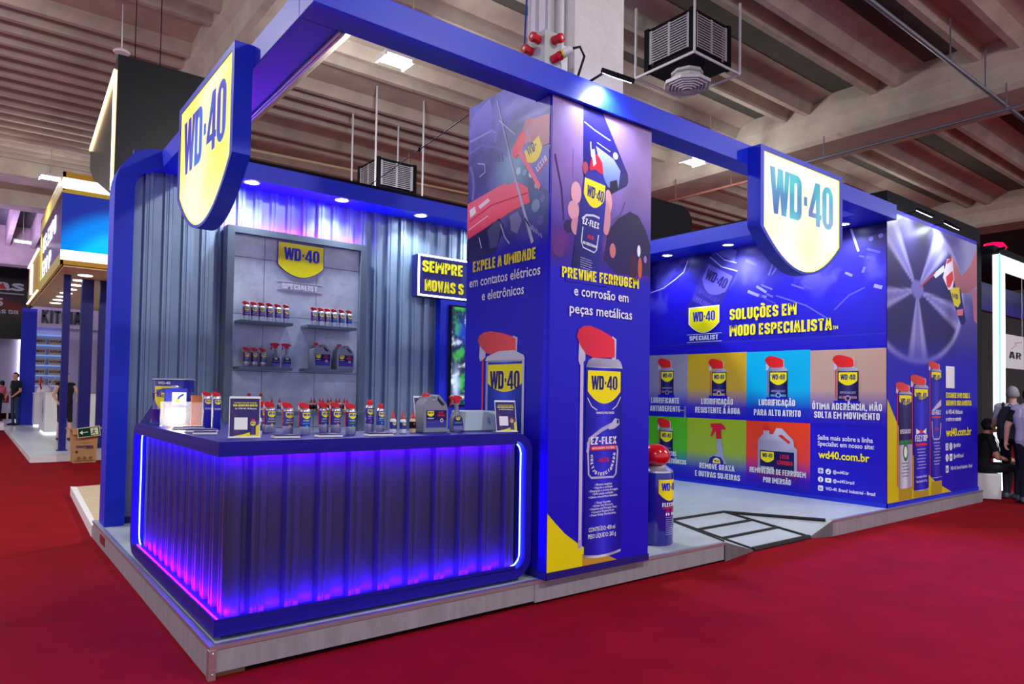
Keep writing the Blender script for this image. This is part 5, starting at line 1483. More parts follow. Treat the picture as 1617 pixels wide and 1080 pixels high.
MB().lathe([(.03, 0), (.035, .03), (.048, .07), (.04, .11), (.02, .125)], 16, (1.21, 5.46, CZ)).build('lamp', mat('warm_lamp', (1, .9, .7), .5, emit=(1.0, .90, .72), es=22), ac, smooth=True)
MB().box(1.16, 1.40, 5.38, 5.60, CZ, CZ + .012).build('base', mat('brass_base', rgb(206, 170, 60), .4, metal=.5), ac)
lo = bpy.data.lights.new('case_lamp_light', 'POINT'); lo.energy = 4; lo.color = (1, .9, .72); lo.shadow_soft_size = .05
o = bpy.data.objects.new('case_lamp_light', lo); COL.objects.link(o); o.parent = ac; o.location = (.06, .06, .08)
bd = thing('leaning_metal_sheet', 'bare metal sheet leaning at the left end of the counter', 'metal sheet', (1.11, 6.2, CZ))
quad('sheet', [(1.115, 6.34, CZ), (1.19, 6.34, CZ), (1.27, 6.27, CZ + .225), (1.235, 6.27, CZ + .225)], M_alu, bd, .004)
def pad(x, y, lx, ly, rz, label, side):
    t = thing('brochure_stack', label, 'brochures', (x, y, CZ), 'brochure stacks on the counter', rz)
    for i in range(3):
        MB().box(-lx / 2 + .004 * i, lx / 2 - .003 * i, -ly / 2, ly / 2 - .004 * i, .003 + .006 * i, .0085 + .006 * i).build('brochure', M_ivory if i < 2 else mat('brochure_blue', rgb(58, 50, 130), .4), t, off=False)
    kk = Ink(Fr((0, 0, .0215), (1, 0, 0), (0, 0, 1), (0, 1, 0)), .0005); kk.rect(-lx * .45, -lx * .1, -ly * .4, ly * .4, NAVY); kk.rect(0, lx * .4, -ly * .3, ly * .3, rgb(150, 140, 210)); kk.disc(lx * .2, 0, ly * .15, YEL); kk.build('cover_print', t, off=False)
pad(1.235, 5.24, .21, .10, -.25, 'dark brochure stack beside the acrylic case', 0)
pad(1.225, 4.86, .20, .10, -.3, 'brochure stack in front of the tall blue cans', 0)
pad(1.18, 4.60, .14, .10, -.3, 'brochure stack left of the small sign at the counter corner', 0)
pad(1.50, 4.08, .15, .10, -.12, 'open brochure stack below the leftmost can of the counter row', 1)
pad(1.76, 4.06, .15, .10, -.12, 'open brochure stack in the middle of the counter row', 1)
pad(2.09, 4.04, .17, .10, -.12, 'open brochure stack below the small oil bottles', 1)

def stand_sign(x, y, rz, label, s=1.0):
    t = thing('acrylic_sign', label, 'sign', (x, y, CZ), 'small acrylic counter signs', rz)
    tl = math.radians(14)
    fr = Fr((-.08, -.02, .004), (1, 0, 0), (0, -math.cos(tl), math.sin(tl)), (0, math.sin(tl), math.cos(tl)))
    MB().fbox(fr, 0, .165, 0, .235, -.003, 0).box(-.085, .09, -.03, .06, 0, .004).build('stand', mat('acrylic_sheet', (.85, .87, .9), .1), t, off=False)
    kk = Ink(fr, .0006, .0002)
    kk.grid(.004, .161, .004, .222, 14, 18, lambda U, V: mixc(np.zeros(U.shape + (3,)) + np.array(rgb(44, 36, 110)), rgb(110, 60, 110), sm(fbm(U * 8, V * 8, 1.0, 3, 4), .0, .9) * .7 * (1 - sm(V, .13, .17))))
    kk.poly([(.02, .004), (.161, .004), (.161, .075), (.14, .06), (.12, .03), (.07, .015)], rgb(226, 210, 40))
    kk.text('ESCANEIE O QR CODE E RETIRE', .025, .145, .193, .008, rgb(220, 210, 60), .02); kk.text('SUA AMOSTRA GRÁTIS', .02, .15, .176, .012, YEL, .05); kk.text('do WD-40. Multiusos', .03, .145, .160, .009, WHT, .02)
    kk.rect(.028, .098, .042, .112, rgb(236, 236, 240))
    ink_can(kk, .112, .142, .012, .085, rgb(60, 40, 120), cap=RED, aw=1.0, smart=False)
    kk.build('printed_card', t, off=False)
    for ch in t.children: ch.scale = (s, s, s)
stand_sign(1.30, 4.22, -.28, 'small printed acrylic sign at the left front corner of the counter', 1.05)
stand_sign(3.17, 4.10, -.30, 'small printed acrylic sign at the right end of the counter', 1.0)
stand_sign(2.72, 4.50, -.1, 'small printed acrylic sign standing behind the jug', 1.1)
bx = thing('white_acrylic_box', 'frosted white box lying on the counter beside the spray bottle', 'box', (2.9, 4.28, CZ))
MB().prism([(0, 0), (.30, 0), (.285, .15), (.015, .15)], Fr((2.90, 4.25, CZ), (1, 0, 0), (0, 1, 0)), 0, .2).build('body', mat('frosted_white', rgb(176, 196, 210), .35), bx, bevel=.01)
MB().lathe([(.014, 0), (.014, .003)], 16, close=True).build('knob', M_alu, bx, off=False); o = bx.children[-1]; o.rotation_euler = (math.pi / 2, 0, 0); o.location = (.20, -.06, .09)

# ------------------------------------------------------------------ giant display can behind the column
gc = thing('giant_display_can', 'giant blue display can with red cap on the floor beside the printed column', 'display can', (5.07, 4.25, Z0))
r = .155
MB().lathe([(r * .93, 0), (r, .02), (r, .64), (r * .97, .66), (r * .95, .675), (r * .55, .72), (r * .5, .74)], 40, (5.07, 4.25, Z0), seg=[0, 0, 0, 1, 1, 1]).build('body', [mat('giant_can_blue', rgb(34, 30, 150), .18, coat=.6), M_can_sil], gc, smooth=True)
MB().lathe([(.09, .73), (.125, .76), (.135, .80), (.12, .86), (.08, .90), (.03, .915), (.001, .917)], 28, (5.055, 4.25, Z0), close=False).build('cap', mat('glossy_red', rgb(205, 14, 30), .15, coat=.6), gc, smooth=True)
yw = .03
V, F_ = shield_strip(.24, .50, .30, 24); bent('emblem_print', (V, F_), r, .60, M_yel_ink, gc, yw, .001)
V, F_ = logo_geo(-.095, .095, -.10, -.03); bent('number_print', (V, F_), r, .60, M_blue_ink, gc, yw, .003)
V, F_ = shield_strip(.25, .52, .32, 24)
bent('word_print', text_geo('FLEXTOP', -.085, .085, .355, .036, .04), r, 0, M_white_ink, gc, yw, .001)
bent('line_print', ([(-.085 + .17 * i / 8, z) for i in range(9) for z in (.335, .347)], [(2 * i, 2 * i + 2, 2 * i + 3, 2 * i + 1) for i in range(8)]), r, 0, M_cap, gc, yw, .001)
for i, a in enumerate((-.05, .02)):
    bent('spray_print', ([(a, .30), (a + .045, .30), (a + .04, .325), (a + .01, .33)], [(0, 1, 2, 3)]), r, 0, M_cap, gc, yw, .001)
    bent('spray_print', ([(a, .275), (a + .045, .275), (a + .04, .30), (a, .30)], [(0, 1, 2, 3)]), r, 0, M_white_ink, gc, yw, .001)
for i in range(9):
    bent('small_print', ([(-.05 + .1 * j / 4, .255 - .019 * i + dz) for j in range(5) for dz in (0, .006)], [(2 * j, 2 * j + 2, 2 * j + 3, 2 * j + 1) for j in range(4)]), r, 0, mat('pale_ink', rgb(150, 146, 210), .4), gc, yw, .001)
# bin beside the post
bn = thing('waste_bin', 'dark blue drum with red rim between the post and the counter', 'bin', (1.52, 7.2, Z0))
MB().lathe([(.17, 0), (.18, .02), (.18, .52), (.175, .55)], 28, (1.52, 7.2, Z0)).build('body', M_can_navy, bn, smooth=True)
MB().lathe([(.184, .54), (.19, .56), (.184, .58), (.165, .58)], 28, (1.52, 7.2, Z0), close=False).build('rim', M_cap, bn, smooth=True)

# ------------------------------------------------------------------ yellow neighbouring stand at the left
M_yel = mat('yellow_paint', rgb(226, 196, 30), .5); M_ylt = mat('light_yellow', rgb(232, 222, 120), .5); M_ydk = mat('ochre_edge', rgb(205, 156, 20), .5)
M_lav = mat('lavender_panel', rgb(208, 196, 232), .6); M_wband = mat('white_lightband', (1, 1, 1), .5, emit=(1, 1, 1), es=.95)
ys = thing('yellow_stand_tower', 'yellow and white overhead box with blue video screen of the neighbouring stand', 'stand', (1.42, 16.9, 4.08))
FK = Fr((1.43, 16.9, 0), (1, 0, 0), (0, -1, 0)); FKS = Fr((1.43, 16.9, 0), (0, 1, 0), (-1, 0, 0))
MB().box(1.47, 5.5, 16.95, 22.3, 4.12, 5.93).build('core', M_yel, ys)
MB().fbox(FK, 0, 4.0, 5.86, 5.98, -.06, 0).build('top_edge', M_ydk, ys)
MB().box(1.48, 5.5, 16.97, 22.3, 5.93, 5.97).box(1.48, 5.5, 22.42, 26.3, 5.2, 5.23).build('roof_cover', M_dark, ys)  # dark tops added, unseen; they keep yellow bounce off the hall roof
MB().fbox(FK, 0, 4.0, 5.63, 5.86, -.05, 0).build('light_band', M_wband, ys)
MB().fbox(FK, 0, 4.0, 5.54, 5.63, -.05, 0).build('yellow_band', M_yel, ys)
MB().fbox(FK, 0, 4.0, 4.15, 4.36, -.05, 0).build('light_band', M_wband, ys)
MB().fbox(FK, 0, 4.0, 4.06, 4.15, -.06, 0).build('bottom_edge', M_ydk, ys)
k = Ink(FK, .002)
def vid(U, V):
    A = np.zeros(U.shape + (3,)) + np.array(rgb(24, 40, 130))
    r = np.hypot((U - 1.4) * .8, V - 3.9)
    A = mixc(A, rgb(0, 120, 215), 1 - sm(r, 1.15, 1.55)); A = mixc(A, rgb(0, 170, 235), 1 - sm(r, .85, 1.12))
    return A * (1 + .04 * np.sin(V * 60))[..., None]
k.grid(0.0, 4.0, 4.36, 5.54, 60, 40, vid)
k.build('screen_picture', ys, sm_)
for a, b, c, d, m in ((0, 5.4, 5.86, 5.98, M_ydk), (0, 5.4, 5.60, 5.86, M_ylt), (0, 5.4, 4.06, 4.30, M_ylt), (5.2, 5.4, 4.3, 5.6, M_ylt), (5.4, 5.48, 4.06, 5.98, M_ydk)):
    MB().fbox(FKS, a, b, c, d, -.05, 0).build('side_frame', m, ys)
MB().fbox(FKS, 0.05, 5.2, 4.30, 5.60, -.1, -.04).build('side_screen', mat('dark_screen', rgb(34, 30, 92), .3, emit=rgb(34, 30, 92), es=.3), ys)
M_wlet = mat('lit_letters', (1, 1, 1), .5, emit=(1, 1, 1), es=1.0)
FKS2 = Fr((1.43, 22.1, 0), (0, -1, 0), (-1, 0, 0))
text(FKS2, 'US EXPO', .2, 3.6, 5.0, .42, M_wlet, ys, .06, d=-.03)
text(FKS2, 'EM P', .2, 2.6, 4.36, .42, M_wlet, ys, .06, d=-.03)
MB().box(1.42, 5.5, 22.4, 26.3, 4.06, 5.2).build('rear_fascia', M_yel, ys)
for z in (4.07, 5.19):
    MB().tube([(1.40, 22.4, z + .02), (1.40, 26.3, z + .02)], .03, 6).build('light_tube', M_wband, ys)
MB().tube([(1.40, 24.6, 4.2), (1.40, 24.6, 5.1)], .05, 6).build('light_tube', M_wband, ys)
MB().box(1.5, 5.4, 16.96, 26.2, 4.02, 4.06).build('soffit', mat('cream_soffit', rgb(226, 206, 150), .6), ys)
for i in range(8):
    MB().lathe([(.14, -.01), (.14, 0)], 16, (2.0, 18.0 + .95 * i, 4.02)).build('soffit_light', M_wled, ys)
ypl = thing('white_stand_platform', 'white platform of the yellow neighbouring stand', 'platform', (1.05, 16.9, 0))
MB().box(1.05, 8, 16.9, 36, 0, .12).build('deck', mat('white_floor', rgb(205, 216, 222), .3), ypl)
MB().box(1.035, 1.05, 16.88, 36, 0, .125).build('edge_strip', M_white, ypl)
MB().box(1.05, 8, 16.885, 16.9, 0, .125).build('edge_strip', M_white, ypl)
for x0, x1, y0, y1, l in ((1.62, 1.755, 18.15, 18.3, 'slim dark blue post at the front corner of the yellow stand'), (2.02, 2.25, 18.6, 18.85, 'thick dark blue post behind the cardboard box'), (2.38, 2.55, 18.6, 18.8, 'dark blue post of the yellow stand nearest the booth post'), (1.50, 1.95, 30.7, 31.1, 'broad bright blue pillar at the far left of the yellow stand')):
    t = thing('stand_post', l, 'post', (x0, y0, .12), 'posts of the yellow stand')
    MB().box(x0, x1, y0, y1, .14, 4.02 if y0 < 30 else 4.35).build('shaft', M_blue if y0 > 30 else M_navy, t)
    MB().box(x0 - .03, x1 + .03, y0 - .03, y1 + .03, .12, .14).build('foot_plate', M_navy, t)
bwk = thing('stand_back_wall', 'white back wall with yellow top and dark stand lettering of the yellow stand', 'stand wall', (1.95, 34.0, .12))
MB().box(1.95, 9, 34.0, 34.2, .12, 4.7).build('lower_wall', M_lav, bwk)
MB().box(2.9, 9, 33.6, 34.2, 4.7, 6.6).build('upper_wall', M_yel, bwk)
MB().box(2.0, 9, 33.5, 34.0, 3.9, 4.78).build('sign_bulkhead', M_lav, bwk)
MB().box(2.0, 9, 33.45, 33.5, 4.74, 4.82).build('blue_rail', M_blue, bwk)
text(Fr((2.27, 33.5, 0), (1, 0, 0), (0, -1, 0)), 'KITCIA', 0, 1.35, 4.07, .52, mat('dark_letters', rgb(40, 40, 70), .4), bwk, .05, d=.06, thick=.06)
MB().box(4.6, 4.62, 33.44, 33.5, .12, 3.9).build('edge', M_blue, bwk)
sh = thing('box_shelf', 'white shelf unit filled with brown product boxes on the yellow stand', 'shelf', (1.98, 33.6, .12))
for i in range(6):
    MB().box(1.98, 3.1, 33.5, 34.0, 1.52 + .41 * i, 1.56 + .41 * i).build('board', mat('shelf_light', rgb(160, 190, 230), .4, emit=rgb(120, 170, 240), es=.4), sh)
M_kbox = mat('beige_carton', rgb(186, 176, 160), .7)
rowsn = ['bottom', 'second', 'third', 'fourth', 'top']
for i in range(5):
    for j, (x0, x1, s) in enumerate(((2.02, 2.46, 'FIRST'), (2.56, 3.02, 'KITCIA'))):
        t = thing('carton', 'beige carton on the %s row of the stand shelf, %s column' % (rowsn[i], ('left', 'right')[j]), 'carton', (x0, 33.55, 1.56 + .41 * i), 'beige cartons on the stand shelf')
        MB().box(x0, x1, 33.55, 33.95, 1.561 + .41 * i, 1.83 + .41 * i).build('carton_body', M_kbox, t)
        text(Fr((x0, 33.55, 0), (1, 0, 0), (0, -1, 0)), s, .04, x1 - x0 - .04, 1.66 + .41 * i, .09, mat('dark_letters'), t, .05, d=.004)
def wcounter(x0, x1, y0, y1, h, label):
    t = thing('white_counter', label, 'counter', (x0, y0, .12), 'white counters on the yellow stand')
    MB().box(x0, x1, y0, y1, .20, h - .03).build('body', M_white, t)
    MB().box(x0 - .02, x1 + .02, y0 - .02, y1 + .02, h - .03, h).build('top', M_white, t)
    MB().box(x0 + .03, x1 - .03, y0 + .03, y1 - .03, .12, .20).build('lit_plinth', M_wband, t)
    return t
t = wcounter(1.80, 2.25, 24.2, 26.2, 1.35, 'white counter with round dark logo on the yellow stand')
fl = Fr((1.80, 25.0, 0), (0, -1, 0), (-1, 0, 0)); k = Ink(fl, .004); k.disc(0, .80, .20, rgb(60, 66, 84), 20, .34); k.disc(0, .80, .15, rgb(215, 225, 235), 20, .28); k.text('GB', -.1, .1, .72, .16, rgb(60, 66, 84), .04); k.build('logo_print', t)
wcounter(1.85, 2.5, 29.0, 29.8, 1.30, 'white counter behind the broad blue pillar')
wcounter(2.9, 4.4, 24.0, 24.8, 1.32, 'white counter with glassware near the booth post')
fa_ = thing('exhibit_machine', 'white rounded machine displayed on the far counter of the yellow stand', 'machine', (1.95, 29.1, 1.30))
MB().lathe([(.22, 0), (.24, .06), (.2, .18), (.1, .26), (.03, .28)], 18, (2.15, 29.35, 1.30)).build('body', M_white, fa_, smooth=True)
MB().tube([(2.05, 29.2, 1.38), (2.0, 29.1, 1.6), (2.02, 29.1, 1.85)], .03, 8).build('red_neck', M_cap, fa_, smooth=True)
MB().tube([(2.25, 29.3, 1.5), (2.5, 29.2, 1.9)], .02, 8).build('lever', M_alu, fa_, smooth=True)
def exit_sign(fr, w, h, parent, m=None):
    kk = Ink(fr, .003); kk.rect(0, w, 0, h, rgb(10, 60, 40)); kk.line([(.45 * w, .5 * h), (.12 * w, .5 * h)], .09 * h, WHT); kk.poly([(.06 * w, .5 * h), (.2 * w, .75 * h), (.2 * w, .25 * h)], WHT)
    kk.rect(.58 * w, .94 * w, .08 * h, .92 * h, rgb(225, 235, 200)); kk.disc(.74 * w, .72 * h, .07 * h, rgb(10, 60, 40), 10); kk.line([(.75 * w, .62 * h), (.72 * w, .38 * h), (.62 * w, .22 * h)], .1 * h, rgb(10, 60, 40)); kk.line([(.72 * w, .38 * h), (.82 * w, .2 * h)], .09 * h, rgb(10, 60, 40)); kk.line([(.64 * w, .52 * h), (.84 * w, .55 * h)], .07 * h, rgb(10, 60, 40))
    kk.build('sign_print', parent)
ex = thing('exit_arrow_sign', 'small green arrow sign on the white wall of the yellow stand', 'sign', (3.1, 23.0, 2.0))
MB().box(3.45, 3.88, 24.88, 24.9, 2.2, 2.46).build('plate', mat('green_plate', rgb(10, 60, 40), .4), ex); exit_sign(Fr((3.45, 24.88, 2.2), (1, 0, 0), (0, -1, 0)), .42, .25, ex)
wp = thing('white_partition', 'white partition wall carrying the green arrow sign', 'partition', (3.2, 24.0, .12))
MB().box(3.25, 4.6, 24.9, 25.0, .12, 4.0).build('panel', M_lav, wp)
# cardboard box with loose exit sign
cb = thing('cardboard_box', 'open brown cardboard box with printed marks on the red carpet', 'box', (1.70, 16.4, 0))
P = [(1.72, 16.45, 0), (2.12, 16.45, 0), (2.12, 16.83, 0), (1.72, 16.83, 0), (1.69, 16.42, .68), (2.15, 16.42, .68), (2.15, 16.86, .68), (1.69, 16.86, .68)]
M_card = mat('cardboard', rgb(186, 138, 92), .8, var=.08, vscale=8)
MB().add(P, [(0, 3, 2, 1), (0, 1, 5, 4), (1, 2, 6, 5), (2, 3, 7, 6), (3, 0, 4, 7)]).build('carton_body', M_card, cb)
for q in ([(1.69, 16.42, .68), (2.15, 16.42, .68), (2.13, 16.38, .58), (1.71, 16.38, .58)], [(1.69, 16.42, .68), (1.69, 16.86, .68), (1.60, 16.84, .69), (1.60, 16.44, .69)], [(2.15, 16.42, .68), (2.15, 16.86, .68), (2.24, 16.84, .70), (2.24, 16.44, .70)]):
    quad('flap', q, M_card, cb, .006)
fb = Fr((1.70, 16.437, 0), (1, 0, 0), (0, -1, 0)); k = Ink(fb, .008)
k.text('CURITIBOX', .07, .37, .30, .05, rgb(60, 60, 110), .05); k.rect(.23, .37, .285, .293, rgb(60, 60, 110)); k.rect(.06, .10, .20, .25, rgb(90, 60, 40))
for i in range(3): k.disc(.12 + .10 * i, .10, .03, rgb(130, 92, 60), 12)
k.line([(.05, .05), (.38, .05)], .012, rgb(130, 92, 60)); k.line([(.14, .40), (.3, .40)], .01, rgb(130, 92, 60)); k.build('printed_marks', cb)
es_ = thing('loose_exit_sign', 'green running-man exit sign lying tilted on the cardboard box', 'sign', (1.78, 16.36, .5))
fe = Fr((1.80, 16.36, .52), Vector((1, 0, .13)).normalized(), (0, -1, 0), Vector((-.13, 0, 1)).normalized())
MB().fbox(fe, -.015, .385, -.015, .185, -.012, 0).build('plate', mat('cream_plate', rgb(214, 206, 170), .5), es_); exit_sign(fe, .37, .17, es_)

# dark banner and lavender stand far left
bn2 = thing('dark_banner', 'black and red hanging event banner at the far left', 'banner', (-3, 38, 4.7))
fbn = Fr((-4.0, 38, 0), (1, 0, 0), (0, -1, 0))
MB().fbox(fbn, 0, 6.0, 3.6, 6.75, -.05, 0).build('cloth', M_dark, bn2)
for x in (-3.5, 1.7): MB().tube([(x, 38.02, 6.7), (x, 38.02, 7.8)], .012, 5).build('suspension', M_alu, bn2)
k = Ink(fbn, .003)
k.grid(0, 6, 3.6, 6.75, 40, 24, lambda U, V: mixc(np.zeros(U.shape + (3,)) + np.array(rgb(24, 18, 24)), rgb(150, 26, 24), .8 * np.exp(-((V - 5.2 + (U - 5) * .35) / .22) ** 2) * sm(U, 3.2, 5.6)))
k.text('mas', 3.9, 5.9, 5.78, .46, rgb(205, 205, 210), .05); k.poly([(4.95, 5.80), (5.25, 5.80), (5.1, 6.1)], rgb(200, 40, 30)); k.line([(4.2, 5.62), (5.9, 5.62)], .05, rgb(200, 200, 205))
k.text('25', 4.6, 5.15, 5.05, .33, rgb(225, 225, 228), .06); k.text('NAS BH', 4.7, 5.7, 4.72, .17, rgb(215, 215, 220), .04); k.build('banner_print', bn2)
lv = thing('lavender_stand', 'pale lavender stand wall lit violet at the far left', 'stand', (1.2, 40, 0))
MB().box(.9, 2.2, 40, 41, .25, 4.9).build('wall', M_lav, lv); MB().box(.85, 2.2, 39.9, 40, 3.95, 4.87).build('header', M_lav, lv)
MB().box(-2, 1.04, 29.5, 44, 0, .25).build('platform', M_white, lv)
MB().tube([(1.88, 39.9, .3), (1.88, 39.9, 4)], .03, 6).build('light_tube', M_wled, lv)
area('violet_roof_fill', (-1.0, 29.5, 4.2), 1.5, 1.5, 520, (.62, .42, 1.0), (math.radians(180), 0, 0), lv)  # added upward fill without a fixture; tints the hall roof violet
tb = thing('goods_table', 'small table with bright goods at the far left edge', 'table', (.7, 31.5, .25))
MB().box(.3, 1.25, 31.4, 31.9, .85, .90).build('top', M_white, tb)
for x in (.35, 1.18): MB().box(x, x + .05, 31.45, 31.85, .25, .85).build('leg', M_alu, tb)
for x, m, l in ((.98, mat('green_bag', rgb(40, 170, 70), .6), 'green bag on the small far left table'), (1.14, mat('red_bag', rgb(190, 30, 50), .6), 'red bag on the small far left table')):
    t = thing('goods_bag', l, 'bag', (x, 31.5, .9)); MB().prism([(-.1, 0), (.1, 0), (.09, .26), (.03, .32), (-.03, .32), (-.09, .26)], Fr((x, 31.5, .9), (1, 0, 0), (0, 1, 0)), 0, .12).build('bag_body', m, t, bevel=.01)
    MB().tube([(x - .04, 31.56, 1.2), (x, 31.56, 1.30), (x + .04, 31.56, 1.2)], .008, 6).build('handle', m, t)

# hanging black wedge with gold neon, black blocks behind the booth
wd = thing('black_wedge_sign', 'hanging black wedge with glowing gold outline behind the left emblem sign', 'hanging sign', (1.3, 9.4, 3.8))
MB().prism([(9.35, 5.52), (9.5, 5.50), (11.6, 4.95), (11.58, 4.68), (11.2, 4.45), (9.4, 3.82)], Fr((1.30, 0, 0), (0, 1, 0), (1, 0, 0)), 0, 1.5).build('body', mat('satin_black', (.012, .013, .016), .35), wd)
M_gold = mat('gold_neon', (1, .7, .3), .5, emit=(1.0, .72, .34), es=5)
MB().tube([(1.285, 11.5, 4.93), (1.285, 9.46, 5.36), (1.285, 9.46, 3.90)], .014, 6).build('neon_tube', M_gold, wd)
for y in (9.6, 11.4): MB().tube([(1.8, y, 5.0), (1.8, y, 7.6)], .006, 5).build('suspension', M_black, wd)
bk = thing('black_block', 'tall black rounded block behind the booth right of the printed column', 'block', (9.3, 8.9, 0))
MB().prism([(9.3, 0), (11.8, 0), (11.8, 5.1)] + arc(11.45, 5.1, .35, 0, 90, 8) + [(9.3, 5.47)], Fr((0, 9.0, 0), (1, 0, 0), (0, 1, 0)), 0, .8).build('body', M_dark, bk)
MB().box(9.6, 9.62, 8.985, 9.0, .1, 5.3).build('seam_strip', M_black, bk)

# ------------------------------------------------------------------ dark stand at the right with white lit portal
ds = thing('dark_stand', 'black stand wall with lit white doorway frame at the right edge', 'stand', (12.3, 4.2, 0))
MB().box(12.55, 13.93, 4.44, 8.0, 0, 4.25).build('black_wall', M_black, ds)
MB().box(13.93, 19, 6.2, 6.3, 0, 4.2).build('inner_wall', mat('brown_veneer', rgb(120, 84, 84), .5, var=.15, vscale=3, stretch=(1, 1, .2)), ds)
MB().box(13.93, 19, 4.26, 6.2, 4.10, 4.25).build('roof', M_black, ds)
M_portal = mat('white_portal_light', (1, 1, 1), .5, emit=(.96, .97, 1.0), es=.95)
MB().box(13.95, 14.24, 4.18, 4.28, 0, 4.08).build('portal_jamb', M_portal, ds); MB().box(14.24, 19, 4.18, 4.28, 3.84, 4.08).build('portal_head', M_portal, ds)
MB().box(13.935, 13.95, 4.165, 4.18, 0, 4.09).build('cyan_edge', mat('cyan_edge', (.1, .8, .9), .5, emit=(.1, .75, .85), es=.8), ds)
MB().box(14.24, 19, 4.9, 5.0, 3.3, 3.84).build('lintel', M_navy, ds)
MB().tube([(13.99, 4.24, 4.09), (13.99, 4.20, 4.16), (13.97, 4.10, 4.18)], .03, 8).build('added_stage_spot', M_black, ds)  # housing added here to carry the violet beam
spot('added_stage_beam', (13.96, 4.05, 4.17), (3.6, 1.6, 0), 2600, (.42, .10, 1.0), 42, .9, .05, ds)  # added violet beam for the carpet, standing in for an unseen stage light
pst = thing('white_poster', 'white poster with large dark letters hanging in the lit doorway', 'poster', (14.3, 4.2, 2.1))
fp_ = Fr((14.29, 4.20, 0), (1, 0, 0), (0, -1, 0)); MB().fbox(fp_, 0, 1.0, 2.12, 2.72, -.01, 0).build('sheet', M_white, pst)
for x in (.05, .95): MB().tube([(14.29 + x, 4.21, 2.72), (14.29 + x, 4.21, 3.84)], .003, 5).build('hanging_wire', M_alu, pst)
k = Ink(fp_, .002); k.text('AR', .20, .85, 2.30, .12, rgb(50, 54, 80), .03); k.line([(.3, 2.46), (.6, 2.55), (.5, 2.58), (.9, 2.62)], .012, rgb(200, 120, 130)); k.build('poster_print', pst)
rl = thing('red_lamp', 'glowing red oval lamp on top of the white doorway frame', 'lamp', (14.6, 4.3, 4.25))
MB().lathe([(.02, 0), (.16, .02), (.2, .09), (.15, .17), (.02, .2)], 20, (14.75, 4.5, 4.25)).build('globe', mat('red_glow', (1, 0, .05), .4, emit=(1, .0, .05), es=2.0), rl, smooth=True)
MB().lathe([(.2, 0), (.2, .02)], 20, (14.75, 4.5, 4.245)).build('base', M_black, rl)

# ------------------------------------------------------------------ air coolers, pipes, wires under the roof
def make_cooler():
    t = thing('air_cooler', 'x', 'air cooler')
    S = .42; h = .34
    b = MB()
    for sx in (-1, 1):
        for sy in (-1, 1):
            b.box(sx * S - .04, sx * S + .04, sy * S - .04, sy * S + .04, -h, h)
    b.box(-S, S, -S, S, h - .05, h).box(-S, S, -S, S, -h, -h + .10).box(-S + .06, S - .06, -S + .06, S - .06, -h, h - .02)
    b.build('housing', M_black, t)
    M_gr = mat('grille_grey', rgb(176, 174, 184), .5)
    for fr in (Fr((-S - .01, 0, 0), (0, -1, 0), (-1, 0, 0)), Fr((0, -S - .01, 0), (1, 0, 0), (0, -1, 0))):
        for a, bb in ((-.38, -.33), (-.02, .02), (.33, .38)):
            MB().fbox(fr, a, bb, -h + .12, h - .05, 0, .012).build('grille_bar', M_gr, t)
        for i in range(13):
            z = -h + .13 + i * .039
            MB().fbox(fr, -.34, .34, z, z + .016, -.004, .010).build('grille_slat', M_gr, t)
    b = MB()
    for x, y in ((-.55, -.55), (.55, -.55), (-.55, .55), (.55, .55)):
        b.tube([(x, y, -h - .06), (x, y, .69)], .02, 6)
    for sx in (-1, 1):
        b.tube([(-.55, sx * .55, -h - .06), (.55, sx * .55, -h - .06)], .02, 6).tube([(sx * .55, -.55, -h - .06), (sx * .55, .55, -h - .06)], .02, 6)
    b.build('hanging_frame', M_wpaint, t)
    b = MB()
    for i in range(6):
        r0 = .36 - .055 * i
        o_ = [(r0 * math.cos(math.pi / 4 * j + .39), r0 * math.sin(math.pi / 4 * j + .39)) for j in range(8)]
        i_ = [(q[0] * .93, q[1] * .93) for q in o_]
        b.prism(o_, Fr((0, 0, -h - .22), (1, 0, 0), (0, 0, 1), (0, 1, 0)), -.0 - .012 * i, .05 - .012 * i, holes=[list(reversed(i_))])
    b.build('diffuser', M_wpaint, t)
    MB().lathe([(.3, -h - .19), (.24, -h - .10), (.24, -h)], 8, close=False).build('duct', M_wpaint, t)
    MB().lathe([(.008, 0), (.008, .012)], 8, (-.3, -.46, -h + .02)).build('indicator', mat('red_indicator', (1, 0, 0), .5, emit=(1, .02, .02), es=3), t)
    return t
ac1 = make_cooler(); ac1.location = (8.50, 6.60, 6.82); tag(ac1, 'black and grey air cooler with white round diffuser hanging from the roof', group='air coolers')
ac2 = copy_tree(ac1); ac2.location = (6.9, 13.2, 6.0)
for sx in (-1, 1):
    for sy in (-1, 1):
        MB().tube([(sx * .55, sy * .55, .69), (sx * .55, sy * .55, 1.72)], .02, 6).build('suspension', M_wpaint, ac2, off=False)
tag(ac2, 'far air cooler peeking above the blue back fascia', group='air coolers')
def pipe(label, pts, r, m, hang=(), top=7.5):
    t = thing('ceiling_pipe', label, 'pipe', tuple(pts[0]))
    MB().tube(pts, r, 8).build('pipe_run', m, t, smooth=True)
    for x, y, z in hang:
        MB().tube([(x, y, z), (x, y, top)], .012, 6).build('pipe_hanger', m, t)
M_steel = mat('galvanised_steel', rgb(120, 126, 140), .45, metal=.6); M_rust = mat('rust_paint', rgb(110, 64, 58), .6); M_cream = mat('cream_pipe', rgb(196, 180, 140), .6)
pipe('grey steel pipe rail crossing under the roof at the upper right', [(8.5, 4.2, 6.8), (17, 4.2, 6.8)], .035, M_steel, ((11.9, 4.2, 6.8), (13.4, 4.2, 6.8)))
pipe('thin grey pipe along the girder behind the right emblem sign', [(13.75, 3.0, 6.5), (13.75, 7.6, 6.5)], .03, M_steel, ((13.75, 4.0, 6.5), (13.75, 7.2, 6.5)), 6.95)
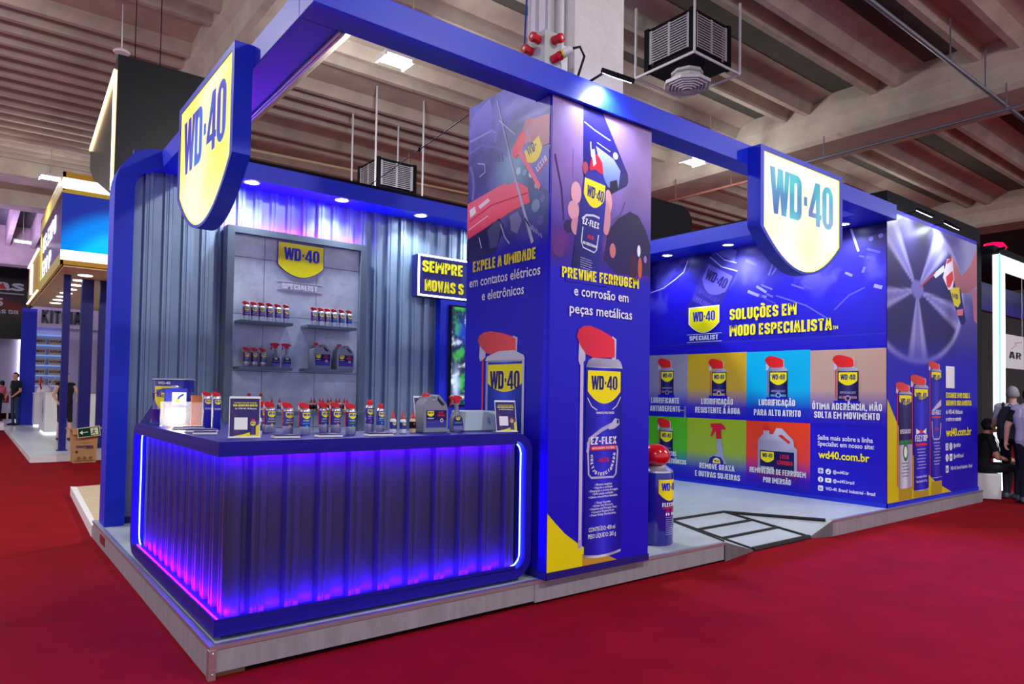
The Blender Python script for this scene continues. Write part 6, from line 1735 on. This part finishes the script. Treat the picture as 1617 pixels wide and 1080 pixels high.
pipe('rust-red pipe along the far girder between column and emblem sign', [(13.75, 7.6, 6.42), (13.75, 14, 6.42)], .03, M_rust, ((13.75, 9.4, 6.42), (13.75, 11, 6.42)), 6.95)
pipe('cream pipe under the roof above the back fascia', [(4.6, 15.6, 6.85), (13.5, 15.0, 6.85)], .03, M_cream, ((8.6, 15.3, 6.85), (11, 15.15, 6.85)), 7.7)
pipe('thin pipe with lamp fixing near the front beam', [(4.5, 8.9, 6.95), (13.8, 8.9, 6.95)], .02, M_cream, ((5.03, 8.9, 6.95), (12.26, 8.9, 6.95)))
wr_ = thing('stay_wire', 'thin dark wire running from the back wall up to the printed column', 'wire', (3.87, 9.0, 4.4)); MB().tube([(3.8, 8.03, 4.03), (3.4, 4.93, 4.0)], .005, 5).build('strand', M_black, wr_)
MB().lathe([(.01, -.02), (.016, 0), (.01, .02)], 8, (3.55, 6.1, 4.011)).build('clamp', M_black, wr_)
ap = thing('ceiling_disc', 'small white round device hanging near the roof at the left', 'access point', (1.79, 12.55, 6.9))
MB().lathe([(.02, .05), (.10, .045), (.125, .02), (.11, 0), (.02, -.012)], 24, (1.79, 12.55, 6.9)).build('dome', M_wpaint, ap, smooth=True); MB().tube([(1.79, 12.55, 6.95), (1.79, 12.55, 7.7)], .01, 6).build('stem', M_wpaint, ap)
# power box with red sockets on the hall column
pb = thing('power_box', 'grey electrical box with red industrial sockets beside the hall column', 'electrical box', (3.5, 4.10, 4.05))
MB().box(3.50, 3.68, 4.10, 4.32, 4.02, 4.43).build('box', mat('box_grey', rgb(176, 182, 184), .5), pb, bevel=.006)
MB().box(3.68, 3.80, 4.16, 4.28, 4.1, 4.4).build('bracket', M_wpaint, pb)
def socket(loc, d, n='socket'):
    d = Vector(d).normalized(); a = Vector(loc)
    MB().tube([tuple(a), tuple(a + d * .055), tuple(a + d * .06), tuple(a + d * .085)], [.034, .034, .04, .036], 8).build(n, M_cap, pb)
    MB().tube([tuple(a + d * .085), tuple(a + d * .088)], .014, 10).build('socket_hub', M_ivory, pb)
socket((3.50, 4.17, 4.36), (-1, -.1, .05)); socket((3.50, 4.265, 4.30), (-1, -.1, .05)); socket((3.59, 4.10, 4.36), (.25, -1, 0)); socket((3.58, 4.10, 4.20), (.5, -1, .35), 'plugged_socket')
MB().tube([(3.62, 4.02, 4.23), (3.65, 3.975, 4.255), (3.665, 3.955, 4.265)], [.033, .033, .02], 10).build('plug', M_ivory, pb, smooth=True); MB().tube([(3.618, 4.023, 4.228), (3.626, 4.012, 4.234)], .035, 10).build('plug_ring', M_yel, pb)
MB().tube([(3.665, 3.955, 4.265), (3.71, 3.92, 4.28), (3.76, 3.92, 4.22), (3.75, 3.99, 4.06), (3.72, 4.05, 3.98)], .011, 8).build('power_cable', M_rubber, pb, smooth=True)
MB().fbox(Fr((3.50, 4.21, 4.2), (0, -1, 0), (-1, 0, 0)), -.012, .012, -.015, .015, 0, .002).build('sticker', M_black, pb)

# ------------------------------------------------------------------ people
M_skin = mat('skin', rgb(205, 150, 128), .55); M_skin2 = mat('skin_light', rgb(214, 168, 150), .55)
M_hair = mat('dark_hair', rgb(22, 18, 20), .6, bump=.4, bscale=120); M_hairg = mat('grey_hair', rgb(150, 150, 156), .6, bump=.4, bscale=120)
M_blk = mat('black_cloth', rgb(16, 16, 24), .85); M_jean = mat('blue_jeans', rgb(48, 62, 98), .8); M_trs = mat('navy_trousers', rgb(24, 24, 48), .85)
M_shirt = mat('pale_shirt', rgb(196, 196, 214), .8); M_shoe = mat('grey_shoe', rgb(70, 74, 90), .6); M_shoeb = mat('black_shoe', rgb(20, 20, 22), .6)
def sph(c, r, n=14, m=10):
    vs = [(c[0], c[1], c[2] + r[2])]; fs = []
    for j in range(1, m):
        th = math.pi * j / m
        for i in range(n):
            a = 2 * math.pi * i / n
            vs.append((c[0] + r[0] * math.sin(th) * math.cos(a), c[1] + r[1] * math.sin(th) * math.sin(a), c[2] + r[2] * math.cos(th)))
    vs.append((c[0], c[1], c[2] - r[2]))
    for i in range(n): fs.append((0, 1 + i, 1 + (i + 1) % n))
    for j in range(m - 2):
        for i in range(n):
            q = (i + 1) % n
            fs.append((1 + j * n + i, 1 + (j + 1) * n + i, 1 + (j + 1) * n + q, 1 + j * n + q))
    L = len(vs) - 1
    for i in range(n): fs.append((L, 1 + (m - 2) * n + (i + 1) % n, 1 + (m - 2) * n + i))
    return vs, fs
def hand_prims(wrist, dirv, palm_n, thumb, s=1.0, curl=.5):
    """palm and five fingers; dirv along the hand, palm_n out of the palm, thumb: towards the thumb side"""
    d = Vector(dirv).normalized(); n = Vector(palm_n).normalized(); t = Vector(thumb).normalized(); w = Vector(wrist)
    out = [(w, w + d * .05 * s, .026 * s, .030 * s, 'skin'), (w + d * .05 * s + t * .018 * s, w + d * .085 * s + t * .022 * s, .020 * s, .016 * s, 'skin'), (w + d * .05 * s - t * .018 * s, w + d * .08 * s - t * .022 * s, .020 * s, .016 * s, 'skin')]
    for off, L in ((.030, .072), (.010, .080), (-.010, .074), (-.029, .058)):
        b = w + d * .085 * s + t * off * s
        m = b + (d * math.cos(curl * .6) + n * math.sin(curl * .6)) * L * .5 * s
        e = m + (d * math.cos(curl * 1.6) + n * math.sin(curl * 1.6)) * L * .5 * s
        out += [(b, m, .0105 * s, .0095 * s, 'skin'), (m, e, .0095 * s, .008 * s, 'skin')]
    b = w + d * .03 * s + t * .026 * s
    m = b + (d * .55 + t * .8 + n * .25).normalized() * .035 * s
    e = m + (d * .85 + t * .35 + n * .3).normalized() * .032 * s
    return out + [(b, m, .0125 * s, .011 * s, 'skin'), (m, e, .011 * s, .009 * s, 'skin')]
def person(label, loc, rz, J, cols, vox=.011, group=None, hair=None, cap=None, extra=None, hs=1.0, lookz=0.0, female=False, sleeve='upper'):
    """J: joints in local space, front is -Y; one remeshed continuous body"""
    t = thing('person', label, 'person', loc, group, rz)
    V3 = Vector
    J = {k_: V3(v) for k_, v in J.items()}
    pr = []
    P, N, H = J['pelvis'], J['neck'], J['head']
    chest = P.lerp(N, .68); waist = P.lerp(N, .30)
    R_ = (J['sho_l'] - J['sho_r']).normalized()
    # torso as side by side tapering columns
    for sgn in (-1, -.35, .35, 1):
        k1 = 1 if abs(sgn) == 1 else 1.08
        pr += [(P + R_ * .085 * sgn, waist + R_ * .075 * sgn, .105 * k1, .098 * k1, 'hip'), (waist + R_ * .075 * sgn, chest + R_ * .095 * sgn, .098 * k1, .108 * k1, 'top'), (chest + R_ * .095 * sgn, chest.lerp(N, .62) + R_ * .10 * sgn, .108 * k1, .078, 'top')]
    pr += [(chest.lerp(N, .75), N, .07, .058, 'top'), (N, H, .056, .054, 'skin')]
    pr += [(J['sho_l'], J['sho_r'], .068, .068, 'top')]
    for s in 'lr':
        pr += [(J['sho_' + s], J['elb_' + s], .062, .046, 'upper'), (J['elb_' + s], J['wri_' + s], .043, .030, 'fore')]
        pr += [(J['hip_' + s], J['kne_' + s], .092, .060, 'thigh'), (J['kne_' + s], J['ank_' + s], .060 if not female else .052, .043, 'calf')]
        a = J['ank_' + s]; f = J['toe_' + s]
        heel = a + (a - f).normalized() * .05; heel.z = a.z - .045
        pr += [(a, heel, .042, .036, 'shoe'), (heel, f.lerp(heel, .35), .037, .044, 'shoe'), (f.lerp(heel, .35), f, .044, .034, 'shoe')]
        d = (J['wri_' + s] - J['elb_' + s])
        sd = R_ * (-1 if s == 'l' else 1)
        fw = J.get('palm_' + s, sd)
        pr += hand_prims(J['wri_' + s], J.get('hdir_' + s, d), fw, J.get('thumb_' + s, V3((0, -1, .2))), 1.0, .55)
    F_ = V3((math.sin(J.get('yaw', V3((0, 0, 0))).x), -math.cos(J.get('yaw', V3((0, 0, 0))).x), lookz)).normalized()
    S_ = F_.cross(V3((0, 0, 1))).normalized()
    U_ = S_.cross(F_)
    ell = [(H + U_ * .03, (.076, .093, .105), 'skin')]
    pr += [(H + F_ * .045 - U_ * .055, H + F_ * .062 - U_ * .07, .045, .036, 'skin'), (H + F_ * .085 + U_ * .03, H + F_ * .108 - U_ * .012, .010, .016, 'skin')]
    for sg in (-1, 1): pr += [(H + S_ * .078 * sg + U_ * .035, H + S_ * .080 * sg - U_ * .01, .016, .011, 'skin')]
    b = MB()
    for p, q, r0, r1, _ in pr:
        if (q - p).length < 1e-5: continue
        n = 10
        d = (q - p).normalized()
        pts = [p - d * r0 * .98, p - d * r0 * .7, p, q, q + d * r1 * .7, q + d * r1 * .98]
        b.tube([tuple(x) for x in pts], [r0 * .2, r0 * .714, r0, r1, r1 * .714, r1 * .2], n)
    rot = Matrix((S_, -F_, U_)).transposed()
    for c, r, _ in ell:
        vs, fs = sph((0, 0, 0), r)
        b.add([tuple(c + rot @ V3(v)) for v in vs], fs)
    o = b.build('body_tmp', M_skin, None)
    m = o.modifiers.new('skin', 'REMESH'); m.mode = 'VOXEL'; m.voxel_size = vox
    sm2 = o.modifiers.new('smooth', 'SMOOTH'); sm2.iterations = 3; sm2.factor = .45
    dg = bpy.context.evaluated_depsgraph_get()
    me = bpy.data.meshes.new_from_object(o.evaluated_get(dg))
    bpy.data.objects.remove(o)
    # cloth / skin regions by nearest limb
    n = len(me.polygons)
    cen = np.empty(n * 3, np.float32); me.polygons.foreach_get('center', cen); cen = cen.reshape(-1, 3)
    best = np.full(n, 1e9); idx = np.zeros(n, np.int32)
    mats = []; slot = {}
    for kx, mm in cols.items():
        if mm not in mats: mats.append(mm)
        slot[kx] = mats.index(mm)
    reg = lambda r_: slot.get(r_, slot['skin'])
    for p, q, r0, r1, g in pr:
        a = np.array(p); dq = np.array(q - p); L2 = max(dq @ dq, 1e-9)
        tt = np.clip(((cen - a) @ dq) / L2, 0, 1)
        dist = np.linalg.norm(cen - (a + tt[:, None] * dq), axis=1) - (r0 + (r1 - r0) * tt)
        gi = np.full(n, reg(g))
        if g == 'upper' and sleeve == 'short': gi = np.where(tt > .72, slot['skin'], gi)
        if g == 'thigh' and 'thigh_end' in slot: gi = np.where(tt > .75, slot['skin'], gi)
        u = dist < best
        best = np.where(u, dist, best); idx = np.where(u, gi, idx)
    for c, r, g in ell:
        dist = (np.linalg.norm(cen - np.array(c), axis=1) - .095) * 1.0
        u = dist < best; best = np.where(u, dist, best); idx = np.where(u, reg(g), idx)
    me.materials.clear()
    for mm in mats: me.materials.append(mm)
    me.polygons.foreach_set('material_index', idx.astype(np.int32))
    link('body', me, mats, t, smooth='all', off=False)
    # hair
    if hair:
        vs, fs = sph((0, 0, 0), (.086, .103, .116), 22, 16)
        keep = []
        for f in fs:
            c = sum((V3(vs[i]) for i in f), V3()) / len(f)
            if not (c.y < .01 and c.z < .055) and not (c.z < -.055): keep.append(f)
        hb = MB(); hb.add([tuple(H + U_ * .035 + rot @ V3(v)) for v in vs], keep)
        ho = hb.build('hair', hair, t, smooth='all', off=False); so = ho.modifiers.new('thick', 'SOLIDIFY'); so.thickness = .012
    if cap:
        vs, fs = sph((0, 0, 0), (.092, .11, .10), 22, 14)
        keep = [f for f in fs if sum(vs[i][2] for i in f) / len(f) > .012]
        hb = MB(); hb.add([tuple(H + U_ * .045 + rot @ V3(v)) for v in vs], keep)
        hb.build('cap', cap, t, smooth='all', off=False)
        fr = Fr(H + U_ * .062 + F_ * .06, S_, U_, F_)
        MB().prism([(-.075, 0), (.075, 0), (.07, .06), (.04, .10), (0, .112), (-.04, .10), (-.07, .06)], fr, 0, .006).build('cap_peak', cap, t, off=False)
    # eyes, brows, mouth
    for sg in (-1, 1):
        vs, fs = sph((0, 0, 0), (.011, .006, .006), 8, 6)
        c = H + F_ * .088 + U_ * .028 + S_ * .031 * sg
        e = MB().add([tuple(c + rot @ V3(v)) for v in vs], fs).build('eye', M_hair, t, off=False)
    c = H + F_ * .096 - U_ * .055
    vs, fs = sph((0, 0, 0), (.022, .006, .005), 10, 6)
    MB().add([tuple(c + rot @ V3(v)) for v in vs], fs).build('mouth', mat('lips', rgb(160, 90, 86), .5), t, off=False)
    return t
def stand(h=1.75, step=0.0, **kw):
    s = h / 1.75
    J = dict(pelvis=(0, 0, .95), neck=(0, .01, 1.46), head=(0, -.01, 1.60), sho_l=(.17, .01, 1.42), sho_r=(-.17, .01, 1.42), elb_l=(.235, .03, 1.13), elb_r=(-.235, .03, 1.13), wri_l=(.25, -.05, .88), wri_r=(-.25, -.05, .88),
             hip_l=(.09, 0, .92), hip_r=(-.09, 0, .92), kne_l=(.10, -.02 - step, .50), kne_r=(-.10, -.02 + step * .6, .50), ank_l=(.105, .02 - step * 1.2, .085), ank_r=(-.105, .02 + step * 1.4, .085 + abs(step) * .1), toe_l=(.12, -.15 - step * 1.2, .035), toe_r=(-.12, -.15 + step * 1.4, .035))
    J.update(kw)
    return {k_: tuple(c * s for c in v) if k_ not in ('yaw',) else v for k_, v in J.items()}
# right edge: man with backpack, seated man, man cut by the picture edge
cE = dict(skin=M_skin2, top=M_shirt, hip=M_trs, upper=M_shirt, fore=M_skin2, thigh=M_trs, calf=M_trs, shoe=M_shoe)
person('person in pale shirt and dark trousers walking away with a backpack', (12.84, 3.68, 0), math.radians(98), stand(1.78, .13, elb_l=(.24, -.05, 1.16), wri_l=(.16, -.24, 1.10), elb_r=(-.24, -.05, 1.16), wri_r=(-.16, -.24, 1.10)), cE, hair=M_hairg, sleeve='short')
bp_ = thing('backpack', 'dark navy backpack worn by the person in the pale shirt', 'backpack', (12.84, 3.68, 1.0), rz=math.radians(98))
M_bag = mat('navy_nylon', rgb(26, 28, 52), .7)
MB().prism([(-.15, -.10), (.15, -.10), (.165, .0), (.155, .26), (.12, .38), (.05, .43), (-.05, .43), (-.12, .38), (-.155, .26), (-.165, 0)], Fr((0, .135, .03), (1, 0, 0), (0, 1, 0)), 0, .16).build('main_pouch', M_bag, bp_, bevel=.03, off=False, smooth=True)
MB().prism([(-.115, -.07), (.115, -.07), (.12, .16), (-.12, .16)], Fr((0, .295, .03), (1, 0, 0), (0, 1, 0)), 0, .04).build('front_pocket', M_bag, bp_, bevel=.012, off=False)
for sg in (-1, 1):
    MB().tube([(sg * .09, .16, .43), (sg * .11, .06, .505), (sg * .115, -.06, .47), (sg * .13, -.13, .30), (sg * .16, -.02, .05), (sg * .15, .14, .0)], .02, 8).build('strap', M_bag, bp_, off=False, smooth=True)
MB().tube([(-.03, .22, .46), (0, .22, .50), (.03, .22, .46)], .008, 6).build('grab_handle', M_bag, bp_, off=False)
MB().box(-.012, .012, .296, .30, .27, .285).build('reflective_tab', M_white, bp_, off=False)
cD = dict(skin=M_skin, top=M_blk, hip=M_blk, upper=M_blk, fore=M_skin, thigh=M_blk, calf=M_blk, shoe=M_shoe)
JD = dict(pelvis=(0, .05, .50), neck=(0, -.02, .99), head=(0, -.07, 1.12), sho_l=(.17, -.02, .95), sho_r=(-.17, -.02, .95), elb_l=(.23, -.10, .66), elb_r=(-.23, -.10, .66), wri_l=(.08, -.33, .62), wri_r=(-.06, -.34, .60), hip_l=(.10, .02, .47), hip_r=(-.10, .02, .47), kne_l=(.14, -.42, .50), kne_r=(-.14, -.42, .50), ank_l=(.13, -.36, .085), ank_r=(-.13, -.40, .085), toe_l=(.14, -.53, .035), toe_r=(-.14, -.57, .035), yaw=(.1, 0, 0), hdir_l=(-.6, -.6, 0), hdir_r=(.6, -.6, 0), palm_l=(0, 0, -1), palm_r=(0, 0, -1), thumb_l=(-.3, .5, .5), thumb_r=(.3, .5, .5))
tD = person('person in black polo and cap sitting on a white cube looking up', (12.84, 4.06, 0), math.radians(36), JD, cD, cap=M_blk, hair=M_hair, sleeve='short', lookz=.25)
MB().tube([(-.07, -.10, 1.0), (-.03, -.19, .85), (0, -.205, .74), (.03, -.19, .85), (.07, -.10, 1.0)], .006, 6).build('lanyard', mat('teal_cord', rgb(110, 130, 160), .7), tD, off=False)
MB().box(-.04, .04, -.215, -.21, .64, .74).build('badge', mat('badge_card', rgb(190, 160, 120), .5), tD, off=False)
cu = thing('white_cube_seat', 'white cube seat under the seated person at the right', 'seat', (12.84, 4.06, 0), rz=math.radians(36))
MB().box(-.21, .21, -.16, .24, 0, .385).build('cube', M_white, cu, bevel=.008, off=False)
MB().box(-.2, .2, -.15, .23, .385, .395).build('top_pad', M_ivory, cu, off=False)
M_two = mat('lavender_shirt', rgb(190, 186, 224), .8)
cF = dict(skin=M_skin2, top=M_two, hip=M_two, upper=M_blk, fore=M_skin2, thigh=M_trs, calf=M_trs, shoe=M_shoe)
person('person in lavender shirt with black sleeves at the right picture edge, arm hanging', (12.50, 3.37, 0), math.radians(88), stand(1.76, .10, elb_l=(.27, .04, 1.15), wri_l=(.30, -.0, .93), hdir_l=(.1, -.1, -1)), cF, hair=M_hair, sleeve='short')
# left: people far away
cA = dict(skin=M_skin, top=M_blk, hip=M_blk, upper=M_blk, fore=M_skin, thigh=M_jean, calf=M_jean, shoe=M_shoeb)
person('person in black shirt and blue jeans standing beside the broad blue pillar', (1.37, 30.3, .121), math.radians(-60), stand(1.9, 0, elb_l=(.24, .0, 1.14), wri_l=(.17, -.16, .98), elb_r=(-.24, 0, 1.14), wri_r=(-.17, -.16, .98)), cA, vox=.014, hair=M_hair, sleeve='short')
cB = dict(skin=M_skin, top=mat('rose_top', rgb(190, 90, 110), .8), hip=M_blk, upper=M_skin, fore=M_skin, thigh=M_blk, calf=M_blk, shoe=M_shoeb)
person('dark-haired person bending over goods at the far left edge', (.86, 31.0, .25), math.radians(150), stand(1.6, 0, neck=(0, -.22, 1.34), head=(0, -.32, 1.44), sho_l=(.16, -.18, 1.30), sho_r=(-.16, -.18, 1.30), elb_l=(.2, -.25, 1.02), elb_r=(-.2, -.25, 1.02), wri_l=(.1, -.42, .86), wri_r=(-.1, -.42, .86)), cB, vox=.014, hair=M_hair)
cC = dict(skin=M_skin2, top=M_blk, hip=M_blk, upper=M_skin2, fore=M_skin2, thigh=M_blk, calf=M_skin2, shoe=M_shoeb)
person('person in black dress standing behind the posts of the yellow stand', (2.03, 21.5, .12), math.radians(15), stand(1.80, .05, elb_r=(-.27, -.02, 1.16), wri_r=(-.24, -.16, 1.0), elb_l=(.30, -.02, 1.16), wri_l=(.22, -.16, 1.05)), cC, vox=.013, hair=M_hair, female=True)
# purge test leftovers
for me in list(bpy.data.meshes):
    if me.users == 0: bpy.data.meshes.remove(me)
